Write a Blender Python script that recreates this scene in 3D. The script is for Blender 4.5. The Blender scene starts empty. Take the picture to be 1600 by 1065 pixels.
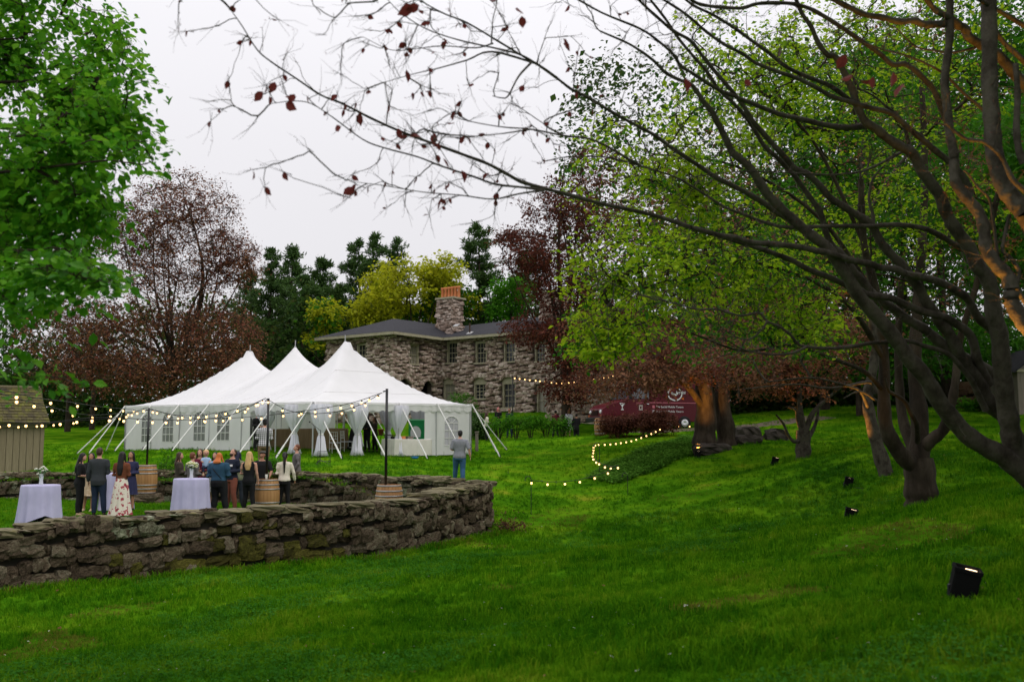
import bpy, math, random
import numpy as np
from mathutils import Vector, Matrix, Euler
random.seed(7); RNG = np.random.default_rng(7)
SC = bpy.context.scene; COL = SC.collection

# ------------------------------------------------------------ camera, sky, sun, exposure
F_PX, CX, CY, HORIZON = 1556.0, 800.0, 532.5, 690.0      # a 35 mm lens on a 36 mm sensor, in the photograph's pixels
PITCH = math.atan((HORIZON - CY) / F_PX)
cam = bpy.data.cameras.new('camera'); cam_o = bpy.data.objects.new('camera', cam); COL.objects.link(cam_o)
cam.sensor_width = 36.0; cam.lens = 36.0 * F_PX / 1600.0
cam.clip_start = 0.1; cam.clip_end = 3000.0
cam.dof.use_dof = True; cam.dof.focus_distance = 30.0; cam.dof.aperture_fstop = 2.4
cam_o.location = (0, 0, 0); cam_o.rotation_euler = (math.radians(90) + PITCH, 0, 0)
SC.camera = cam_o

SUN_EL, SUN_AZ = math.radians(48), math.radians(118)      # behind the cloud, high over the wooded hill on the right
w = bpy.data.worlds.new('World'); SC.world = w; w.use_nodes = True
nt = w.node_tree; nt.nodes.clear()
out = nt.nodes.new('ShaderNodeOutputWorld'); bg = nt.nodes.new('ShaderNodeBackground')
sky = nt.nodes.new('ShaderNodeTexSky'); sky.sky_type = 'NISHITA'; sky.sun_disc = False
sky.sun_elevation = SUN_EL; sky.sun_rotation = SUN_AZ; sky.air_density = 1.0; sky.dust_density = 3.0
hs = nt.nodes.new('ShaderNodeHueSaturation'); hs.inputs['Saturation'].default_value = 0.04
tc = nt.nodes.new('ShaderNodeTexCoord'); sep = nt.nodes.new('ShaderNodeSeparateXYZ')
mr = nt.nodes.new('ShaderNodeMapRange'); mr.inputs['From Min'].default_value = 0.0; mr.inputs['From Max'].default_value = 1.0
mr.inputs['To Min'].default_value = 8.7; mr.inputs['To Max'].default_value = 19.5   # cloud layer, brighter towards the zenith
cn = nt.nodes.new('ShaderNodeTexNoise'); cn.inputs['Scale'].default_value = 1.6; cn.inputs['Detail'].default_value = 3.0
cm = nt.nodes.new('ShaderNodeMapRange'); cm.inputs['To Min'].default_value = 0.90; cm.inputs['To Max'].default_value = 1.05
mul = nt.nodes.new('ShaderNodeMath'); mul.operation = 'MULTIPLY'
tint = nt.nodes.new('ShaderNodeMix'); tint.data_type = 'RGBA'; tint.blend_type = 'MULTIPLY'; tint.inputs[0].default_value = 1.0
tint.inputs[6].default_value = (1.0, 0.985, 1.03, 1)
mix = nt.nodes.new('ShaderNodeMix'); mix.data_type = 'RGBA'; mix.inputs[0].default_value = 0.85
L = nt.links.new
L(tc.outputs['Generated'], sep.inputs[0]); zc = nt.nodes.new('ShaderNodeMath'); zc.operation = 'MAXIMUM'; zc.inputs[1].default_value = 0.0; zp = nt.nodes.new('ShaderNodeMath'); zp.operation = 'POWER'; zp.inputs[1].default_value = 1.8
L(sep.outputs['Z'], zc.inputs[0]); L(zc.outputs[0], zp.inputs[0]); L(zp.outputs[0], mr.inputs['Value'])
L(tc.outputs['Generated'], cn.inputs['Vector']); L(cn.outputs['Fac'], cm.inputs['Value'])
L(mr.outputs[0], mul.inputs[0]); L(cm.outputs[0], mul.inputs[1]); L(mul.outputs[0], tint.inputs[7])
L(sky.outputs[0], hs.inputs['Color']); L(hs.outputs[0], mix.inputs[6]); L(tint.outputs[2], mix.inputs[7])
L(mix.outputs[2], bg.inputs['Color']); bg.inputs['Strength'].default_value = 0.1
L(bg.outputs[0], out.inputs['Surface'])
sun = bpy.data.lights.new('sun', 'SUN'); sun.energy = 0.9; sun.angle = math.radians(25); sun.color = (1.0, 0.95, 0.88)
sun_o = bpy.data.objects.new('sun', sun); COL.objects.link(sun_o)
sd = Vector((math.sin(SUN_AZ) * math.cos(SUN_EL), math.cos(SUN_AZ) * math.cos(SUN_EL), math.sin(SUN_EL)))
sun_o.rotation_euler = sd.to_track_quat('Z', 'Y').to_euler()
SC.view_settings.view_transform = 'Standard'; SC.view_settings.look = 'None'
SC.view_settings.exposure = 0.0; SC.view_settings.gamma = 1.0; SC.view_settings.use_curve_mapping = False
SC.cycles.max_bounces = 6; SC.cycles.diffuse_bounces = 3; SC.cycles.transparent_max_bounces = 8
SC.cycles.sample_clamp_indirect = 4.0; SC.cycles.use_denoising = True

# ------------------------------------------------------------ helpers
CP, SP = math.cos(PITCH), math.sin(PITCH)
def at(u, v, Y):
    """The point at forward distance Y seen at pixel (u, v) of the photograph."""
    a, t = (u - CX) / F_PX, (CY - v) / F_PX
    k = Y / (CP - t * SP)
    return np.array((a * k, Y, (SP + t * CP) * k))
def atz(u, v, z):
    a, t = (u - CX) / F_PX, (CY - v) / F_PX
    k = z / (SP + t * CP)
    return np.array((a * k, (CP - t * SP) * k, z))

WM = {}
def wm(o): return WM.get(o.name, Matrix.Identity(4)) if o else Matrix.Identity(4)
def link(o, parent=None, world=True):
    """Link o; geometry written in world coordinates stays where it is under its parent."""
    COL.objects.link(o)
    if parent:
        o.parent = parent
        if world: o.matrix_parent_inverse = wm(parent).inverted()
        WM[o.name] = Matrix.Identity(4) if world else wm(parent)
    return o
def tag(o, label=None, cat=None, group=None, kind=None):
    if label: o['label'] = label
    if cat: o['category'] = cat
    if group: o['group'] = group
    if kind: o['kind'] = kind
    return o
def thing(name, label, cat, loc=(0, 0, 0), rotz=0.0, group=None):
    o = bpy.data.objects.new(name, None); COL.objects.link(o); o.empty_display_size = 0.2
    o.location = [float(c) for c in loc]; o.rotation_euler = (0, 0, rotz)
    WM[o.name] = Matrix.Translation(o.location) @ Matrix.Rotation(rotz, 4, 'Z')
    return tag(o, label, cat, group, 'thing')
def place(o, loc, rotz=0.0):
    o.location = [float(c) for c in loc]; o.rotation_euler = (0, 0, rotz)
def dup(root, loc, rotz=0.0, label=None):
    r = root.copy(); COL.objects.link(r); place(r, loc, rotz)
    if label: r['label'] = label
    def kids(src, dst):
        for ch in [c for c in src.children]:
            c = ch.copy(); COL.objects.link(c); c.parent = dst; kids(ch, c)
    kids(root, r)
    return r

def np_mesh(name, V, faces, mats, midx=None, smooth=False):
    """faces: list of arrays (n,3) or (n,4)."""
    me = bpy.data.meshes.new(name)
    V = np.asarray(V, dtype=np.float32)
    faces = [np.asarray(f, dtype=np.int32) for f in faces if len(f)]
    nl = sum(f.size for f in faces); nf = sum(len(f) for f in faces)
    me.vertices.add(len(V)); me.vertices.foreach_set('co', V.ravel())
    me.loops.add(nl); me.loops.foreach_set('vertex_index', np.concatenate([f.ravel() for f in faces]) if nf else np.zeros(0, np.int32))
    me.polygons.add(nf)
    tot = np.concatenate([np.full(len(f), f.shape[1], np.int32) for f in faces])
    st = np.concatenate(([0], np.cumsum(tot)[:-1])).astype(np.int32)
    me.polygons.foreach_set('loop_start', st); me.polygons.foreach_set('loop_total', tot)
    if midx is not None: me.polygons.foreach_set('material_index', np.asarray(midx, np.int32))
    me.polygons.foreach_set('use_smooth', np.full(nf, bool(smooth)))
    for m in (mats if isinstance(mats, (list, tuple)) else [mats]): me.materials.append(m)
    me.update(calc_edges=True)
    return me
def np_obj(name, V, faces, mats, parent=None, midx=None, smooth=False, world=True):
    return link(bpy.data.objects.new(name, np_mesh(name, V, faces, mats, midx, smooth)), parent, world)

class MB:
    """Collects simple solids and links them as ONE mesh object."""
    def __init__(s): s.v = []; s.q = []; s.t = []; s.n = 0; s.X = None
    def add(s, V, quads=(), tris=()):
        V = np.asarray(V, float).reshape(-1, 3)
        if s.X is not None:
            M = np.array(s.X); V = V @ M[:3, :3].T + M[:3, 3]
        if len(quads): s.q.append(np.asarray(quads, int) + s.n)
        if len(tris): s.t.append(np.asarray(tris, int) + s.n)
        s.v.append(V); s.n += len(V); return s
    BQ = [(0, 3, 2, 1), (4, 5, 6, 7), (0, 1, 5, 4), (1, 2, 6, 5), (2, 3, 7, 6), (3, 0, 4, 7)]
    def box(s, c, size, rot=None, taper=1.0):
        hx, hy, hz = [k / 2 for k in size]
        P = np.array([(-hx, -hy, -hz), (hx, -hy, -hz), (hx, hy, -hz), (-hx, hy, -hz), (-hx * taper, -hy * taper, hz), (hx * taper, -hy * taper, hz), (hx * taper, hy * taper, hz), (-hx * taper, hy * taper, hz)])
        if rot is not None: P = P @ np.array(rot if isinstance(rot, Matrix) else Euler(rot).to_matrix()).T
        return s.add(P + np.array(c, float), s.BQ)
    def frame_box(s, p, q, up, w, h):
        """A bar from p to q with width w and height h."""
        p, q = np.array(p, float), np.array(q, float); d = q - p; d = d / np.linalg.norm(d)
        x = np.cross(d, up); x /= np.linalg.norm(x); y = np.cross(x, d)
        P = [a + sx * x * w / 2 + sy * y * h / 2 for a in (p, q) for sx, sy in ((-1, -1), (1, -1), (1, 1), (-1, 1))]
        return s.add(P, s.BQ)
    def prism(s, poly, p0, ex, ey, ez, depth):
        """2D polygon in the plane (ex, ey) at p0, pushed along ez."""
        poly = np.array(poly, float); n = len(poly)
        A = np.array(p0) + poly[:, :1] * np.array(ex) + poly[:, 1:2] * np.array(ey)
        B = A + np.array(ez) * depth
        c0, c1 = A.mean(0), B.mean(0); V = np.vstack([A, B, [c0], [c1]])
        i = np.arange(n); j = (i + 1) % n
        return s.add(V, np.stack([i, j, j + n, i + n], 1), np.vstack([np.stack([j, i, np.full(n, 2 * n)], 1), np.stack([i + n, j + n, np.full(n, 2 * n + 1)], 1)]))
    def tube(s, pts, radii, n=8, caps=True, flat=None):
        pts = np.array(pts, float); k = len(pts)
        r = np.broadcast_to(np.array(radii, float), (k,)) if np.ndim(radii) < 2 else None
        R = np.array(radii, float) if np.ndim(radii) == 2 else np.stack([r, r], 1)
        d = np.gradient(pts, axis=0); d /= np.linalg.norm(d, axis=1)[:, None] + 1e-12
        up = np.array(flat if flat is not None else ((0, 1, 0) if abs(d[0][2]) > 0.7 else (0, 0, 1)), float)
        x = np.cross(d, up); x /= np.linalg.norm(x, axis=1)[:, None] + 1e-12; y = np.cross(x, d)
        a = np.arange(n) * 2 * math.pi / n
        V = pts[:, None] + x[:, None] * (np.cos(a)[None, :, None] * R[:, 0][:, None, None]) + y[:, None] * (np.sin(a)[None, :, None] * R[:, 1][:, None, None])
        i, j = np.meshgrid(np.arange(k - 1), np.arange(n), indexing='ij'); i = i.ravel(); j = j.ravel(); j2 = (j + 1) % n
        Q = np.stack([i * n + j, i * n + j2, (i + 1) * n + j2, (i + 1) * n + j], 1)
        V = V.reshape(-1, 3); T = []
        if caps:
            V = np.vstack([V, pts[:1], pts[-1:]]); b = k * n; jj = np.arange(n); j2 = (jj + 1) % n
            T = np.vstack([np.stack([j2, jj, np.full(n, b)], 1), np.stack([(k - 1) * n + jj, (k - 1) * n + j2, np.full(n, b + 1)], 1)])
        return s.add(V, Q, T)
    def lathe(s, prof, n=16, c=(0, 0, 0), wob=None):
        """prof: (r, z) pairs; wob(angle, t) scales the radius (folds)."""
        prof = np.array(prof, float); k = len(prof); a = np.arange(n) * 2 * math.pi / n
        R = prof[:, 0][:, None] * np.ones(n)[None]
        if wob is not None: R = R * np.array([[wob(x, t) for x in a] for t in np.linspace(0, 1, k)])
        V = np.stack([R * np.cos(a), R * np.sin(a), np.repeat(prof[:, 1][:, None], n, 1)], 2).reshape(-1, 3) + np.array(c, float)
        i, j = np.meshgrid(np.arange(k - 1), np.arange(n), indexing='ij'); i = i.ravel(); j = j.ravel(); j2 = (j + 1) % n
        return s.add(V, np.stack([i * n + j, i * n + j2, (i + 1) * n + j2, (i + 1) * n + j], 1))
    def ball(s, c, r, n=8, m=6):
        r = np.broadcast_to(np.array(r, float), (3,)); th = np.linspace(0, math.pi, m + 1)
        a = np.arange(n) * 2 * math.pi / n
        V = np.stack([np.sin(th)[:, None] * np.cos(a), np.sin(th)[:, None] * np.sin(a), np.repeat(np.cos(th)[:, None], n, 1)], 2).reshape(-1, 3) * r + np.array(c, float)
        i, j = np.meshgrid(np.arange(m), np.arange(n), indexing='ij'); i = i.ravel(); j = j.ravel(); j2 = (j + 1) % n
        return s.add(V, np.stack([i * n + j, (i + 1) * n + j, (i + 1) * n + j2, i * n + j2], 1))
    def grid(s, P):
        """P: (a, b, 3) points of a sheet."""
        P = np.asarray(P, float); a, b = P.shape[:2]
        i, j = np.meshgrid(np.arange(a - 1), np.arange(b - 1), indexing='ij'); i = i.ravel(); j = j.ravel()
        return s.add(P.reshape(-1, 3), np.stack([i * b + j, (i + 1) * b + j, (i + 1) * b + j + 1, i * b + j + 1], 1))
    def mesh(s, name, mats, smooth=False):
        f = ([np.vstack(s.q)] if s.q else []) + ([np.vstack(s.t)] if s.t else [])
        return np_mesh(name, np.vstack(s.v), f, mats, smooth=smooth)
    def build(s, name, mats, parent=None, smooth=False, world=False, bevel=0.0):
        o = link(bpy.data.objects.new(name, s.mesh(name, mats, smooth)), parent, world)
        if bevel:
            b = o.modifiers.new('bevel', 'BEVEL'); b.width = bevel; b.segments = 2; b.limit_method = 'ANGLE'
        return o

def spline(P, n):
    """Catmull-Rom through the rows of P, n samples per span."""
    P = np.asarray(P, float); Q = np.vstack([2 * P[0] - P[1], P, 2 * P[-1] - P[-2]]); out = []
    t = np.linspace(0, 1, n, endpoint=False)[:, None]
    for i in range(1, len(Q) - 2):
        a, b, c, d = Q[i - 1], Q[i], Q[i + 1], Q[i + 2]
        out.append(0.5 * (2 * b + (c - a) * t + (2 * a - 5 * b + 4 * c - d) * t ** 2 + (3 * b - a - 3 * c + d) * t ** 3))
    return np.vstack(out + [P[-1:]])

# ------------------------------------------------------------ materials
def srgb(h):
    h = h.lstrip('#'); c = [int(h[i:i + 2], 16) / 255 for i in (0, 2, 4)]
    return tuple(x / 12.92 if x < 0.04045 else ((x + 0.055) / 1.055) ** 2.4 for x in c)
def mat(name, cols, scale=8.0, rough=0.8, bump=0.0, bscale=None, detail=5.0, coords='Object', rand=0.0, metallic=0.0, spec=0.3, stretch=None, pos=None, trans=0.0, obj_rand=0.0, island=False, emission=None, estr=0.0, sheen=0.0):
    """Principled material whose colour runs over a ramp of cols driven by noise (or by the piece, when island/obj_rand)."""
    m = bpy.data.materials.new(name); m.use_nodes = True; n = m.node_tree.nodes; l = m.node_tree.links.new
    b = n['Principled BSDF']; b.inputs['Roughness'].default_value = rough; b.inputs['Metallic'].default_value = metallic
    b.inputs['Specular IOR Level'].default_value = spec
    if isinstance(cols[0], (int, float)): cols = [cols]
    vec = n.new('ShaderNodeNewGeometry').outputs['Position'] if coords == 'World' else n.new('ShaderNodeTexCoord').outputs[coords]
    if stretch:
        mp = n.new('ShaderNodeMapping'); mp.inputs['Scale'].default_value = stretch; l(vec, mp.inputs['Vector']); vec = mp.outputs[0]
    if len(cols) == 1 and not obj_rand: b.inputs['Base Color'].default_value = (*cols[0], 1)
    else:
        no = n.new('ShaderNodeTexNoise'); no.inputs['Scale'].default_value = scale; no.inputs['Detail'].default_value = detail; no.inputs['Roughness'].default_value = 0.65
        l(vec, no.inputs['Vector'])
        fac = no.outputs['Fac']
        st = n.new('ShaderNodeMapRange'); st.inputs['From Min'].default_value = 0.28; st.inputs['From Max'].default_value = 0.72; l(fac, st.inputs['Value']); fac = st.outputs[0]
        if obj_rand or island:
            src = n.new('ShaderNodeNewGeometry').outputs['Random Per Island'] if island else n.new('ShaderNodeObjectInfo').outputs['Random']
            k = obj_rand or 0.6
            mm = n.new('ShaderNodeMix'); mm.data_type = 'FLOAT'; mm.inputs[0].default_value = k; l(fac, mm.inputs[2]); l(src, mm.inputs[3]); fac = mm.outputs[0]
        r = n.new('ShaderNodeValToRGB'); l(fac, r.inputs[0])
        e = r.color_ramp.elements
        while len(e) < len(cols): e.new(0.5)
        for i, c in enumerate(cols):
            e[i].position = pos[i] if pos else i / max(1, len(cols) - 1); e[i].color = (*c, 1)
        col = r.outputs[0]
        l(col, b.inputs['Base Color'])
    if bump:
        bn = n.new('ShaderNodeTexNoise'); bn.inputs['Scale'].default_value = bscale or scale * 4; bn.inputs['Detail'].default_value = 6.0; l(vec, bn.inputs['Vector'])
        bb = n.new('ShaderNodeBump'); bb.inputs['Strength'].default_value = bump; bb.inputs['Distance'].default_value = 0.02
        l(bn.outputs['Fac'], bb.inputs['Height']); l(bb.outputs[0], b.inputs['Normal'])
    if emission: b.inputs['Emission Color'].default_value = (*emission, 1); b.inputs['Emission Strength'].default_value = estr
    if sheen: b.inputs['Sheen Weight'].default_value = sheen
    if trans:
        tr = n.new('ShaderNodeBsdfTranslucent'); mx = n.new('ShaderNodeMixShader'); mx.inputs[0].default_value = trans
        if len(cols) == 1: tr.inputs['Color'].default_value = (*cols[0], 1)
        else: l(col, tr.inputs['Color'])
        o = n['Material Output']; l(b.outputs[0], mx.inputs[1]); l(tr.outputs[0], mx.inputs[2]); l(mx.outputs[0], o.inputs['Surface'])
    return m
M = {}
# ------------------------------------------------------------ terrain
CTRL = [(800, 1065, 6.5), (0, 1065, 9.2), (400, 1065, 7.7), (1200, 1065, 5.8), (1600, 1065, 5.0), (1507, 932, 8.2), (1329, 815, 18.5), (1325, 763, 27),
        (1211, 728, 36), (1440, 797, 20), (1385, 740, 27), (1255, 715, 35), (1115, 697, 42), (0, 921, 18), (-300, 960, 15.5), (300, 893, 20.5), (500, 876, 22), (640, 863, 23),
        (768, 829, 27.2), (832, 805, 30), (980, 773, 33), (940, 742, 38), (800, 900, 15), (600, 950, 13), (300, 985, 13), (1100, 900, 13.5), (1300, 900, 11),
        (745, 766, 33), (900, 758, 36), (1050, 730, 38), (850, 712, 45), (900, 690, 59), (700, 709, 46), (490, 713, 39), (210, 705, 48), (170, 710, 43),
        (60, 733, 40), (100, 672, 80), (150, 722, 39.5), (100, 737, 36.5), (460, 737, 33.6), (600, 742, 32), (-200, 740, 38), (1500, 640, 60), (1310, 638, 60), (1590, 648, 55), (1540, 760, 20),
        (1600, 800, 14), (1160, 690, 46), (1040, 672, 52), (940, 680, 57), (843, 638, 73), (600, 690, 62), (790, 688, 57), (870, 688, 57.5), (870, 676, 62.5), (792, 680, 61.5), (925, 684, 61), (760, 668, 66), (1200, 655, 58), (560, 650, 80), (350, 690, 65), (1000, 640, 75), (1700, 700, 40), (1800, 800, 20)]
CPTS = [at(*c) for c in CTRL] + [np.array(p, float) for p in ((-60, 130, 3), (0, 130, 4.5), (60, 130, 5), (120, 90, 4), (-110, 90, 2), (-70, 40, -1), (70, 40, 1.5), (-30, 10, -2), (40, 8, 0.2), (0, 0, -1.55), (0, -15, -1.4), (-20, -10, -1.9), (25, -10, -0.8))]
CPTS = np.array(CPTS)
def _phi(d): return np.sqrt(d * d + 9.0)
_n = len(CPTS)
_A = np.zeros((_n + 3, _n + 3)); _A[:_n, :_n] = _phi(np.linalg.norm(CPTS[:, None, :2] - CPTS[None, :, :2], axis=2)) - 0.02 * np.eye(_n)
_A[:_n, _n] = 1; _A[:_n, _n + 1:] = CPTS[:, :2]; _A[_n:, :_n] = _A[:_n, _n:].T
_W = np.linalg.solve(_A, np.concatenate([CPTS[:, 2], np.zeros(3)]))
def ground_zs(x, y):
    P = np.stack([np.asarray(x, float), np.asarray(y, float)], -1)
    z = np.empty(len(P))
    for i in range(0, len(P), 20000):
        q = P[i:i + 20000]
        z[i:i + 20000] = _phi(np.linalg.norm(q[:, None] - CPTS[None, :, :2], axis=2)) @ _W[:_n] + _W[_n] + q @ _W[_n + 1:]
    r = np.hypot(P[:, 0], P[:, 1] - 40); k = np.clip((r - 90) / 60, 0, 1); k = k * k * (3 - 2 * k)
    bumps = 0.035 * np.sin(P[:, 0] * 0.9 + 1.3 * np.sin(P[:, 1] * 0.5)) * np.sin(P[:, 1] * 0.7 + 0.5) + 0.015 * np.sin(P[:, 0] * 2.3 + P[:, 1] * 1.1)
    return z * (1 - k) + 3.5 * k + bumps * (1 - k)
def gz(x, y): return float(ground_zs([x], [y])[0])
def on_ground(u, v, Y):
    p = at(u, v, Y); p[2] = gz(p[0], p[1]); return p

PIT_Z = -1.96
FRONT = np.array([at(-380, 862, 15), at(0, 823, 18), at(300, 798, 20.5), at(600, 783, 22.7), at(645, 778, 23.4), at(768, 752, 27.2)])
BACK = np.array([at(-260, 735, 37), at(0, 737, 35), at(215, 736, 33.6), at(460, 736, 32), at(700, 747, 28.1), at(742, 752, 27.6)])

def in_poly(x, y, P):
    r = np.zeros(len(x), bool); j = len(P) - 1
    for i in range(len(P)):
        c = ((P[i][1] > y) != (P[j][1] > y)) & (x < (P[j][0] - P[i][0]) * (y - P[i][1]) / (P[j][1] - P[i][1] + 1e-12) + P[i][0])
        r ^= c; j = i
    return r
def offset_line(P, d):
    """The plan polyline P moved d to its left."""
    P = np.asarray(P, float)[:, :2]; t = np.gradient(P, axis=0); t /= np.linalg.norm(t, axis=1)[:, None]
    return P + np.stack([-t[:, 1], t[:, 0]], 1) * d
FRONT_IN = offset_line(FRONT, 0.3); BACK_IN = offset_line(BACK, 0.3)
PIT = np.vstack([FRONT_IN, BACK_IN[::-1]])

M['grass'] = mat('lawn', [(0.018, 0.070, 0.002), (0.050, 0.150, 0.004), (0.100, 0.215, 0.006), (0.18, 0.21, 0.016)], scale=0.55, rough=0.9, bump=0.6, bscale=14, coords='Object', spec=0.0, pos=[0, .4, .72, 1.0])
M['pit_grass'] = mat('sunken_lawn', [(0.016, 0.065, 0.003), (0.040, 0.135, 0.006), (0.07, 0.17, 0.008)], scale=1.2, rough=0.9, bump=0.6, bscale=16, spec=0.0)
M['soil'] = mat('soil', [(0.05, 0.032, 0.018), (0.10, 0.062, 0.033), (0.14, 0.09, 0.05)], scale=5, rough=0.95, bump=0.5)

def build_ground():
    rows = np.concatenate([np.linspace(-25, 3, 12)[:-1], np.arange(3, 12, 0.3), np.arange(12, 40, 0.35), np.geomspace(40, 120, 60), np.geomspace(128, 1500, 14)])
    cols = np.concatenate([-np.geomspace(46, 1500, 16)[::-1], np.arange(-45, -22, 1.0), np.arange(-22, 20, 0.35), np.arange(20, 46, 1.0), np.geomspace(46, 1500, 16)])
    X, Y = np.meshgrid(cols, rows, indexing='ij'); Z = ground_zs(X.ravel(), Y.ravel()).reshape(X.shape)
    a, b = X.shape; V = np.stack([X, Y, Z], 2).reshape(-1, 3)
    i, j = np.meshgrid(np.arange(a - 1), np.arange(b - 1), indexing='ij'); i = i.ravel(); j = j.ravel()
    Q = np.stack([i * b + j, (i + 1) * b + j, (i + 1) * b + j + 1, i * b + j + 1], 1)
    c = V[Q].mean(1); Q = Q[~in_poly(c[:, 0], c[:, 1], PIT)]
    tag(np_obj('ground', V, [Q], M['grass'], smooth=True), kind='structure')
    P = np.vstack([FRONT_IN, BACK_IN[::-1]]); n = len(P)
    V = np.vstack([np.c_[P, np.full(n, PIT_Z)]])
    me = bpy.data.meshes.new('sunken_lawn'); me.from_pydata([tuple(v) for v in V], [], [list(range(n))]); me.materials.append(M['pit_grass'])
    tag(link(bpy.data.objects.new('sunken_lawn', me)), kind='structure')
build_ground()

# ------------------------------------------------------------ grass blades, clover, leaf litter: instanced tufts
def tuft(name, n, h, spread, wid, mats, seed, lean=0.5):
    r = np.random.default_rng(seed); V = []; T = []
    for k in range(n):
        a = r.uniform(0, 6.28); p = r.normal(0, spread, 2); hh = h * r.uniform(0.5, 1.15); d = np.array([math.cos(a), math.sin(a)]); l = lean * r.uniform(0.2, 1)
        s = np.array([-d[1], d[0]]) * wid / 2
        b = len(V)
        for q, zz, ww in ((0, 0, 1), (0.35, 0.6, 0.8)):
            c = p + d * l * hh * q
            V += [(*(c - s * ww), hh * zz), (*(c + s * ww), hh * zz)]
        V.append((*(p + d * l * hh), hh * (1 - 0.35 * l)))
        T += [(b, b + 1, b + 3), (b, b + 3, b + 2), (b + 2, b + 3, b + 4)]
    return bpy.data.objects.new(name, np_mesh(name, V, [T], mats))
def leaf_tuft(name, n, h, spread, size, mats, seed):
    r = np.random.default_rng(seed); V = []; T = []
    for k in range(n):
        a = r.uniform(0, 6.28); p = np.array([*r.normal(0, spread, 2), h * r.uniform(0.25, 1)]); s = size * r.uniform(.6, 1.2)
        d = np.array([math.cos(a), math.sin(a), r.uniform(-.4, .3)]); e = np.array([-math.sin(a), math.cos(a), r.uniform(-.3, .3)])
        b = len(V); V += [p, p + d * s * .5 + e * s * .38, p + d * s, p + d * s * .5 - e * s * .38]; T += [(b, b + 1, b + 2), (b, b + 2, b + 3)]
    return bpy.data.objects.new(name, np_mesh(name, V, [T], mats))
def scatter(name, P, scale, variants, label=None):
    """One object: its points carry copies of the variants."""
    me = bpy.data.meshes.new(name); me.vertices.add(len(P)); me.vertices.foreach_set('co', np.asarray(P, np.float32).ravel())
    at_ = me.attributes.new('size', 'FLOAT', 'POINT'); at_.data.foreach_set('value', np.asarray(scale, np.float32))
    o = link(bpy.data.objects.new(name, me)); o['kind'] = 'stuff'
    c = bpy.data.collections.new(name + '_variants')
    for v in variants: c.objects.link(v)
    g = bpy.data.node_groups.new(name + '_scatter', 'GeometryNodeTree')
    g.interface.new_socket('Geometry', in_out='INPUT', socket_type='NodeSocketGeometry'); g.interface.new_socket('Geometry', in_out='OUTPUT', socket_type='NodeSocketGeometry')
    N = g.nodes.new; gi = N('NodeGroupInput'); go = N('NodeGroupOutput'); ip = N('GeometryNodeInstanceOnPoints'); ci = N('GeometryNodeCollectionInfo')
    ci.inputs['Collection'].default_value = c; ci.inputs['Separate Children'].default_value = True; ci.inputs['Reset Children'].default_value = True
    na = N('GeometryNodeInputNamedAttribute'); na.data_type = 'FLOAT'; na.inputs['Name'].default_value = 'size'
    rv = N('FunctionNodeRandomValue'); rv.data_type = 'FLOAT_VECTOR'; rv.inputs[0].default_value = (-0.15, -0.15, 0); rv.inputs[1].default_value = (0.15, 0.15, 6.283)
    ip.inputs['Pick Instance'].default_value = True
    K = g.links.new; K(gi.outputs[0], ip.inputs['Points']); K(ci.outputs[0], ip.inputs['Instance']); K(na.outputs[0], ip.inputs['Scale']); K(rv.outputs[0], ip.inputs['Rotation']); K(ip.outputs[0], go.inputs[0])
    o.modifiers.new('scatter', 'NODES').node_group = g
    return o
def field_noise(x, y, s, seed):
    r = np.random.default_rng(seed); v = np.zeros(len(x))
    for k in range(5):
        a = r.uniform(0, 6.28); f = s * r.uniform(.5, 2); v += np.sin((x * math.cos(a) + y * math.sin(a)) * f + r.uniform(0, 6.28) + 1.2 * np.sin((x * math.sin(a) - y * math.cos(a)) * f * .7))
    return v / 5

def blade_mat(name, cols, obj_rand=0.42):
    return mat(name, cols, scale=0.55, rough=0.7, coords='World', obj_rand=obj_rand, trans=0.3, spec=0.0)
M['blade'] = blade_mat('grass_blade', [(0.010, 0.055, 0.002), (0.036, 0.150, 0.004), (0.105, 0.250, 0.006), (0.25, 0.31, 0.020)])
M['blade_dry'] = blade_mat('dry_blade', [(0.06, 0.09, 0.008), (0.14, 0.14, 0.02), (0.20, 0.15, 0.04)])
M['clover'] = blade_mat('clover_leaf', [(0.020, 0.085, 0.010), (0.045, 0.17, 0.018), (0.08, 0.24, 0.03)])
M['litter'] = blade_mat('dead_leaf', [(0.10, 0.055, 0.025), (0.2, 0.11, 0.045), (0.32, 0.2, 0.09)])

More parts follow.
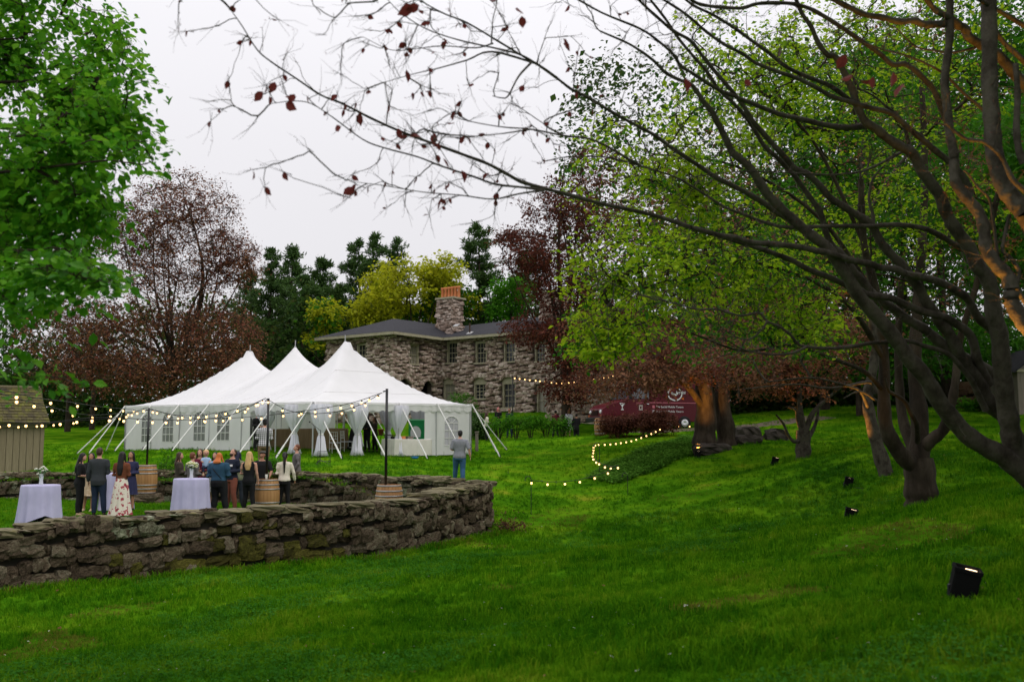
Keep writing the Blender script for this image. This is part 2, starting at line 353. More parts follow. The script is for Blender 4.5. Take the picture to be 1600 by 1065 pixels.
def fine_line(P, step=0.6):
    P = np.asarray(P); S = np.concatenate([[0], np.cumsum(np.linalg.norm(np.diff(P[:, :2], axis=0), axis=1))]); s = np.linspace(0, S[-1], int(S[-1] / step) + 2); return np.stack([np.interp(s, S, P[:, k]) for k in range(3)], 1)
M['petal'] = mat('clover_petal', [(.55, .55, .42), (.7, .68, .6)], rough=.8)
def build_grass():
    r = np.random.default_rng(3)
    # rings of falling density over the lawn that the photograph shows
    P = []; S = []
    for y0, y1, dens, sc in ((3.2, 9, 330, 0.85), (9, 14, 200, 0.95), (14, 22, 110, 1.1), (22, 34, 55, 1.35), (34, 50, 22, 1.7), (50, 62, 8, 2.0)):
        xm0, xm1 = -0.56 * y1 - 4, 0.56 * y1 + 4; n = int((y1 - y0) * (xm1 - xm0) * dens)
        x = r.uniform(xm0, xm1, n); y = r.uniform(y0, y1, n); k = np.abs(x) < 0.56 * y + 4
        x, y = x[k], y[k]; P.append(np.stack([x, y], 1)); S.append(np.full(len(x), sc))
    P = np.vstack(P); S = np.concatenate(S)
    pit = np.vstack([offset_line(FRONT, -0.15), offset_line(BACK, -0.55)[::-1]])
    inside = in_poly(P[:, 0], P[:, 1], pit)
    z = ground_zs(P[:, 0], P[:, 1]); Q = np.c_[P, z]
    out = ~inside
    n1 = field_noise(P[:, 0], P[:, 1], 0.7, 5); n2 = field_noise(P[:, 0], P[:, 1], 2.2, 6)
    left = np.clip((-P[:, 0] + 1) / 4, 0, 1) * np.clip((14 - P[:, 1]) / 6, 0, 1)
    dry = (n1 + 0.35 * n2 + 0.6 * left > 0.55); clo = (n1 + 0.5 * n2 < -0.18) & (P[:, 1] < 36)
    size = S * (1 + 0.45 * n2) * r.uniform(0.55, 1.35, len(P))
    size = np.where(P[:, 1] > 30, size * 0.7, size)
    g = [tuft('grass_tuft', 10, 0.060 + .014 * s, 0.034, 0.0075, M['blade'], s, 0.95) for s in range(5)]
    scatter('grass', Q[out & ~dry], size[out & ~dry], g)
    d = [tuft('dry_grass_tuft', 10, 0.045, 0.035, 0.005, M['blade_dry'], s + 20, 1.0) for s in range(3)] + [tuft('short_grass_tuft', 10, 0.05, 0.03, 0.005, M['blade'], 31, 1.0)]
    scatter('dry_grass', Q[out & dry], size[out & dry], d)
    sel = out & clo & (r.random(len(P)) < 0.8)
    scatter('clover', Q[sel], size[sel], [leaf_tuft('clover_tuft', 10, 0.075, 0.05, 0.032, M['clover'], s + 40) for s in range(3)])
    sel = out & (r.random(len(P)) < 0.007)
    scatter('fallen_leaves', Q[sel] + [0, 0, .02], size[sel], [leaf_tuft('dead_leaf_tuft', 1, 0.02, 0.02, 0.05, M['litter'], s + 60) for s in range(4)])
    # pale petals and clover heads, and the longer grass the mower leaves along the wall foot
    sel = out & (r.random(len(P)) < 0.012) & (n2 > -.2)
    scatter('clover_heads', Q[sel] + [0, 0, .035], size[sel], [leaf_tuft('clover_head', 3, 0.012, 0.006, 0.016, M['petal'], s + 90) for s in range(3)])
    W = np.vstack([offset_line(fine_line(FRONT, .05), -d) for d in (.30, .38, .47)]); W = W + r.normal(0, .05, W.shape); k = r.random(len(W)) < .75; W = W[k]
    scatter('wall_foot_grass', np.c_[W, ground_zs(W[:, 0], W[:, 1])], r.uniform(.9, 2.3, len(W)), [tuft('long_tuft', 11, 0.085, 0.035, 0.008, M['blade'], s + 95, .8) for s in range(3)] + [tuft('long_dry_tuft', 10, 0.07, 0.035, 0.008, M['blade_dry'], 99, .9)])
    # sunken lawn inside the walls
    n = 26000; x = r.uniform(-21, 0, n); y = r.uniform(14, 38, n); inn = np.vstack([offset_line(FRONT, 0.55), offset_line(BACK, -0.1)[::-1]]); k = in_poly(x, y, inn)
    scatter('sunken_grass', np.c_[x[k], y[k], np.full(k.sum(), PIT_Z)], r.uniform(.9, 1.7, k.sum()), [tuft('lawn_tuft', 11, 0.06, 0.04, 0.006, M['blade'], s + 70, 0.9) for s in range(3)])
build_grass()

def ribbon(name, L, w0, w1, m, lift=.012, seed=0, kind='structure'):
    """A strip of ground along the plan line L, between the offsets w0 and w1, with a ragged edge."""
    r = np.random.default_rng(seed); L = np.asarray(L, float)[:, :2]; S = np.concatenate([[0], np.cumsum(np.linalg.norm(np.diff(L, axis=0), axis=1))]); s = np.linspace(0, S[-1], int(S[-1] / .25) + 2); Q = np.stack([np.interp(s, S, L[:, k]) for k in (0, 1)], 1)
    e0 = offset_line(Q, w0) + r.normal(0, .05, Q.shape); e1 = offset_line(Q, w1) + r.normal(0, .06, Q.shape); n = 5
    G_ = np.stack([e0 + (e1 - e0) * f for f in np.linspace(0, 1, n)], 1); z = ground_zs(G_[..., 0].ravel(), G_[..., 1].ravel()).reshape(G_.shape[:2]) + lift
    z[:, 0] -= .05; z[:, -1] -= .05
    o = MB().grid(np.concatenate([G_, z[..., None]], 2)).build(name, m, smooth=True); return tag(o, kind=kind)
ribbon('wall_foot_soil', FRONT, .25, -.30, M['soil'], seed=1)
ribbon('shrub_bed', [on_ground(770, 690, 57), on_ground(830, 690, 57), on_ground(900, 690, 58)], -.9, .9, M['soil'], seed=2)
M['drive'] = mat('gravel_drive', [(.085, .06, .042), (.15, .11, .08), (.20, .155, .115)], scale=6, rough=.95, bump=.5)
ribbon('gravel_drive', [on_ground(905, 690, 57), on_ground(960, 688, 53), on_ground(1020, 684, 51.5), on_ground(1120, 676, 52), on_ground(1300, 655, 56)], -1.1, 2.6, M['drive'], seed=3)
# ------------------------------------------------------------ stones and dry stone walls
def stone_mesh(name, m, seed, round_=0.35, rough=0.10, n=3):
    r = np.random.default_rng(seed); idx = {}; V = []; Q = []
    def vid(p):
        k = tuple(p)
        if k not in idx: idx[k] = len(V); V.append(p)
        return idx[k]
    for ax in range(3):
        for sg in (0, n):
            for i in range(n):
                for j in range(n):
                    c = []
                    for di, dj in ((0, 0), (1, 0), (1, 1), (0, 1)):
                        p = [0, 0, 0]; p[ax] = sg; p[(ax + 1) % 3] = i + di; p[(ax + 2) % 3] = j + dj; c.append(vid(tuple(p)))
                    Q.append(c if sg else c[::-1])
    P = np.array(V, float) / n * 2 - 1
    S = P / np.linalg.norm(P, axis=1)[:, None] * 1.15
    P = P * (1 - round_) + S * round_
    P += r.normal(0, rough, P.shape)
    sh = r.uniform(-.10, .10, 2); P[:, 0] += P[:, 2] * sh[0]; P[:, 2] += P[:, 0] * sh[1] * .5
    return np_mesh(name, P * 0.5, [Q], m)
ISL = {}
def stone_mat(name, cols, pos, scale=9):
    """One colour per stone over rough, speckled rock; a twin for joined stones."""
    kw = dict(scale=scale, rough=0.95, bump=1.0, bscale=26, spec=.12, pos=pos, detail=9.0)
    m = mat(name, cols, obj_rand=.38, **kw); ISL[m.name] = mat(name + '_joined', cols, island=True, obj_rand=.38, **kw); return m
M['stone'] = stone_mat('field_stone', [(0.010, 0.007, 0.004), (0.045, 0.033, 0.021), (0.110, 0.082, 0.054), (0.19, 0.170, 0.115), (0.40, 0.39, 0.30)], [0, .3, .55, .8, 1])
M['lichen_stone'] = stone_mat('lichen_stone', [(0.016, 0.012, 0.007), (0.055, 0.047, 0.029), (0.12, 0.118, 0.075), (0.27, 0.285, 0.195), (0.50, 0.51, 0.40)], [0, .3, .52, .75, 1], 11)
M['moss_stone'] = stone_mat('moss_stone', [(0.010, 0.008, 0.004), (0.034, 0.028, 0.010), (0.066, 0.062, 0.013), (0.125, 0.115, 0.022), (0.22, 0.20, 0.06)], [0, .3, .55, .8, 1])
M['cap_stone'] = mat('cap_stone', [(0.045, 0.036, 0.022), (0.115, 0.098, 0.055), (0.20, 0.175, 0.105), (0.15, 0.13, 0.030)], scale=3.0, rough=0.95, bump=0.9, bscale=18, obj_rand=0.3, spec=0.2)
M['mortar'] = mat('wall_core', [(0.020, 0.017, 0.013), (0.05, 0.042, 0.033)], scale=4, rough=0.95, bump=0.6)
STONE_V = {k: [stone_mesh('stone', M[k], 100 + 7 * i + len(k), round_=random.uniform(.35, .65), rough=.115) for i in range(12)] for k in ('stone', 'lichen_stone', 'moss_stone')}
CAP_V = [stone_mesh('cap_stone', M['cap_stone'], 300 + i, round_=0.25, rough=0.08) for i in range(8)]

def lay_stones(P, zb, zt, width, height, seed, jit=0.2, rows=None):
    """Rubble coursing over a face: list of (point on the face, tangent, width, height)."""
    r = random.Random(seed); P = np.asarray(P, float)[:, :2]; seg = np.linalg.norm(np.diff(P, axis=0), axis=1); S = np.concatenate([[0], np.cumsum(seg)]); Lg = S[-1]
    pos = lambda s: np.array([np.interp(s, S, P[:, 0]), np.interp(s, S, P[:, 1])])
    H = np.mean([zt(s) - zb(s) for s in np.linspace(0, Lg, 9)]); n = rows or max(2, round(H / height))
    e = np.cumsum([r.uniform(.7, 1.3) * (1.25 - 0.5 * k / n) for k in range(n)]); e = np.concatenate([[0], e / e[-1]])
    out = []
    for k in range(n):
        s = -r.uniform(0, width)
        while s < Lg:
            wd = width * r.choice((0.5, .7, .8, .95, 1.1, 1.3, 1.7)) * (1.2 - .4 * k / n); c = s + wd / 2
            if c > Lg: break
            cc = max(0.02, c); b, t = zb(cc), zt(cc); f0, f1 = e[k], e[k + 1]
            ph = 0.45 / n * math.sin(c * 2.3 + k * 2.1 + seed); f0 += ph if k else 0; f1 += ph if k < n - 1 else 0
            if k < n - 1 and r.random() < .16: f1 += .55 / n
            z0, z1 = b + (t - b) * f0, b + (t - b) * f1
            d = pos(min(Lg, cc + .05)) - pos(max(0, cc - .05)); d /= np.linalg.norm(d) + 1e-9
            out.append((np.array([*pos(cc), (z0 + z1) / 2 + r.uniform(-.02, .02)]), d, wd, z1 - z0)); s += wd * 0.97
    return out
def set_stones(root, L, depth, out_side, pick, seed, limit=300, proud=0.0, name='stone', tilt=0.10, order=None, stuff_name='small_stones'):
    """The largest stones become parts of root, the rest one joined part."""
    r = random.Random(seed); L = sorted(L, key=order or (lambda q: -q[2] * q[3] / (q[0][1] ** 2)))
    mb_v = []; mb_q = []; nv = 0; mats = []; mi = []
    for i, (c, d, w_, h_) in enumerate(L):
        me = pick(c, r); nx = np.array([-d[1], d[0]]) * out_side
        Mx = Matrix(((d[0], nx[0], 0, 0), (d[1], nx[1], 0, 0), (0, 0, 1, 0), (0, 0, 0, 1)))
        loc = np.array([*(c[:2] + nx * (proud + r.uniform(-.05, .05))), c[2]])
        flip = r.choice((1, -1))
        Mt = Matrix.Translation(loc) @ Mx @ Euler((r.uniform(-tilt, tilt), r.uniform(-tilt, tilt) * 1.4, r.uniform(-tilt, tilt))).to_matrix().to_4x4() @ Matrix.Diagonal((w_ * 1.10 * flip, depth * r.uniform(.8, 1.2) * flip, h_ * 1.13, 1))
        if i < limit:
            o = bpy.data.objects.new(name, me); COL.objects.link(o); o.parent = root; o.matrix_parent_inverse = wm(root).inverted(); o.matrix_basis = Mt
        else:
            n = len(me.vertices); V = np.empty(n * 3, np.float32); me.vertices.foreach_get('co', V); V = V.reshape(-1, 3) @ np.array(Mt)[:3, :3].T + np.array(Mt)[:3, 3]
            Q = np.empty(len(me.loops), np.int32); me.loops.foreach_get('vertex_index', Q); mb_v.append(V); mb_q.append(Q.reshape(-1, 4) + nv); nv += n
            m = ISL.get(me.materials[0].name, me.materials[0])
            if m not in mats: mats.append(m)
            mi += [mats.index(m)] * (len(Q) // 4)
    if mb_v: tag(np_obj(stuff_name, np.vstack(mb_v), [np.vstack(mb_q)], mats, root, midx=mi), kind='stuff')

def arc(P):
    P = np.asarray(P)[:, :2]; return np.concatenate([[0], np.cumsum(np.linalg.norm(np.diff(P, axis=0), axis=1))])
def wall_core(P, side, thick, zb, zt, name, root):
    S = arc(P); A = offset_line(P, 0.10 * side); B = offset_line(P, (thick - .06) * side); V = []; n = len(P)
    for i in range(n):
        b, t = zb(S[i]) - .25, zt(S[i]) - .05
        V += [(*A[i], b), (*A[i], t), (*B[i], t), (*B[i], b)]
    Q = [(i * 4 + k, i * 4 + (k + 1) % 4, i * 4 + 4 + (k + 1) % 4, i * 4 + 4 + k) for i in range(n - 1) for k in range(4)] + [(0, 3, 2, 1), (n * 4 - 4, n * 4 - 3, n * 4 - 2, n * 4 - 1)]
    np_obj(name, V, [Q], M['mortar'], root)
def lay_caps(P, zt, thick, side, width, seed):
    r = random.Random(seed); S = arc(P); C = offset_line(P, thick / 2 * side); out = []; s = 0.0
    while s < S[-1] - .1:
        wd = width * r.uniform(.6, 1.5); c = min(s + wd / 2, S[-1]); p = np.array([np.interp(c, S, C[:, 0]), np.interp(c, S, C[:, 1]), zt(c) - .07 + r.uniform(-.03, .03)])
        q = np.array([np.interp(min(S[-1], c + .1), S, C[:, k]) for k in (0, 1)]) - np.array([np.interp(max(0, c - .1), S, C[:, k]) for k in (0, 1)]); q /= np.linalg.norm(q)
        out.append((p, q, wd * .98, 0.10 * r.uniform(.8, 1.4))); s += wd
    return out
def build_pit_walls():
    F = fine_line(FRONT); S = arc(F); zt = lambda s: float(np.interp(s, S, F[:, 2])) + 0.045 * math.sin(s * 2.1) * math.sin(s * .83 + 1); zs = ground_zs(F[:, 0], F[:, 1]); zb = lambda s: float(np.interp(s, S, zs)) - .12
    root = thing('stone_wall', 'long dry stone retaining wall with lichen and moss in front of the cocktail tables', 'stone wall', F[len(F) // 2])
    wall_core(F, 1, 0.6, zb, zt, 'wall_core', root)
    def pick(c, r):
        k = math.sin(c[0] * .9 + 1) + math.sin(c[0] * 2.3) * .6 + (c[2] + 1.9) * 1.2 + r.uniform(-.8, .8)
        q = math.sin(c[0] * .7 - 1) - (c[2] + 2.2) * 1.3 + r.uniform(-1, .7)
        return r.choice(STONE_V['lichen_stone' if k > 1.55 else 'moss_stone' if q > .55 else 'stone'])
    L = lay_stones(F, zb, lambda s: zt(s) - .05, 0.235, 0.165, 11)
    set_stones(root, L, 0.30, -1, pick, 5, limit=262, proud=-.10)
    set_stones(root, lay_caps(F, zt, 0.62, 1, 0.5, 3), 0.66, 1, lambda c, r: r.choice(CAP_V), 6, name='cap_stone', tilt=.028)
    B = fine_line(BACK); Sb = arc(B); zt2 = lambda s: float(np.interp(s, Sb, B[:, 2])) + 0.03 * math.sin(s * 2.4)
    root = thing('stone_wall', 'low dark stone wall at the back of the sunken lawn behind the barrels', 'stone wall', B[len(B) // 2])
    wall_core(B, 1, 0.55, lambda s: PIT_Z - .1, zt2, 'wall_core', root)
    L = lay_stones(B, lambda s: PIT_Z - .08, lambda s: zt2(s) - .04, 0.25, 0.16, 12)
    def pick2(c, r): return r.choice(STONE_V['lichen_stone' if r.random() < .12 else 'stone'])
    set_stones(root, L, 0.26, -1, pick2, 8, limit=255, proud=-.08)
    set_stones(root, lay_caps(B, zt2, 0.55, 1, 0.5, 4), 0.58, 1, lambda c, r: r.choice(CAP_V), 9, name='cap_stone', tilt=.028)
build_pit_walls()
# ------------------------------------------------------------ stone house
M['roof'] = mat('slate_roof', [(0.012, 0.012, 0.016), (0.022, 0.022, 0.028), (0.034, 0.033, 0.04)], scale=6, rough=0.85, bump=0.4, stretch=(1, 1, 3))
M['trim'] = mat('olive_cream_trim', [(0.30, 0.27, 0.18), (0.40, 0.37, 0.26)], scale=3, rough=0.6)
M['pane'] = mat('window_glass', [(0.012, 0.015, 0.017), (0.03, 0.034, 0.036)], scale=1.5, rough=0.12, spec=0.6)
M['pane_curtain'] = mat('curtained_glass', [(0.20, 0.185, 0.14), (0.28, 0.26, 0.21)], scale=3, rough=0.25, stretch=(6, 6, .5), spec=0.5)
M['dark_wood'] = mat('dark_timber', [(0.03, 0.016, 0.009), (0.07, 0.036, 0.018)], scale=5, rough=0.6)
M['terracotta'] = mat('terracotta', [(0.50, 0.16, 0.06), (0.62, 0.24, 0.10)], scale=5, rough=0.8)
M['metal'] = mat('galvanised_metal', [(0.5, 0.5, 0.5), (0.65, 0.65, 0.66)], scale=6, rough=0.4, metallic=0.4)
_hc = [(0.095, 0.062, 0.047), (0.22, 0.158, 0.122), (0.36, 0.275, 0.225), (0.50, 0.405, 0.345), (0.63, 0.54, 0.475)]
M['house_stone'] = mat('house_stone', _hc, scale=5, rough=0.9, bump=0.8, bscale=14, obj_rand=0.65, spec=0.15)
M['house_stone_isl'] = mat('house_stone_small', _hc, scale=1.5, rough=0.9, bump=0.8, bscale=14, island=True, obj_rand=0.65, spec=0.15); ISL['house_stone'] = M['house_stone_isl']
M['house_core'] = mat('house_mortar', [(0.07, 0.053, 0.043), (0.14, 0.11, 0.09)], scale=4, rough=0.95)
HS_V = [stone_mesh('stone', M['house_stone'], 500 + i, round_=random.uniform(.5, .75), n=2, rough=.10) for i in range(10)]
HS_S = [stone_mesh('stone', M['house_stone_isl'], 520 + i, round_=random.uniform(.5, .75), n=2, rough=.10) for i in range(10)]

EAVE = 7.85; HB = 1.6
h_in = np.array([-5.37, 76.0]); u_ = np.array([0.81, -0.588]); u_ /= np.linalg.norm(u_)        # along the long front, towards its right end
n_ = np.array([u_[1], -u_[0]])                                                             # out of the front, towards the lawn
h_c = h_in + n_ * 5.5                                                                      # near corner of the projecting block
h_l = h_c - u_ * 6.6
h_r = h_in + u_ * 11.4                                                                     # where the right bay starts
h_b = h_r + n_ * 2.2; h_e = h_b + u_ * 7.5

def build_house():
    root = thing('stone_house', 'long two storey fieldstone house with a dark hipped roof and orange chimney pots', 'house', (*h_in, HB))
    back = -n_ * 9.0
    fp = [h_l, h_c, h_in, h_r, h_b, h_e]                        # the front line, left to right
    z0, z1 = HB - 1.5, EAVE - .05
    openings = {}                                               # per face: (s along the face, half width, z bottom, z top, arch)
    def px_s(a, b, u):                                          # where the ray of column u meets the face
        k = (u - CX) / F_PX; d = b - a; t = (k * a[1] - a[0]) / (d[0] - k * d[1]); return t * np.linalg.norm(d)
    def zpx(v, Y): return at(800, v, Y)[2]
    faces = list(zip(fp[:-1], fp[1:])); mids = [(a + b) / 2 for a, b in faces]
    Lw = [('sash', 0, 563.5, 0.58, 536, 573, 0, 'dark'), ('sash', 1, 648, 0.58, 537, 570, 0, 'curtain'), ('arch', 1, 631, 0.72, 591, 640, .45, ''), ('arch', 1, 668, 0.62, 594, 640, .45, ''),
          ('sash', 2, 705, 0.55, 533, 568, 0, 'dark'), ('sash', 2, 750, 0.55, 533, 568, 0, 'dark'), ('sash', 2, 795, 0.55, 533, 566, 0, 'dark'), ('sash', 2, 843, 0.5, 534, 566, 0, 'dark'),
          ('door', 2, 701, 0.62, 590, 627, .25, 'curtain'), ('case', 2, 749, 0.62, 589, 624, .3, 'dark'), ('tall', 2, 794, 0.62, 588, 638, .3, 'dark'), ('door', 2, 846, 0.5, 602, 648, 0, 'curtain'),
          ('sash', 4, 905, .55, 530, 562, 0, 'dark'), ('case', 4, 912, .6, 590, 622, .3, 'dark'), ('sash', 4, 960, .55, 528, 562, 0, 'dark')]
    stones = []
    for fi, (a, b) in enumerate(faces):
        d = (b - a) / np.linalg.norm(b - a); nn = np.array([d[1], -d[0]]); Lf = np.linalg.norm(b - a)
        ops = []
        for kind, f, u, hw, v0, v1, ar, fill in Lw:
            if f != fi: continue
            s = px_s(a, b, u); p = a + d * s; ops.append((kind, s, hw, zpx(v1, p[1]), zpx(v0, p[1]), ar, fill))
        # wall behind the stones, in strips between the openings, so that every opening is a real recess
        cuts = sorted({0.0, Lf} | {max(0, o[1] - o[2]) for o in ops} | {min(Lf, o[1] + o[2]) for o in ops}); mb = MB()
        for s0, s1 in zip(cuts[:-1], cuts[1:]):
            m_ = (s0 + s1) / 2; bl = sorted((o[3], o[4]) for o in ops if abs(o[1] - m_) < o[2]); z = z0
            for q0, q1 in bl + [(z1, z1)]:
                if q0 > z + .01:
                    P = a + d * m_ - nn * .35; R = Matrix(((d[0], nn[0], 0), (d[1], nn[1], 0), (0, 0, 1)))
                    mb.box((*P, (z + q0) / 2), (s1 - s0, .5, q0 - z), rot=R)
                z = max(z, q1)
        mb.build('wall', M['house_core'], root, world=True)
        ext = .09
        A3 = np.array([[*(a - d * (ext if fi in (0, 1, 4) else -.05)), 0], [*(b + d * (ext if fi in (0, 3, 4) else -.05)), 0]])
        for q in lay_stones(A3[:, :2] - nn * .03, lambda s: z0, lambda s: z1, .29, .175, 40 + fi):
            s = np.dot(q[0][:2] - a, d); hit = False
            for o in ops:
                zt_ = o[4] - (o[5] * ((s - o[1]) / o[2]) ** 2 if o[5] else 0)
                if abs(s - o[1]) < o[2] + q[2] * .35 and o[3] - q[3] * .3 < q[0][2] < zt_ + q[3] * .3: hit = True
            if not hit: stones.append(q)
        for kind, s, hw, q0, q1, ar, fill in ops:
            P = a + d * s; e3 = np.array([*d, 0]); n3 = np.array([*nn, 0]); c3 = lambda x, z, o: np.array([*(P + d * x + nn * o), z])
            depth = -.22; gm = M['pane_curtain'] if fill == 'curtain' else M['pane']
            if ar:                                              # voussoirs over the arch
                for k in range(9):
                    t = -1 + 2 * (k + .5) / 9; zz = q1 - ar * t * t; stones.append((np.array([*(P + d * t * hw * 1.12 - nn * .03), zz + .15]), d, .2, .34))
            if kind == 'arch':
                mb = MB(); mb.box(c3(0, (q0 + q1) / 2, -1.6), (hw * 2 + .2, .1, q1 - q0), rot=Matrix(((d[0], nn[0], 0), (d[1], nn[1], 0), (0, 0, 1)))); mb.build('door', M['dark_wood'], root, world=True); continue
            f = MB(); top = q1 - (ar * .4 if ar else 0)
            f.frame_box(c3(-hw + .06, q0, depth), c3(-hw + .06, top, depth), n3, .13, .16); f.frame_box(c3(hw - .06, q0, depth), c3(hw - .06, top, depth), n3, .13, .16)
            if ar:
                ts = np.linspace(-1, 1, 9); poly = [(t * hw, q1 - .0 - ar * t * t) for t in ts] + [(hw, top - ar - .12), (-hw, top - ar - .12)]
                f.prism([(x, z) for x, z in poly], np.array([*(P + nn * depth), 0]), e3, (0, 0, 1), n3, .10)
            else: f.frame_box(c3(-hw, q1 - .06, depth), c3(hw, q1 - .06, depth), n3, .16, .13)
            fr = f.build('door_frame' if kind == 'door' else 'window', M['trim'], root, world=True)
            if kind != 'door': MB().frame_box(c3(-hw - .05, q0 + .03, depth + .12), c3(hw + .05, q0 + .03, depth + .12), (0, 0, 1), .3, .1).build('sill', M['trim'], fr, world=True)
            sh = MB(); sx0, sx1 = -hw + .12, hw - .12; zt_ = (top - ar - .1) if ar else q1 - .12; zb_ = q0 + .08
            for x in (sx0, sx1): sh.frame_box(c3(x, zb_, depth - .04), c3(x, zt_, depth - .04), n3, .06, .05)
            for z in (zb_, (zb_ + zt_) / 2, zt_): sh.frame_box(c3(sx0, z, depth - .03), c3(sx1, z, depth - .03), n3, .05, .06)
            nb, nr = (2, 4) if kind in ('sash', 'tall', 'case') else (1, 1)
            for k in range(1, nb + 1):
                x = sx0 + (sx1 - sx0) * k / (nb + 1); sh.frame_box(c3(x, zb_, depth - .045), c3(x, zt_, depth - .045), n3, .03 if kind != 'case' or k != 1 else .05, .03)
            for k in range(1, nr): z = zb_ + (zt_ - zb_) * k / nr; sh.frame_box(c3(sx0, z, depth - .05), c3(sx1, z, depth - .05), n3, .03, .028)
            sh.build('sash', M['trim'], fr, world=True)
            g = MB(); g.box(c3(0, (zb_ + zt_) / 2, depth - .09), (sx1 - sx0, .02, zt_ - zb_), rot=Matrix(((d[0], nn[0], 0), (d[1], nn[1], 0), (0, 0, 1)))); g.build('pane', gm, fr, world=True)
    # back walls close the volume
    mb = MB()
    bl = [h_l, h_l + back * .9, h_e + back, h_e]
    for a, b in zip(bl[:-1], bl[1:]):
        d = (b - a) / np.linalg.norm(b - a); mb.frame_box(np.array([*a, (z0 + z1) / 2]), np.array([*b, (z0 + z1) / 2]), (0, 0, 1), .4, z1 - z0)
    mb.build('rear_wall', M['house_core'], root, world=True)
    set_stones(root, [q for q in stones], .30, -1, lambda c, r: r.choice(HS_V), 21, limit=0 or 300, proud=.05, order=lambda q: -q[2] * q[3] / q[0][1] ** 2, stuff_name='small_stones')
    # roof: hipped block on the left, long hipped wing to the right, both with deep eaves
    ov = .75
    def P3(p, z): return (float(p[0]), float(p[1]), z)
    mbr = MB()
    e1, e2, e3, e4 = h_l - u_ * ov + n_ * ov, h_c + u_ * ov + n_ * ov, h_in + u_ * ov + n_ * ov, h_r + u_ * 3 + n_ * ov
    bk = h_l - u_ * ov + back * .9 - n_ * ov
    r1 = h_c - u_ * 2.9 - n_ * 3.2; r2 = h_in - u_ * 2.2 - n_ * 4.4; r3 = h_r + u_ * 1.0 - n_ * 4.4
    zR1, zR2, zR3 = EAVE + 1.55, EAVE + 1.5, EAVE + 1.85
    b4 = e4 + back - n_ * ov
    V = [P3(e1, EAVE), P3(e2, EAVE), P3(e3, EAVE), P3(e4, EAVE), P3(b4, EAVE), P3(bk, EAVE), P3(r1, zR1), P3(r2, zR2), P3(r3, zR3)]
    T = [(0, 1, 6), (1, 2, 7), (1, 7, 6), (2, 3, 8), (2, 8, 7), (3, 4, 8), (4, 5, 7), (4, 7, 8), (5, 0, 6), (5, 6, 7)]
    V2 = [(x, y, z - .04) for x, y, z in V[:6]]
    mbr.add(V, tris=T); mbr.add(V2, tris=[(0, 5, 1), (1, 5, 2), (2, 5, 4), (2, 4, 3)])
    rf = mbr.build('roof', M['roof'], root, world=True)
    fa = MB()
    for a, b in ((e1, e2), (e2, e3), (e3, e4), (bk, e1)): fa.frame_box(np.array([*a, EAVE - .12]), np.array([*b, EAVE - .12]), (0, 0, 1), .08, .2)
    fa.build('fascia', M['trim'], rf, world=True)
    # right bay with its own roof, mostly behind the copper beech
    e5, e6 = h_b + n_ * ov - u_ * ov, h_e + n_ * ov + u_ * ov; q5, q6 = e5 + back, e6 + back; r5 = (e5 + e6) / 2 + back * .15 + n_ * .2; r6 = (e5 + e6) / 2 + back * .8
    MB().add([P3(e5, EAVE + .1), P3(e6, EAVE + .1), P3(q6, EAVE + .1), P3(q5, EAVE + .1), P3(r5 - n_ * 3, EAVE + 1.5), P3(r6, EAVE + 1.5)], tris=[(0, 1, 4), (1, 2, 5), (1, 5, 4), (2, 3, 5), (3, 0, 4), (3, 4, 5)]).build('bay_roof', M['roof'], root, world=True)
    # chimneys
    def chimney(c, sx, sy, z0, z1, pots, seed):
        R = Matrix(((u_[0], n_[0], 0), (u_[1], n_[1], 0), (0, 0, 1)))
        ch = MB().box((*c, (z0 + z1) / 2), (sx - .1, sy - .1, z1 - z0), rot=R).build('chimney', M['house_core'], root, world=True)
        cs = [c + u_ * x * sx / 2 + n_ * y * sy / 2 for x, y in ((-1, 1), (1, 1), (1, -1), (-1, -1), (-1, 1))]
        Ls = []
        for k in range(4):
            if k == 1 or k == 0 or k == 3: Ls += [q for q in lay_stones(np.array([cs[k], cs[k + 1]]), lambda s: z0 + .05, lambda s: z1 - .03, .30, .15, seed + k)]
        set_stones(ch, Ls, .16, -1, lambda c_, r: r.choice(HS_S), seed, limit=0, proud=-.02, stuff_name='chimney_stones')
        MB().box((*c, z1 + .06), (sx + .3, sy + .3, .14), rot=R).build('chimney_cap', M['trim'], ch, world=True)
        for k in range(pots):
            p = c + u_ * (k - (pots - 1) / 2) * .33
            MB().lathe([(.13, z1 + .12), (.12, z1 + .25), (.105, z1 + .85), (.14, z1 + .9), (.14, z1 + 1.02), (.10, z1 + 1.02), (.10, z1 + .8)], 10, (p[0], p[1], 0)).build('chimney_pot', M['terracotta'], ch, smooth=True, world=True)
    pc = at(704, 480, 77.5); chimney(pc[:2], 1.6, 1.25, EAVE + .2, at(704, 467, 77)[2], 6, 71)
    pc = at(868, 480, 73); chimney(pc[:2], 1.8, 1.3, EAVE + .4, at(868, 457, 73)[2], 0, 81)
    # flashings, vent pipe
    for u, v, h in ((713, 508, 0), (734, 520, .75)):
        p = at(u, v, 74.2); q = MB().box(p, (.42, .42, .05), rot=(.45, 0, -.6)); q.build('roof_flashing', M['metal'], rf, world=True)
        if h: MB().tube([p, p + [0, 0, h]], .06, 8).build('vent_pipe', M['dark_wood'], rf, world=True)
build_house()

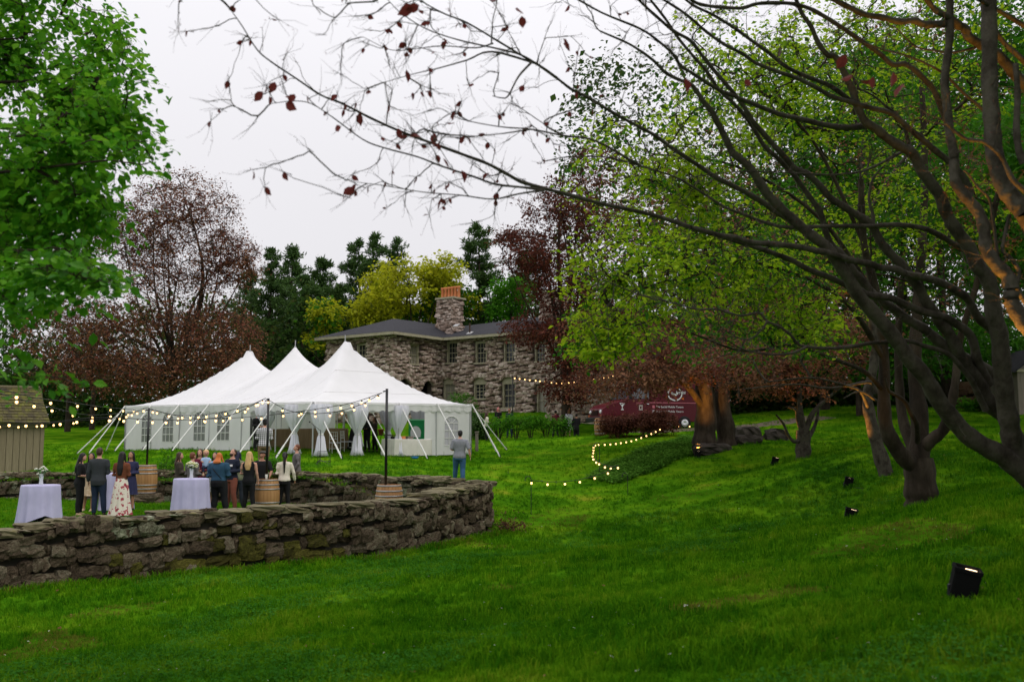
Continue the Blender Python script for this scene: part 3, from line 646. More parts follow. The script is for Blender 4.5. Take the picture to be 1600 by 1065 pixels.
# ------------------------------------------------------------ timber sheds
M['siding'] = mat('olive_siding', [(0.155, 0.125, 0.075), (0.20, 0.165, 0.10), (0.245, 0.205, 0.13)], scale=3, rough=0.75, stretch=(6, 6, .6), obj_rand=.35, bump=.15)
M['shingle'] = mat('mossy_shingle', [(0.026, 0.021, 0.012), (0.052, 0.043, 0.023), (0.085, 0.073, 0.030), (0.11, 0.11, 0.016), (0.20, 0.18, 0.11)], scale=2.2, rough=0.95, bump=.5, island=True, obj_rand=.35)
M['siding_grey'] = mat('grey_siding', [(0.16, 0.135, 0.11), (0.24, 0.205, 0.17)], scale=3, rough=0.8, stretch=(6, 6, .6), obj_rand=.35)
def build_shed():
    c0 = at(69, 660, 40)[:2]; u = np.array([.90, .436]); u /= np.linalg.norm(u); nn = np.array([u[1], -u[0]]); W, D = 6.0, 4.0
    zb, ze, zr = gz(*c0) - .6, at(69, 661, 40)[2], at(55, 607, 42)[2]
    root = thing('garden_shed', 'olive vertical board shed with a mossy shingled roof at the left edge', 'shed', (*(c0 - u * 2), zb))
    R = Matrix(((u[0], nn[0], 0), (u[1], nn[1], 0), (0, 0, 1)))
    MB().box((*(c0 - u * W / 2 - nn * (D / 2 + .03)), (zb + ze) / 2), (W - .06, D - .06, ze - zb), rot=R).build('wall', M['siding'], root, world=True)
    bd = None; wdt = .24
    for k in range(int(W / wdt)):
        p = c0 - u * (wdt * (k + .5) + .12)
        me = bd or MB().box((0, 0, 0), (wdt - .018, .03, ze - zb - .2)).mesh('board', M['siding']); bd = me
        o = bpy.data.objects.new('board', me); COL.objects.link(o); o.parent = root; o.matrix_parent_inverse = wm(root).inverted(); o.matrix_basis = Matrix.Translation((*p, (zb + ze) / 2 - .08)) @ R.to_4x4()
    f = MB(); f.frame_box((*(c0 - u * .05 + nn * .02), zb), (*(c0 - u * .05 + nn * .02), ze), (*nn, 0), .12, .05); f.frame_box((*(c0 + u * .1 + nn * .06), ze - .08), (*(c0 - u * W + nn * .06), ze - .08), (0, 0, 1), .10, .18); f.build('corner_trim', M['siding'], root, world=True)
    for k in range(int(D / wdt)):
        p = c0 - nn * (wdt * (k + .5)) + u * .012
        o = bpy.data.objects.new('board', bd); COL.objects.link(o); o.parent = root; o.matrix_parent_inverse = wm(root).inverted(); o.matrix_basis = Matrix.Translation((*p, (zb + ze) / 2 - .08)) @ Matrix(((nn[0], u[0], 0), (nn[1], u[1], 0), (0, 0, 1))).to_4x4()
    # gambrel-like front slope in shingle courses
    e = c0 + nn * .3 + u * .22; r0 = c0 - nn * 1.5 - u * .25; sl = np.array([*(r0 - e), zr - ze]); mb = MB()
    MB().prism([(.1, ze), (-W, ze), (-W, zr), (-.15, zr)], (*(c0 - nn * 1.55), 0), (*u, 0), (0, 0, 1), (*-nn, 0), 1.5).build('gable_core', M['siding'], root, world=True)
    rr = random.Random(4); L_ = 13
    b_ = np.array([*(e - u * W), ze]); 
    MB().add([np.array([*e, ze - .02]), np.array([*(e - u * W), ze - .02]), np.array([*(r0 - u * (W - .4)), zr - .02]), np.array([*r0, zr - .02]), np.array([*(r0 - nn * 2.6), ze])  , np.array([*(r0 - u * W - nn * 2.6), ze])], quads=[(0, 1, 2, 3), (3, 2, 5, 4)]).build('roof', M['shingle'], root, world=True)
    sl_n = np.cross(np.array([*u, 0]), sl / np.linalg.norm(sl)); sl_n *= np.sign(sl_n[2]) / np.linalg.norm(sl_n)
    for k in range(L_):
        f0, f1 = k / L_, (k + 1.35) / L_; x = 0.0; wl = W - .1
        while x < wl:
            wd = rr.uniform(.10, .24); q0 = np.array([*e, ze]) + sl * f0 - np.array([*u, 0]) * (x); q1 = q0 - np.array([*u, 0]) * (wd - .008); up = sl * min(f1 - f0, 1 - f0 + .02); t = sl_n * rr.uniform(.025, .045)
            mb.add([q0 + t, q1 + t, q1 + up * 1 + sl_n * .006, q0 + up + sl_n * .006, q0, q1], quads=[(0, 1, 2, 3), (4, 5, 1, 0)]); x += wd
    tag(mb.build('shingles', M['shingle'], root, world=True), kind='stuff')
    MB().frame_box(np.array([*(r0 + u * .05), zr + .03]), np.array([*(r0 - u * W), zr + .03]), (0, 0, 1), .14, .07).build('ridge_cap', M['siding'], root, world=True)
build_shed()

def build_right_shed():
    p = at(1592, 640, 55); c = p[:2]; zb = gz(*c) - .2; root = thing('garden_shed', 'small grey timber shed with an amber lit eave at the right edge on the hill', 'shed', (*c, zb))
    W, D, H = 3.2, 3.2, at(1592, 578, 55)[2] - zb; x0 = c[0] + .0
    MB().box((x0 + W / 2, c[1] + D / 2 + .02, zb + H / 2), (W - .05, D - .05, H)).build('wall', M['siding_grey'], root, world=True)
    me = MB().box((0, 0, 0), (.19, .03, H)).mesh('board', M['siding_grey'])
    for k in range(16):
        o = bpy.data.objects.new('board', me); COL.objects.link(o); o.parent = root; o.matrix_parent_inverse = wm(root).inverted(); o.matrix_basis = Matrix.Translation((x0 + .1 + k * .2, c[1], zb + H / 2))
    MB().prism([(-.05, zb + H), (W + .05, zb + H), (W / 2, zb + H + 1.25)], (x0, c[1] + .0, 0), (1, 0, 0), (0, 0, 1), (0, 1, 0), D).build('gable', M['siding_grey'], root, world=True)
    rf = MB()
    for s in (-1, 1):
        a = np.array([x0 + W / 2, 0, zb + H + 1.33]); b = np.array([x0 + W / 2 + s * (W / 2 + .3), 0, zb + H - .12])
        rf.add([a + [0, c[1] - .25, 0], b + [0, c[1] - .25, 0], b + [0, c[1] + D + .2, 0], a + [0, c[1] + D + .2, 0], a + [0, c[1] - .25, -.07], b + [0, c[1] - .25, -.07]], quads=[(0, 1, 2, 3), (4, 5, 1, 0)])
    rf.build('roof', M['roof'], root, world=True)
    MB().box((x0 + W / 2, c[1] - .06, zb + H - .02), (W + .1, .06, .16)).build('eave_board', M['trim'], root, world=True)
build_right_shed()
def build_right_wall():
    P = np.array([at(1492, 612, 62), at(1560, 612, 60)]); zg = gz(*P[0][:2]); root = thing('stone_wall', 'short reddish stacked stone wall beyond the trees on the right hill', 'stone wall', P[0])
    L = lay_stones(P, lambda s: zg - .2, lambda s: at(1492, 598, 62)[2], .45, .24, 91)
    me = [stone_mesh('stone', mat('rust_stone', [(0.05, 0.03, 0.022), (0.15, 0.075, 0.05), (0.26, 0.16, 0.11)], scale=4, rough=.9, bump=.6, obj_rand=.5), 900 + i, n=2) for i in range(4)]
    wall_core(fine_line(P), 1, .5, lambda s: zg - .1, lambda s: at(1492, 598, 62)[2], 'wall_core', root)
    set_stones(root, L, .3, -1, lambda c, r: r.choice(me), 92, proud=-.08)
build_right_wall()
# ------------------------------------------------------------ pole tent
M['canvas'] = mat('white_canvas', [(0.80, 0.79, 0.80), (0.86, 0.85, 0.86)], scale=1.2, rough=0.55, trans=0.22, spec=.3)
M['canvas_wall'] = mat('white_vinyl_wall', [(0.84, 0.83, 0.83), (0.90, 0.89, 0.89)], scale=1.5, rough=0.5, trans=0.3)
M['vinyl'] = mat('clear_vinyl', [(0.13, 0.13, 0.13), (0.25, 0.25, 0.26)], scale=1.2, rough=0.15, spec=.6)
M['vinyl_lit'] = mat('vinyl_painted_lit', [(0.40, 0.39, 0.43), (0.52, 0.51, 0.55)], scale=1.2, rough=0.25, spec=.5)  # lit copy of the window vinyl: the light is put into its paler colour
M['drape'] = mat('white_drape', [(0.74, 0.73, 0.82), (0.86, 0.85, 0.92)], scale=3, rough=0.8, trans=0.2, stretch=(4, 4, .5))
M['strap'] = mat('white_strap', [(0.75, 0.74, 0.72)], rough=0.6)
M['black_metal'] = mat('black_metal', [(0.008, 0.008, 0.01)], rough=0.45, spec=.4)
M['pole'] = mat('aluminium_pole', [(0.55, 0.55, 0.56)], rough=0.35, metallic=.7)
T_B = np.array([-7.77, 39.0]); T_E = np.array([-.765, .644]); T_N = np.array([.644, .765]); T_L, T_W = 14.2, 9.15
def t_pt(s, t): return T_B + T_E * s + T_N * t
def t_eave(s, t): return 1.56 + .012 * s + .018 * t
PK = (3.55, 7.15, 10.75); PEAK_Z = 4.52
def canopy_z(s, t):
    v = abs(t / T_W * 2 - 1); pw = 1.55
    if PK[0] <= s <= PK[2]:
        k = 0 if s < PK[1] else 1; q = (s - PK[k]) / (PK[k + 1] - PK[k]); R = 1 - .40 * (1 - abs(2 * q - 1) ** 1.25) ** .85
        # the peak is pinched: the cross fall is sharper at a pole than between two
        g = R * (1 - v) ** (1.15 + .55 * R)
    else:
        p = PK[0] if s < PK[0] else PK[2]; e = 0 if s < PK[0] else T_L
        a, b = abs(s - p) / abs(e - p), v; q = max(a, b); q = (q ** 6 + (0.5 * (a ** 6 + b ** 6))) / max(1e-6, (q ** 5 + 0.5 * (a ** 6 + b ** 6) / max(q, 1e-6))) if q > 0 else 0
        g = (1 - min(1, q)) ** 1.7
    e_ = t_eave(s, t); return e_ + (PEAK_Z - e_) * g
def build_tent():
    root = thing('event_tent', 'white three peaked pole tent with open curtained front beside the stone house', 'tent', (*t_pt(T_L / 2, T_W / 2), gz(*t_pt(T_L / 2, T_W / 2))))
    ss = np.unique(np.concatenate([np.linspace(0, T_L, 72), PK])); ts = np.linspace(0, T_W, 49)
    P = np.array([[(*t_pt(s, t), canopy_z(s, t)) for t in ts] for s in ss])
    MB().grid(P).build('canopy', M['canvas'], root, smooth=True, world=True)
    for p in PK:
        q = np.array([*t_pt(p, T_W / 2), PEAK_Z]); MB().tube([q - [0, 0, .05], q + [0, 0, .28]], .022, 8).build('peak_finial', M['pole'], root, world=True)
        MB().tube([[*q[:2], gz(*q[:2])], q], .05, 8).build('centre_pole', M['pole'], root, world=True)
    sm = MB()
    for s in list(np.linspace(0, T_L, 13))[1:-1]:
        sm.tube([(*t_pt(s, t), canopy_z(s, t) + .004) for t in ts], .011, 4)
    sm.build('seam', M['canvas_wall'], root, world=True)
    # valance: gathered strip with a scalloped hem on all four sides
    cor = [(0, 0), (T_L, 0), (T_L, T_W), (0, T_W), (0, 0)]
    for k in range(4):
        (s0, t0), (s1, t1) = cor[k], cor[k + 1]; Lg = abs(s1 - s0) + abs(t1 - t0); n = int(Lg / .075); rows = []
        o2 = (T_N * -1, T_E, T_N, -T_E)[k]
        for i in range(n + 1):
            f = i / n; s, t = s0 + (s1 - s0) * f, t0 + (t1 - t0) * f; q = t_pt(s, t); z = t_eave(s, t); x = f * Lg
            drop = .30 + .07 * abs(math.sin(x * math.pi / .55)); w_ = .02 * math.sin(x * 9) + .012 * math.sin(x * 23)
            rows.append([(*(q + o2 * .012), z + .005), (*(q + o2 * (.03 + w_ * .5)), z - drop * .5), (*(q + o2 * (.02 + w_)), z - drop)])
        MB().grid(rows).build('valance', M['canvas_wall'], root, smooth=True, world=True)
        r = MB(); c = []
        for i in range(0, n + 1, 2):
            f = i / n; s, t = s0 + (s1 - s0) * f, t0 + (t1 - t0) * f; c.append((*(t_pt(s, t) + o2 * .07), t_eave(s, t) - .05 - .03 * abs(math.sin(f * Lg * math.pi / 1.2))))
        r.tube(c, .013, 5).build('eave_rope', M['strap'], root, world=True)
    # side poles, guy straps and stakes
    def guy(s, t, o2, reach=1.75):
        q = t_pt(s, t); z = t_eave(s, t); zg = gz(*q); MB().tube([(*q, zg), (*q, z)], .028, 8).build('side_pole', M['pole'], root, world=True)
        e = q + o2 * reach; ze = gz(*e); b = np.array([*e, ze + .05]); a = np.array([*(q + o2 * .05), z]); m_ = b + (a - b) * .24
        MB().tube([a, m_], .024, 6).build('guy_strap', M['strap'], root, world=True)
        tube = MB().tube([m_, b], .033, 6).build('guy_ratchet', M['strap'], root, world=True)
        MB().tube([b + np.array([*(-o2 * .03), .16]), b - np.array([*(-o2 * .1), .25])], .018, 6).build('stake', M['black_metal'], root, world=True)
    for k in range(7): guy(k * T_L / 6, 0, -T_N)
    for k in range(1, 4): guy(0, k * T_W / 4, -T_E)
    guy(0, 0.01, -T_E); guy(0, T_W, -T_E); guy(0, T_W - .1, T_N, 2.6); guy(T_L, 0, T_E); guy(T_L, .1, (T_E - T_N) * .7, 2.3)
    for k in range(7): guy(k * T_L / 6, T_W, T_N)
    # window walls: left two thirds of the long side, last bay of the near end, and the far sides
    def wall(s0, t0, s1, t1, o2, wins, lit_panes=False):
        a, b = t_pt(s0, t0), t_pt(s1, t1); d = (b - a) / np.linalg.norm(b - a); Lg = np.linalg.norm(b - a); za = t_eave(s0, t0) - .12; zb_ = t_eave(s1, t1) - .12
        n = int(Lg / .14); xs = np.linspace(0, Lg, n + 1); W_ = [(c - .46, c + .46) for c in wins]; z0w, z1w = .42, 1.72
        rows = []; base = [gz(*(a + d * x)) + .02 for x in (0, Lg)]
        H = lambda x: np.interp(x, (0, Lg), (za, zb_)); B = lambda x: np.interp(x, (0, Lg), base)
        pan = MB()
        # the wall cloth, rippled, in columns that leave the window openings free
        edges = sorted({0.0, Lg} | {e for w2 in W_ for e in w2})
        for e0, e1 in zip(edges[:-1], edges[1:]):
            iswin = any(w0 - 1e-6 <= e0 and e1 <= w1 + 1e-6 for w0, w1 in W_); m_ = max(2, int((e1 - e0) / .1)); X = np.linspace(e0, e1, m_ + 1)
            rip = lambda x, f: .03 * math.sin(x * 4.1 + f) + .015 * math.sin(x * 11)
            if not iswin: pan.grid([[(*(a + d * x + o2 * (-.02 + rip(x, f * 2) * (.4 + .6 * (1 - f)))), B(x) + (H(x) - B(x)) * f) for f in np.linspace(0, 1, 9)] for x in X])
            else:
                c = (e0 + e1) / 2
                pan.grid([[(*(a + d * x + o2 * -.02), B(x) + z0w * f) for f in np.linspace(0, 1, 3)] for x in X])
                ht = lambda x: B(x) + z1w - .30 + .30 * math.sqrt(max(0, 1 - ((x - c) / .46) ** 2))
                pan.grid([[(*(a + d * x + o2 * -.02), ht(x) + (H(x) - ht(x)) * f) for f in np.linspace(0, 1, 3)] for x in X])
        side = pan.build('sidewall', M['canvas_wall'], root, smooth=True, world=True)
        for w0, w1 in W_:
            c = (w0 + w1) / 2; th = np.linspace(0, math.pi, 13); pb = B(c); poly = [(w0, pb + z0w), (w1, pb + z0w)] + [(c + .46 * math.cos(x), pb + z1w - .30 + .30 * math.sin(x)) for x in th]
            pa = MB().prism(poly, (*(a + o2 * -.03), 0), (*d, 0), (0, 0, 1), (*-o2, 0), .008).build('window', M['vinyl_lit' if lit_panes else 'vinyl'], side, world=True)
            g = MB(); q3 = lambda x, z: np.array([*(a + d * x + o2 * -.012), z])
            for x in (w0 + .0, c - .155, c + .155, w1): g.frame_box(q3(x, pb + z0w), q3(x, pb + z1w - .30), (*o2, 0), .028, .012)
            for z in np.linspace(z0w, z1w - .30, 4): g.frame_box(q3(w0, pb + z), q3(w1, pb + z), (*o2, 0), .028, .012)
            ar = [q3(c + .46 * math.cos(x), pb + z1w - .30 + .30 * math.sin(x)) for x in th]; g.tube(ar, .016, 4)
            for x in (.8, 1.57, 2.34): g.frame_box(q3(c, pb + z1w - .30), q3(c + .46 * math.cos(x), pb + z1w - .30 + .30 * math.sin(x)), (*o2, 0), .022, .012)
            g.build('window_grid', M['strap'], side, world=True)
    X = lambda u: (lambda k: (k * T_B[1] - T_B[0]) / (T_E[0] - k * T_E[1]))((u - CX) / F_PX)      # distance along the long side seen at column u
    wall(X(392), 0, T_L, 0, -T_N, [X(350) - X(392), X(313) - X(392), X(264) - X(392), X(231) - X(392)])
    Y_ = lambda u: (lambda k: (k * T_B[1] - T_B[0]) / (T_N[0] - k * T_N[1]))((u - CX) / F_PX)
    wall(0, Y_(664), 0, T_W, -T_E, [Y_(706) - Y_(664)], lit_panes=True)
    wall(0, T_W, 2.6, T_W, T_N, []); wall(T_L - 4.6, T_W, T_L, T_W, T_N, [1.2, 3.4]); wall(T_L, 0, T_L, T_W, T_E, [2.2, 6.8])
    # drapes tied at the poles
    def drape(s, t, tie=.42, wide=.40):
        q = t_pt(s, t); z1 = t_eave(s, t) - .10; z0 = gz(*q) + .02; zt = z0 + (z1 - z0) * tie
        prof = [(wide * .9, z1), (wide, z1 - .25), (wide * .78, z1 - (z1 - zt) * .55), (.10, zt + .06), (.085, zt), (.13, zt - .12), (.19, z0 + .25), (.20 + wide * .15, z0 + .02), (.02, z0)]
        dr = MB().lathe([(r * .999, z) for r, z in prof], 40, (q[0], q[1], 0), wob=lambda a, u: 1 + (.16 if u < .9 else .05) * math.sin(a * 10 + s) + .05 * math.sin(a * 17))
        o = dr.build('drape', M['drape'], root, smooth=True, world=True)
        MB().lathe([(.095, zt - .03), (.11, zt), (.095, zt + .03)], 14, (q[0], q[1], 0)).build('drape_tie', M['strap'], o, world=True)
    for u in (412, 458, 499): drape(X(u), .12)
    for u in (562, 626): drape(.12, Y_(u))
    for s in (3.2, 5.4, 7.6): drape(s, T_W - .15)
    return X, Y_
TX, TY = build_tent()
# ------------------------------------------------------------ cocktail tables, barrels, poles, hooks, lamps
M['table_cloth'] = mat('lavender_white_cloth', [(0.40, 0.38, 0.57), (0.50, 0.48, 0.67)], scale=2, rough=0.85)
M['cream_cloth'] = mat('cream_cloth', [(0.55, 0.53, 0.47), (0.68, 0.66, 0.60)], scale=2, rough=0.85)
M['tan_cloth'] = mat('tan_cloth', [(0.22, 0.15, 0.075), (0.32, 0.23, 0.13)], scale=2, rough=0.85, stretch=(5, 5, .5))
M['oak'] = mat('barrel_oak', [(0.24, 0.115, 0.04), (0.36, 0.185, 0.07), (0.46, 0.26, 0.11)], scale=3, rough=0.6, stretch=(6, 6, .5), obj_rand=.5, bump=.2)
M['hoop'] = mat('zinc_hoop', [(0.22, 0.21, 0.20), (0.36, 0.35, 0.34)], scale=5, rough=0.45, metallic=.5)
M['glass'] = mat('clear_glass', [(0.62, 0.64, 0.66)], rough=0.08, spec=.8)
M['flower_white'] = mat('white_petal', [(0.72, 0.72, 0.60), (0.82, 0.82, 0.72)], scale=20, rough=.7, trans=.2)
M['flower_yellow'] = mat('pale_yellow_petal', [(0.62, 0.66, 0.28), (0.75, 0.76, 0.48)], scale=20, rough=.7, trans=.2)
M['leaf_plain'] = mat('cut_stem', [(0.03, 0.10, 0.015), (0.07, 0.17, 0.03)], scale=9, rough=.6)
def cocktail_table(p, h, r, label, seed, gap=None):
    root = thing('cocktail_table', label, 'table', p, 0, 'cocktail tables with lavender white cloths')
    rr = random.Random(seed); ph = [rr.uniform(0, 6.28) for _ in range(3)]
    def wob(a, t):
        k = max(0, (t - .35) / .65); return 1 + k * (.055 * math.sin(a * 11 + ph[0]) + .03 * math.sin(a * 17 + ph[1])) + .01 * k * math.sin(a * 5)
    hem = .02
    prof = [(.02, h), (r * .9, h + .004), (r * .985, h), (r * 1.01, h - .03), (r * 1.03, h - .25), (r * 1.06, h * .5), (r * 1.11, h * .22), (r * 1.15, hem)]
    mb = MB().lathe(prof, 88, wob=wob)
    if gap is not None:                                       # the hem is hitched up on one side
        V = mb.v[0]; a = np.arctan2(V[:, 1], V[:, 0]); d = np.abs((a - gap + math.pi) % (2 * math.pi) - math.pi); k = np.clip(1 - d / 1.0, 0, 1); V[:, 2] += k * .20 * np.clip((h * .6 - V[:, 2]) / (h * .6), 0, 1)
    mb.build('tablecloth', M['table_cloth'], root, smooth=True)
    MB().lathe([(.03, .03), (.03, h - .03)], 10).build('pedestal', M['black_metal'], root); MB().lathe([(.02, .05), (.26, .03), (.27, .01), (.02, .005)], 16).build('foot_plate', M['black_metal'], root)
    return root
def vase(p, label, big, seed):
    rr = random.Random(seed); root = thing('flower_vase', label, 'vase', p)
    MB().lathe([(.045, .0), (.05, .02), (.04, .10), (.055, .24), (.062, .26), (.055, .255), (.035, .1), (.03, .03)], 14).build('glass_vase', M['glass'], root, smooth=True)
    n = 16 if big else 11
    for k in range(n):
        a = rr.uniform(0, 6.28); sp = .13 if big else .16; d = rr.uniform(.02, sp); z = .36 + rr.uniform(-.06, .08) - d * .3; q = (math.cos(a) * d, math.sin(a) * d, z)
        st = MB().tube([(0, 0, .08), (q[0] * .5, q[1] * .5, .22), q], .006, 4).build('stem', M['leaf_plain'], root)
        fl = MB(); R = rr.uniform(.045, .065) if big else rr.uniform(.028, .045)
        for j in range(9):
            t = j * 2.4; e = R * (.25 + .75 * j / 9); c = np.array(q) + [math.cos(t) * e, math.sin(t) * e, (.6 - j / 9) * R * .7]; fl.ball(c, (R * .5, R * .5, R * .28), 6, 4)
        fl.build('blossom', M['flower_yellow' if big and k % 3 else 'flower_white'], root, smooth=True)
    lf = MB()
    for k in range(16):
        a = rr.uniform(0, 6.28); d = rr.uniform(.1, .22); t = np.array([math.cos(a), math.sin(a), 0]); s = np.array([-t[1], t[0], 0]); b = np.array([0, 0, .25]) + t * .04
        lf.add([b, b + t * d * .5 + s * .022 + [0, 0, .09], b + t * d + [0, 0, rr.uniform(.0, .16)], b + t * d * .5 - s * .022 + [0, 0, .09]], quads=[(0, 1, 2, 3)])
    lf.build('foliage', M['leaf_plain'], root)
def on_pit(u, v, Y): p = at(u, v, Y); p[2] = PIT_Z; return p
TH = 1.09
t1 = at(64, 757, 24.4); cocktail_table((t1[0], t1[1], PIT_Z), t1[2] - PIT_Z, .44, 'lavender draped cocktail table nearest the left edge, hem hitched up', 1, gap=-.9)
t2 = at(299, 747, 26.6); cocktail_table((t2[0], t2[1], PIT_Z), t2[2] - PIT_Z, .445, 'lavender draped cocktail table in front of the group by the oak barrel', 2)
t3 = at(183, 744, 29.0); cocktail_table((t3[0], t3[1], PIT_Z), 1.07, .42, 'lavender draped cocktail table behind the floral skirt', 3)
vase((t1[0], t1[1], t1[2] + .006), 'small vase of white lilies and greens on the left cocktail table', False, 5)
vase((t2[0], t2[1], t2[2] + .006), 'glass vase of pale yellow hydrangeas on the cocktail table', True, 6)
g = thing('drinking_glass', 'clear glass on the table between the jacket and the floral skirt', 'glass', (t3[0] - .18, t3[1] - .2, PIT_Z + 1.077)); MB().lathe([(.03, 0), (.034, .14), (.03, .14), (.027, .02), (.0, .02)], 12).build('tumbler', M['glass'], g, smooth=True)

def barrel(p, label, h=.93, rb=.345, rh=.285):
    root = thing('wine_barrel', label, 'barrel', p, random.uniform(0, 1), 'oak wine barrels holding light poles'); n = 22
    R = lambda f: rh + (rb - rh) * (1 - (2 * f - 1) ** 2)
    me = None
    for k in range(n):
        a0, a1 = 2 * math.pi * (k + .02) / n, 2 * math.pi * (k + .98) / n; mb = MB()
        if me is None:
            P = [[(R(f) * math.cos(a), R(f) * math.sin(a), f * h) for f in np.linspace(0, 1, 8)] for a in (2 * math.pi * .02 / n, math.pi / n, 2 * math.pi * .98 / n)]
            I = [(x * .93, y * .93, z) for x, y, z in (P[0][0], P[2][0], P[2][-1], P[0][-1])]
            mb.grid(P); mb.add([P[0][-1], P[2][-1], I[2], I[3]], quads=[(0, 1, 2, 3)]); me = mb.mesh('stave', M['oak'], True)
        o = bpy.data.objects.new('stave', me); COL.objects.link(o); o.parent = root; o.rotation_euler = (0, 0, 2 * math.pi * k / n)
    for f in (.035, .17, .30, .70, .83, .965): MB().lathe([(R(f - .022) + .001, (f - .022) * h), (R(f) + .008, (f - .02) * h), (R(f) + .008, (f + .02) * h), (R(f + .022) + .001, (f + .022) * h)], 28).build('hoop', M['hoop'], root, smooth=True)
    MB().lathe([(.001, h - .035), (rh * .95, h - .035), (rh * .96, h - .05)], 24).build('barrel_head', M['oak'], root)
    return root
def light_pole(p, top, label):
    root = thing('light_pole', label, 'pole', p, 0, 'black string light poles')
    MB().tube([(0, 0, 0), (0, 0, top - p[2])], .033, 10).build('post', M['black_metal'], root, smooth=True)
    MB().tube([(-.1, 0, top - p[2] - .07), (.03, 0, top - p[2] - .05)], .018, 6).build('cable_hook', M['black_metal'], root)
b1 = on_pit(228, 767, 32.5); b1[2] += .30
_sl = bpy.data.objects.new('stone_slab', stone_mesh('stone_slab', M['stone'], 940, round_=.25)); COL.objects.link(_sl); _sl.location = (b1[0], b1[1], b1[2] - .17); _sl.scale = (.95, .8, .36); tag(_sl, 'flat stone under the barrel by the back wall', 'stone slab', None, 'thing')
barrel(b1, 'oak wine barrel by the back stone wall behind the women')
b2 = on_pit(417, 790, 28.2); barrel(b2, 'oak wine barrel between the blonde woman and the cream jacket')
b3 = on_pit(608, 790, 24.6); barrel(b3, 'oak wine barrel half hidden behind the front stone wall')
P1 = (b1[0], b1[1] + .0, b1[2] + .90); P2 = (b2[0] - .03, b2[1], PIT_Z + .90); P3_ = (b3[0] - .09, b3[1], PIT_Z + .90)
p1t, p2t, p3t = at(228, 637, b1[1]), at(415, 622, b2[1]), at(602, 607, b3[1])
light_pole(P1, p1t[2], 'black light pole standing in the barrel by the back wall'); light_pole(P2, p2t[2], 'black light pole in the barrel among the guests'); light_pole(P3_, p3t[2], 'black light pole in the barrel behind the front wall')
cu = thing('plastic_cup', 'pale drink cup on the barrel between guests', 'cup', (b2[0] + .02, b2[1] - .22, PIT_Z + .93)); MB().lathe([(.028, 0), (.04, .13), (.036, .13), (.0, .1)], 12).build('cup', M['cream_cloth'], cu, smooth=True)

M['bulb'] = mat('warm_bulb', [(1.0, 0.75, 0.4)], rough=.2, emission=(1.0, 0.56, 0.20), estr=4.0)
M['cable'] = mat('black_cable', [(0.006, 0.006, 0.006)], rough=.6)
BULB = {r: MB().ball((0, 0, -r * 1.5), (r, r, r * 1.15), 10, 8).mesh('bulb', M['bulb'], True) for r in (.028, .032, .038)}
SOCK = MB().lathe([(.018, .0), (.02, -.05), (.0, -.052)], 8).mesh('socket', M['cable'])
def string_light(label, pts, n, r=.032, group='strings of warm globe bulbs', first=.03, last=.97, off=None, droop=True):
    pts = np.array(pts); root = thing('string_light', label, 'string lights', pts[0], 0, group); C = spline(pts, 14)
    MB().tube(C, .009, 4).build('cable', M['cable'], root, world=True); S = np.concatenate([[0], np.cumsum(np.linalg.norm(np.diff(C, axis=0), axis=1))])
    for k in range(n):
        f = (first + (last - first) * k / max(1, n - 1)) * S[-1] + random.uniform(-.05, .05); q = [np.interp(f, S, C[:, i]) for i in range(3)]
        b = bpy.data.objects.new('bulb', BULB[r]); COL.objects.link(b); b.parent = root; b.matrix_parent_inverse = wm(root).inverted(); b.location = (q[0], q[1], q[2] - .035)
        s = bpy.data.objects.new('socket', SOCK); COL.objects.link(s); s.parent = b; s.location = (0, 0, .02)
A = lambda *a: at(*a)
string_light('bulb string from the front wall pole sagging to the pole among the guests', [p3t - [.08, 0, .1], A(560, 633, 25.5), A(510, 645, 26.8), A(455, 642, 27.6), p2t], 9, .028)
string_light('bulb string from the front wall pole along the tent edge to the back pole', [p3t - [.08, 0, .1], A(545, 630, 28), A(470, 642, 31), A(390, 651, 32.5), A(300, 653, 34), p1t], 15, .032)
string_light('bulb string between the pole among the guests and the pole by the back wall', [p2t, A(385, 634, 29.5), A(330, 646, 31), A(275, 648, 33), p1t], 12, .032)
string_light('bulb string crossing behind the guests below the tent edge', [p2t, A(360, 648, 28), A(300, 655, 28), A(240, 655, 27), A(150, 652, 26), A(60, 660, 25), A(-60, 655, 24)], 20, .032)
string_light('bulb string running from the back wall pole past the shed front', [p1t, A(180, 652, 35), A(120, 657, 35), A(60, 662, 35), A(0, 663, 35), A(-70, 655, 35)], 14, .032)
string_light('high bulb string swooping up from the tent corner to the left edge', [A(212, 640, 40), A(157, 635, 31), A(110, 628, 26), A(55, 621, 22.5), A(3, 608, 19.5), A(-60, 590, 17)], 8, .032)
string_light('bulb string passing below the tent corner and rising over the shed', [A(240, 640, 38), A(200, 644, 35), A(141, 648, 30), A(88, 638, 26), A(57, 630, 23.5), A(27, 622, 21), A(-50, 600, 18)], 9, .032)
string_light('bulb string over the garden shrubs in front of the house', [A(800, 588, 62), A(835, 592, 61), A(880, 596, 60), A(930, 590, 60), A(985, 580, 58)], 22, .038)
pg = on_ground(801, 668, 62); light_pole(pg, at(801, 587, 62)[2], 'thin black light pole standing against the house among the shrubs')

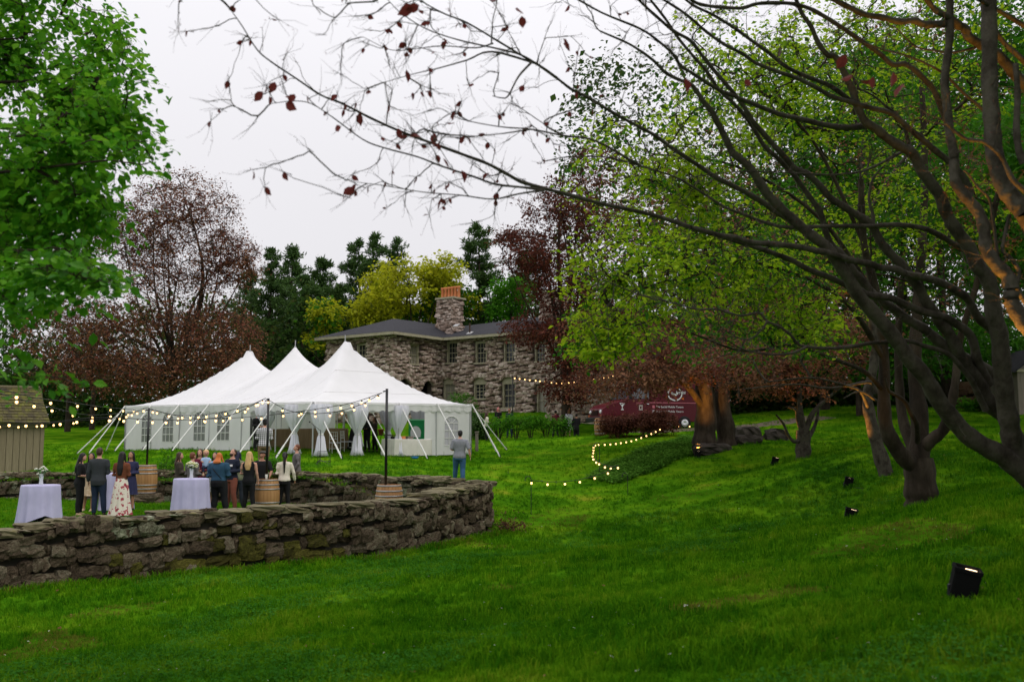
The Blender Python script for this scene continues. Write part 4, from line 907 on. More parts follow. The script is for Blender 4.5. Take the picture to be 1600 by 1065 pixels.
# shepherd hooks and their bulb string on the lawn
def hook(u, v0, v1, Y, label):
    p = at(u, v1, Y); p[2] = gz(p[0], p[1]); h = at(u, v0, Y)[2] - p[2]; root = thing('shepherd_hook', label, 'hook', p, 0, 'shepherd hooks on the lawn')
    pts = [(0, 0, -.1), (0, 0, h * .9)] + [(-.09 + .09 * math.cos(t), 0, h * .9 + .10 * math.sin(t)) for t in np.linspace(.3, 3.3, 8)]
    MB().tube(pts, .011, 6).build('rod', M['black_metal'], root)
    MB().ball((-.18, 0, h * .885), .02, 6, 4).build('tip_knob', M['black_metal'], root)
    return p + [0, 0, h]
HK = [hook(830, 743, 806, 30, 'shepherd hook nearest the stone wall corner'), hook(981, 740, 773, 33, 'shepherd hook by the lower edge of the ivy bed'), hook(937, 690, 744, 38, 'tall shepherd hook where the bulb string bends'), hook(932, 706, 722, 41, 'short shepherd hook behind the tall one'), hook(1050, 662, 684, 50, 'shepherd hook in front of the maroon van')]
K_ = [(463, 685), (532, 692), (597, 693), (662, 690), (716, 683), (777, 670), (839, 651), (888, 632), (945, 604), (908, 607), (871, 600), (838, 583), (821, 573), (804, 553), (803, 535), (806, 515), (807, 500), (810, 485), (834, 477), (876, 477), (918, 474), (960, 468), (1001, 461), (1039, 452), (1077, 438), (1115, 424), (1150, 408), (1185, 390), (1222, 372), (1273, 377), (1340, 378)]
def dep(i): return float(np.interp(i, [0, 8, 12, 17, 28, 30], [30, 33, 36, 40, 50, 51]))
KP = [at(700 + x / 3.55, 560 + y / 3.55 - 3, dep(i)) for i, (x, y) in enumerate(K_)]
string_light('bulb string looping over the shepherd hooks across the lawn', KP, 34, .032, first=.0, last=1.0)

# uplights in the grass
M['lamp_black'] = mat('matt_black_case', [(0.006, 0.006, 0.006)], rough=.75, spec=.1)
M['lens'] = mat('lit_lens', [(1, .8, .6)], emission=(1.0, 0.72, 0.42), estr=5.0)
def uplight(u, v, Y, w_, label, aim, power, cone=60):
    p = on_ground(u, v, Y); root = thing('uplight', label, 'uplight', p, 0, 'black uplights in the grass')
    d = Vector(aim) - Vector(p); az = -.25; h = w_ * 1.2; root.rotation_euler = (0, 0, az); WM[root.name] = Matrix.Translation(root.location) @ Matrix.Rotation(az, 4, 'Z')
    tl = Euler((.16, .22, 0)).to_matrix(); p[2] -= h * .06; root.location = p; WM[root.name] = Matrix.Translation(root.location) @ Matrix.Rotation(az, 4, 'Z')
    b = MB().box((0, 0, h * .5), (w_, w_ * .72, h), rot=tl); b.build('housing', M['lamp_black'], root, bevel=.012)
    rim = MB(); c = Vector(tl @ Vector((0, 0, h * .5 + .012))) + Vector((0, 0, h * .5))
    for sx, sy, lx, ly in ((-1, 0, .02, .72), (1, 0, .02, .72), (0, -1, 1, .02), (0, 1, 1, .02)):
        q = Vector((0, 0, h * .5)) + tl @ Vector((sx * w_ * .48, sy * w_ * .35, h * .5 + .01)); rim.box(q, (max(lx * w_, .02), max(ly * w_, .02), .03), rot=tl)
    rim.build('rim', M['lamp_black'], root)
    q = Vector((0, 0, h * .5)) + tl @ Vector((0, 0, h * .5 + .004)); q = q + tl @ Vector((w_ * .16, -w_ * .04, 0)); MB().box(q, (w_ * .42, w_ * .40, .006), rot=tl).build('lens', M['lens'], root)
    MB().tube([(-w_ * .55, 0, .02), (-w_ * .55, 0, h * .5), (-w_ * .5, 0, h * .5)], .014, 5).build('bracket', M['black_metal'], root)
    l = bpy.data.lights.new('uplight_lamp', 'SPOT'); l.energy = power; l.color = (1.0, .43, .07); l.spot_size = math.radians(cone); l.spot_blend = 1.0; l.shadow_soft_size = .05
    lo = bpy.data.objects.new('uplight_lamp', l); COL.objects.link(lo); q = Vector(p) + Vector((0, 0, h + .12)); lo.location = q; lo.rotation_euler = (Vector(aim) - q).to_track_quat('-Z', 'Y').to_euler()
    cbl = MB().tube([(0, -w_ * .3, .03), (.3, -.6, .02), (.9, -.8, .02)], .008, 4).build('power_cable', M['cable'], root)
uplight(1507, 932, 8.2, .205, 'largest black uplight on the near right slope', at(1560, 420, 7.7), 1100, 46)
uplight(1329, 814, 18.5, .215, 'black uplight with a glowing top in front of the split trunk', at(1440, 500, 19.5), 70, 40)
uplight(1326, 762, 27, .22, 'dark uplight on the slope behind the glowing one', at(1342, 608, 26.9), 900, 50)
uplight(1211, 729, 36, .24, 'farthest small uplight facing the small forked beech', at(1236, 655, 34.7), 420, 50)
uplight(1090, 713, 39.6, .22, 'uplight tucked behind the long flat boulder at the massive trunk', at(1103, 575, 42), 1000, 70)
# ------------------------------------------------------------ trees
def bark(name, cols, scale=3.0, bump=.5, stretch=(1, 1, .35)): return mat(name, cols, scale=scale, rough=0.9, bump=bump, bscale=scale * 5, stretch=stretch, spec=.15)
M['beech_bark'] = bark('beech_bark', [(0.022, 0.018, 0.013), (0.048, 0.040, 0.030), (0.085, 0.074, 0.058), (0.055, 0.055, 0.026)], 6, .7, (1, 1, .8))
M['grey_bark'] = bark('grey_bark', [(0.05, 0.042, 0.033), (0.10, 0.088, 0.072), (0.15, 0.13, 0.11)], 4, .8)
M['dark_bark'] = bark('dark_bark', [(0.012, 0.009, 0.006), (0.040, 0.030, 0.021), (0.085, 0.066, 0.048)], 3, 1.0)
M['twig'] = bark('purple_twig', [(0.025, 0.014, 0.014), (0.06, 0.036, 0.034)], 5, .2)
def leaf_mat(name, cols, trans=.52, rough=.5): return mat(name, cols, scale=.8, rough=rough, island=True, obj_rand=.6, trans=trans, spec=.08)
M['leaf_green'] = leaf_mat('broad_green_leaf', [(0.022, 0.12, 0.006), (0.065, 0.25, 0.012), (0.14, 0.37, 0.018), (0.25, 0.47, 0.03)])
M['leaf_lime'] = leaf_mat('young_beech_leaf', [(0.10, 0.21, 0.006), (0.22, 0.39, 0.010), (0.36, 0.50, 0.016), (0.50, 0.57, 0.03)])
M['leaf_mid'] = leaf_mat('mid_green_leaf', [(0.020, 0.085, 0.005), (0.045, 0.165, 0.010), (0.09, 0.24, 0.015)])
M['leaf_copper'] = leaf_mat('copper_leaf', [(0.045, 0.013, 0.010), (0.095, 0.025, 0.018), (0.16, 0.045, 0.028), (0.16, 0.075, 0.035)], .3)
M['leaf_brown'] = leaf_mat('brown_copper_leaf', [(0.095, 0.040, 0.022), (0.18, 0.078, 0.042), (0.26, 0.115, 0.062), (0.25, 0.15, 0.06)], .35)
M['leaf_yellow'] = leaf_mat('yellow_green_leaf', [(0.22, 0.28, 0.010), (0.40, 0.43, 0.016), (0.54, 0.51, 0.03)])
M['leaf_dark'] = leaf_mat('dark_wood_leaf', [(0.012, 0.036, 0.007), (0.025, 0.065, 0.012), (0.05, 0.09, 0.015), (0.075, 0.06, 0.02)])
M['needle'] = leaf_mat('pine_needle', [(0.022, 0.052, 0.014), (0.050, 0.105, 0.024), (0.095, 0.165, 0.038)], .15)
M['leaf_burgundy'] = leaf_mat('burgundy_leaf', [(0.08, 0.008, 0.016), (0.15, 0.018, 0.028), (0.20, 0.05, 0.03), (0.17, 0.10, 0.02)], .35)
M['leaf_shrub'] = leaf_mat('shrub_leaf', [(0.03, 0.13, 0.006), (0.07, 0.24, 0.012), (0.13, 0.32, 0.02)])
M['leaf_barberry'] = leaf_mat('barberry_leaf', [(0.05, 0.016, 0.012), (0.12, 0.042, 0.026), (0.20, 0.085, 0.045)], .2)

def tubes(C, R, n):
    """Many tubes at once: C (N, K, 3) centre lines, R (N, K) radii."""
    N, K = R.shape; d = np.gradient(C, axis=1); d /= np.linalg.norm(d, axis=2)[..., None] + 1e-9
    up = np.where(np.abs(d[:, :1, 2:3]) > .8, np.array([1., 0, 0]), np.array([0, 0, 1.])); up = np.broadcast_to(up, d.shape)
    x = np.cross(d, up); x /= np.linalg.norm(x, axis=2)[..., None] + 1e-9; y = np.cross(x, d); a = np.arange(n) * 2 * math.pi / n
    V = C[:, :, None] + (x[:, :, None] * np.cos(a)[None, None, :, None] + y[:, :, None] * np.sin(a)[None, None, :, None]) * R[:, :, None, None]
    b = (np.arange(N) * K * n)[:, None, None]; i = np.arange(K - 1)[None, :, None]; j = np.arange(n)[None, None]; j2 = (j + 1) % n
    Q = np.stack([b + i * n + j, b + i * n + j2, b + (i + 1) * n + j2, b + (i + 1) * n + j], -1).reshape(-1, 4)
    return V.reshape(-1, 3), Q
LEAF_T = {'rhomb': (np.array([(0, 0, 0), (.33, .5, .10), (0, 1, -.04), (-.33, .5, .10)]), np.array([(0, 1, 2), (0, 2, 3)])),
          'oval': (np.array([(0, 0, 0), (.30, .28, .07), (.33, .62, .07), (0, 1.05, -.08), (-.33, .62, .07), (-.30, .28, .07), (0, .5, 0)]), np.array([(0, 1, 6), (1, 2, 6), (2, 3, 6), (3, 4, 6), (4, 5, 6), (5, 0, 6)])),
          'slim': (np.array([(0, 0, 0), (.12, .5, .0), (0, 1, 0), (-.12, .5, .0)]), np.array([(0, 1, 2), (0, 2, 3)]))}
def unit(v): return v / (np.linalg.norm(v, axis=-1)[..., None] + 1e-9)
def leaves(P, D, U, S, kind='rhomb'):
    """Leaf blades at P along D with face normal near U and length S."""
    t, T = LEAF_T[kind]; D = unit(D); x = unit(np.cross(D, U)); z = np.cross(x, D); n = len(P); k = len(t)
    V = P[:, None] + S[:, None, None] * (t[None, :, :1] * x[:, None] + t[None, :, 1:2] * D[:, None] + t[None, :, 2:3] * z[:, None])
    return V.reshape(-1, 3), (T[None] + (np.arange(n) * k)[:, None, None]).reshape(-1, 3)
def spray(C, D, rng, per, length, width, size, flat=.5, droop=.1, kind='rhomb', var=.35):
    """Leaves set round cluster centres C along the branch directions D."""
    n = len(C); i = np.repeat(np.arange(n), per); m = n * per; d = unit(D)[i]; s = unit(np.cross(d, np.array([0, 0, 1.])) + 1e-6)
    f = rng.uniform(-.9, .6, m); side = rng.normal(0, 1, m) * (1 - .5 * np.abs(f))
    P = C[i] + d * (f * length)[:, None] + s * (side * width * .5)[:, None] + np.array([0, 0, 1]) * (rng.normal(0, 1, m) * width * (1 - flat) * .5 - droop * length * np.maximum(0, f + .3) ** 2 - .15 * width * np.abs(side))[:, None]
    L_ = d * .6 + s * np.sign(side)[:, None] * rng.uniform(.3, 1, m)[:, None] + rng.normal(0, .35, (m, 3)) + np.array([0, 0, -.35])
    U = np.array([0, 0, 1.]) + rng.normal(0, .45, (m, 3))
    return leaves(P, L_, U, size * (1 + rng.normal(0, var, m)).clip(.35, 2), kind)

def pline_tube(P, R, n=8): return tubes(np.asarray(P)[None], np.asarray(R)[None], n)
class Tree:
    """A skeleton that grows towards target points, each new branch leaving from the nearest node already there."""
    def __init__(s, seed): s.rng = np.random.default_rng(seed); s.P = []; s.par = []; s.rad = []; s.D = []; s.V = []; s.Q = []; s.nv = 0; s.fixed = []; s.tips = []; s.tipd = []; s.br = []
    def geo(s, V, Q): s.V.append(V); s.Q.append(Q + s.nv); s.nv += len(V)
    def limb(s, pts, r0, r1, n=10, parent=None, smooth=5, pw=1.0, sides=10, wob=0.0, knots=True):
        C = spline(pts, smooth); k = len(C); f = np.linspace(0, 1, k); R = r0 + (r1 - r0) * f ** pw
        if wob: C = C + np.cumsum(s.rng.normal(0, wob, C.shape), 0) * np.minimum(f, .5)[:, None]
        if knots: R = R * (1 + .06 * np.sin(f * k * 1.3 + s.rng.uniform(0, 6)) + s.rng.normal(0, .02, k))
        s.geo(*pline_tube(C, R, sides)); d = np.gradient(C, axis=0); b = len(s.P)
        for i in range(k): s.P.append(C[i]); s.par.append(b + i - 1 if i else -1); s.rad.append(R[i]); s.D.append(d[i] / (np.linalg.norm(d[i]) + 1e-9)); s.fixed.append(True)
        return C
    def grow(s, targets, rtip=.006, K=6, sides=5, wobble=.08, up=.15, expo=.45, rmax=.09, back=.3, avoid=None):
        root = np.array(s.P).mean(0); T = np.asarray(targets); base = np.array(s.P)
        d0 = np.array([np.min(np.linalg.norm(base - t, axis=1)) for t in T]); T = T[np.argsort(d0)]
        cap = len(s.P) + len(T) * K; P = np.zeros((cap, 3)); P[:len(s.P)] = s.P; D = np.zeros((cap, 3)); D[:len(s.P)] = s.D; n = len(s.P)
        par = list(s.par); nfix = n; br = []
        for t in T:
            v = t - P[:n]; dist = np.linalg.norm(v, axis=1); cosang = (v * D[:n]).sum(1) / (dist + 1e-6)
            j = int(np.argmin(dist * (1 + back * (1 - cosang)))); L_ = dist[j]
            f = np.linspace(0, 1, K)[:, None]; a = P[j]; m0 = D[j] * L_ * .6; m1 = v[j] * .9 + np.array([0, 0, up * L_])
            C = (2 * f ** 3 - 3 * f ** 2 + 1) * a + (f ** 3 - 2 * f ** 2 + f) * m0 + (-2 * f ** 3 + 3 * f ** 2) * t + (f ** 3 - f ** 2) * m1
            C[1:-1] += s.rng.normal(0, wobble, (K - 2, 3)) * L_ * .35
            idx = [j] + list(range(n, n + K - 1)); P[n:n + K - 1] = C[1:]; dd = np.gradient(C, axis=0); D[n:n + K - 1] = unit(dd[1:])
            par += [j] + list(range(n, n + K - 2)); n += K - 1; br.append((C, idx)); s.tips.append(t); s.tipd.append(unit(dd[-1]))
        cnt = np.zeros(n); 
        for _, idx in br: cnt[idx[-1]] += 1
        for i in range(n - 1, nfix - 1, -1): cnt[par[i]] += cnt[i]
        rad = np.minimum(rtip * np.maximum(cnt, 1) ** expo, rmax); rad[:nfix] = np.minimum(rad[:nfix], np.array(s.rad))
        CC = np.stack([c for c, _ in br]); RR = np.stack([[min(rad[i], rad[idx[1]] * 1.3) if q == 0 else rad[i] for q, i in enumerate(idx)] for _, idx in br]); RR[:, -1] *= .6
        s.geo(*tubes(CC, RR, sides)); s.branches = CC
        s.P = list(P[:n]); s.D = list(D[:n]); s.par = par; s.rad = list(np.concatenate([s.rad, rad[nfix:]]))
    def twigs(s, C, D, per, length, r=.003, sides=3, droop=.0, spread=.55):
        """Fine twigs fanning from the tips."""
        n = len(C) * per; i = np.repeat(np.arange(len(C)), per); d = unit(unit(np.asarray(D)[i]) + s.rng.normal(0, spread, (n, 3)) * np.array([1, 1, .6])); L_ = length * s.rng.uniform(.5, 1.2, n)
        f = np.linspace(0, 1, 4); c0 = np.asarray(C)[i] - d * (L_ * .25)[:, None]
        CC = c0[:, None] + d[:, None] * (f[None, :, None] * L_[:, None, None]) + s.rng.normal(0, .05, (n, 4, 3)) * L_[:, None, None] * f[None, :, None]; CC[:, :, 2] -= droop * L_[:, None] * f[None] ** 2
        s.geo(*tubes(CC, np.broadcast_to(r * (1 - .6 * f), (n, 4)), sides)); return CC
    def build(s, root, m, name='trunk'): return np_obj(name, np.vstack(s.V), [np.vstack(s.Q)], m, root, smooth=True)
def blob_points(rng, n, parts, gap=.35, gs=.35, shell=.35):
    """Points in a union of ellipsoids ((centre, radii, weight), ...), with noise gaps and a bias to the outside."""
    out = []; W = np.array([p[2] for p in parts], float); W /= W.sum()
    while sum(map(len, out)) < n:
        k = rng.choice(len(parts), size=n, p=W); u = unit(rng.normal(0, 1, (n, 3))) * (rng.random(n) ** shell)[:, None]
        c = np.array([p[0] for p in parts], float)[k]; r = np.array([p[1] for p in parts], float)[k]; q = c + u * r
        g = np.sin(q[:, 0] / gs) * np.sin(q[:, 1] / gs + 1.3) * np.sin(q[:, 2] / gs + .7)
        out.append(q[(g > -gap * 1.0) | (rng.random(n) < .15)])
    return np.vstack(out)[:n]
def crown_obj(root, VT, m, name='crown'):
    V = np.vstack([v for v, _ in VT]); o = 0; T = []
    for v, t in VT: T.append(t + o); o += len(v)
    return np_obj(name, V, [np.vstack(T)], m, root)

def broadleaf(label, base, h, parts, n, per, leaf, m_leaf, m_bark, seed, trunk_r=.3, limbs=5, cat='tree', spr=(.6, .5), lean=(0, 0), group=None, name='deciduous_tree', kind='rhomb', flat=.5, twig=0, sides=5, fork=.35, rtip=.006, gap=.35, gs=None, shell=.35, second=None, sink=.3, K=6):
    root = thing(name, label, cat, base, 0, group); t = Tree(seed); r = t.rng; base = np.array(base, float); top = base + [lean[0], lean[1], h]
    cen = np.average([p[0] for p in parts], axis=0, weights=[p[2] for p in parts])
    f = base + (top - base) * fork; t.limb([base - [0, 0, sink], base + [0, 0, .25 * fork * h], f], trunk_r * 1.25, trunk_r * .8, sides=9)
    t.limb([f, f + (top - f) * .5 + [*r.normal(0, .05 * h, 2), 0], top], trunk_r * .7, trunk_r * .04, sides=8)
    for k in range(limbs):
        p = parts[k % len(parts)]; a = 6.283 * k / limbs + r.uniform(-.4, .4); e = np.array(p[0]) + np.array(p[1]) * [math.cos(a) * .65, math.sin(a) * .65, r.uniform(-.1, .5)]
        st = base + (top - base) * fork * r.uniform(.85, 1.35); mid = st * .5 + e * .5 + [0, 0, -.02 * h] + r.normal(0, .03 * h, 3); t.limb([st, mid, e], trunk_r * .36, trunk_r * .03, sides=7)
    T = blob_points(r, n, parts, gap=gap, gs=gs or .12 * h, shell=shell); t.grow(T, rtip=rtip, sides=sides, rmax=trunk_r * .35, K=K)
    C = np.array(t.tips); D = np.array(t.tipd)
    if twig: t.twigs(C, D, twig, spr[0], r=rtip * .45)
    t.build(root, m_bark)
    if second:
        k = r.random(len(C)) < second[1]; crown_obj(root, [spray(C[k], D[k], r, per, spr[0], spr[1], leaf, flat, kind=kind)], second[0], 'crown'); C, D = C[~k], D[~k]
    if per: crown_obj(root, [spray(C, D, r, per, spr[0], spr[1], leaf, flat, kind=kind)], m_leaf, 'crown')
    return root, t
# ------------------------------------------------------------ trees behind the house and tent
def white_pine(u, vtop, Y, w_, label, seed, n_wh=17, base_v=640, bare=.15):
    p = on_ground(u, base_v, Y); zt = at(u, vtop, Y)[2]; h = zt - p[2]; root = thing('pine_tree', label, 'pine tree', p, 0, 'white pines behind the house'); t = Tree(seed); r = t.rng
    lx, ly = r.normal(0, .012 * h, 2); C = t.limb([p - [0, 0, .3], p + [lx, ly, h * .5], p + [0, 0, h]], .32, .03, sides=7)
    VT = []; BC = []; BR = []; NC = []; ND = []
    for k in range(n_wh):
        f = bare + (1 - bare) * (k / (n_wh - 1)) ** .9; z = f * h; c = np.array([np.interp(z, C[:, 2] - p[2], C[:, i]) for i in range(3)])
        L0 = 1.3 * w_ * (1.0 - f) ** .62 * (.75 + .25 * math.sin(k * 2.7 + seed)) + .35
        for j in range(r.integers(4, 7)):
            a = r.uniform(0, 6.283); L_ = L0 * r.uniform(.45, 1.2); d = np.array([math.cos(a), math.sin(a), .0]); ff = np.linspace(0, 1, 5)[:, None]
            b = c + d * ff * L_ + np.array([0, 0, 1]) * (L_ * (.10 * ff + .22 * ff ** 2 + (f - .5) * .5 * ff)); BC.append(b); BR.append(.05 * (1 - f) * np.linspace(1, .25, 5) + .012)
            m_ = max(4, int(L_ * 6.0)); q = r.uniform(.25, 1, m_)[:, None]; s = np.array([-d[1], d[0], 0]); pos = b[0] + (b[-1] - b[0]) * q + s * (r.normal(0, .22, m_) * L_ * q[:, 0])[:, None] + [0, 0, .08] + r.normal(0, .1, (m_, 3))
            NC.append(pos); ND.append(np.tile(d * .6 + [0, 0, .7], (m_, 1)) + r.normal(0, .3, (m_, 3)))
    t.geo(*tubes(np.array(BC), np.array(BR), 4)); t.build(root, M['dark_bark'])
    NC = np.vstack(NC); ND = unit(np.vstack(ND)); per = 20; i = np.repeat(np.arange(len(NC)), per); m_ = len(i)
    D = ND[i] * .45 + r.normal(0, .65, (m_, 3)); crown_obj(root, [leaves(NC[i] + r.normal(0, .12, (m_, 3)), D, r.normal(0, 1, (m_, 3)), r.uniform(.28, .55, m_), 'slim')], M['needle'])
for k, (u, vt, Y, w_, lab) in enumerate([(421, 397, 98, 3.2, 'narrow dark pine next to the bare copper beech top'), (452, 394, 96, 3.0, 'pine with a leaning double top left of the row'), (497, 412, 99, 3.2, 'shorter pine in the middle of the dark pine group'),
        (557, 384, 104, 3.6, 'tall open pine with sky showing between its branches'), (580, 375, 101, 3.4, 'tallest open pine left of the yellow maple'), (618, 380, 106, 3.6, 'pine rising directly behind the yellow maple'), (747, 358, 96, 4.0, 'broad dense pine rising behind the orange chimney pots'),
        (472, 440, 92, 3.6, 'lower dense pine just right of the copper beech'), (530, 455, 93, 3.6, 'low pine behind the left end of the house'), (386, 430, 104, 3.4, 'faint pine half hidden by the copper beech'), (690, 430, 108, 3.2, 'pine tip between the yellow maple and the chimney'), (820, 400, 104, 4.0, 'dark pine behind the red copper beech')]):
    white_pine(u, vt, Y, w_, lab, 60 + k)
def EL(u, v, Y, ru, rv, ry, wt=1.0):
    """An ellipsoid whose outline at distance Y spans ru by rv photograph pixels."""
    return (at(u, v, Y), (ru * Y / F_PX, ry, rv * Y / F_PX), wt)
def bl(label, u, v, Y, top_v, parts, *a, **k):
    b = on_ground(u, v, Y); return broadleaf(label, b, at(u, top_v, Y)[2] - b[2], parts, *a, **k)
bl('yellow green maple glowing above the house roof', 640, 640, 90, 405, [EL(640, 445, 90, 75, 42, 4), EL(600, 475, 89, 55, 28, 3.5, .6), EL(690, 425, 91, 40, 26, 3, .5), EL(570, 497, 88, 30, 16, 2.5, .25)], 420, 26, .30, M['leaf_yellow'], M['dark_bark'], 31, trunk_r=.3, spr=(.9, .8), name='maple_tree', gs=.9)
bl('small yellow green tree low in front of the pines', 510, 650, 86, 460, [EL(508, 490, 86, 26, 28, 3), EL(498, 530, 86, 22, 24, 3, .5)], 120, 26, .28, M['leaf_yellow'], M['dark_bark'], 32, trunk_r=.15, spr=(.8, .7), name='maple_tree', second=(M['leaf_mid'], .4))
bl('mid green tree behind the chimney', 690, 640, 93, 440, [EL(700, 470, 93, 50, 32, 3), EL(660, 490, 93, 40, 18, 3, .5)], 200, 26, .30, M['leaf_mid'], M['dark_bark'], 33, trunk_r=.25, spr=(.9, .8), second=(M['leaf_yellow'], .35))
bl('bright green tree between the chimney and the red beech', 800, 640, 92, 430, [EL(800, 455, 92, 40, 22, 3), EL(785, 485, 92, 24, 16, 3, .5)], 130, 26, .30, M['leaf_shrub'], M['dark_bark'], 34, trunk_r=.25, spr=(.9, .8))
# copper beech left of the tent: bare above, a dense red brown skirt below
bl('big copper beech with bare upper twigs behind the tent', 268, 672, 72, 285, [EL(290, 335, 72, 92, 72, 5, 1.0), EL(205, 370, 72, 70, 55, 5, .6), EL(362, 405, 72, 48, 48, 4, .5), EL(280, 420, 72, 110, 45, 5, .5), EL(240, 510, 71, 165, 95, 7, 1.35), EL(130, 540, 70, 95, 75, 6, .75), EL(350, 545, 70, 65, 70, 5, .7), EL(210, 585, 68, 130, 42, 5, .7)], 3700, 16, .15, M['leaf_brown'], M['dark_bark'], 35, trunk_r=.34, limbs=22, spr=(.75, .7), name='copper_beech_tree', twig=4, rtip=.011, gs=1.0, fork=.22, shell=.45, second=(M['leaf_copper'], .3))
# copper beech beside the house
bl('deep red copper beech in front of the house', 885, 668, 63, 245, [EL(870, 330, 63, 65, 55, 4, .8), EL(835, 400, 62, 55, 38, 4, .9), EL(885, 450, 62, 80, 50, 4, 1.0), EL(850, 515, 61, 75, 24, 4, .75), EL(930, 350, 64, 70, 80, 4, .8), EL(900, 560, 61, 60, 32, 4, .6), EL(890, 605, 61, 55, 26, 3, .4), EL(960, 500, 62, 60, 70, 4, .7), EL(800, 370, 62, 40, 14, 2, .2), EL(930, 260, 64, 50, 40, 3, .3)], 1700, 26, .14, M['leaf_copper'], M['dark_bark'], 36, trunk_r=.30, limbs=14, spr=(.55, .5), name='copper_beech_tree', twig=2, rtip=.010, gs=.7, fork=.25, shell=.5)
# left undergrowth and the woods behind, too far to tell apart
def woods():
    r = np.random.default_rng(44); C = []
    for _ in range(1500):
        u = r.uniform(-150, 470); C.append(at(u, r.uniform(470, 690) if r.random() < .5 else r.uniform(570, 690), r.uniform(84, 104)))
    for _ in range(700): C.append(at(r.uniform(380, 900), r.uniform(500, 650), r.uniform(100, 116)))
    C = np.array(C); C[:, 2] = np.maximum(C[:, 2], ground_zs(C[:, 0], C[:, 1]) + .3)
    V, T = spray(C, r.normal(0, 1, (len(C), 3)), r, 34, 1.6, 1.5, .42, .2)
    tag(np_obj('woods', V, [T], M['leaf_dark']), kind='stuff')
    C = np.array([at(r.uniform(880, 1900), 640 - 560 * r.random() ** 1.7, r.uniform(72, 96)) for _ in range(2600)]); C[:, 2] = np.maximum(C[:, 2], ground_zs(C[:, 0], C[:, 1]) + .4)
    C2 = np.array([at(r.uniform(1130, 1750), r.uniform(575, 648), r.uniform(64, 74)) for _ in range(700)]); C2[:, 2] = np.maximum(C2[:, 2], ground_zs(C2[:, 0], C2[:, 1]) + .3); C = np.vstack([C, C2])
    V, T = spray(C, r.normal(0, 1, (len(C), 3)), r, 28, 1.6, 1.5, .40, .2)
    tag(np_obj('hillside_woods', V, [T], M['leaf_dark']), kind='stuff')
woods()
for k, (u, Y, lab) in enumerate([(105, 78, 'slim bare trunk in the shade near the shed'), (143, 80, 'dark trunk behind the bulb strings'), (405, 90, 'thin trunk right of the copper beech')]):
    b = on_ground(u, 680, Y); broadleaf(lab, b, 9, [((b[0], b[1], b[2] + 7), (2.5, 2.5, 2.2), 1)], 70, 16, .2, M['leaf_dark'], M['dark_bark'], 200 + k, trunk_r=.2, name='woodland_tree')
# ------------------------------------------------------------ beeches on the right slope
def ray_ground(u, v, y0=4, y1=90):
    ys = np.linspace(y0, y1, 400); k = np.array([at(u, v, y) for y in ys]); g = ground_zs(k[:, 0], k[:, 1]); i = int(np.argmax(k[:, 2] <= g)); return np.array([k[i, 0], k[i, 1], g[i]])
def mid_beech(label, base, Y, limbs, parts, n, per, leaf, ml, seed, mb='beech_bark', spr=(.45, .42), second=None, twig=2, rtip=.005, name='beech_tree', gs=.6, flat=.75, kind='rhomb', sides=5, shell=.5, gap=.2):
    """Limbs are (points as (u, v, Y), width0, width1) in photograph pixels."""
    p = on_ground(*base, Y); root = thing(name, label, 'tree', p); t = Tree(seed); r = t.rng
    for pts, w0, w1 in limbs:
        P = np.array([at(*q) for q in pts]); y0, y1 = pts[0][2], pts[-1][2]; t.limb(P, w0 / 2 * y0 / F_PX, w1 / 2 * y1 / F_PX, sides=10, pw=.8)
    t.grow(blob_points(r, n, parts, gs=gs, shell=shell, gap=gap), rtip=rtip, sides=sides, rmax=.06, up=.05, wobble=.10)
    C = np.array(t.tips); D = np.array(t.tipd)
    if twig: t.twigs(C, D, twig, spr[0], r=rtip * .5)
    t.build(root, M[mb])
    if second:
        k = r.random(len(C)) < second[1]; crown_obj(root, [spray(C[k], D[k], r, per, spr[0], spr[1], leaf * .85, flat, kind=kind)], second[0]); C, D = C[~k], D[~k]
    crown_obj(root, [spray(C, D, r, per, spr[0], spr[1], leaf, flat, kind=kind)], ml)
    return root, t
b = lambda u, v, y: (u, v, y)
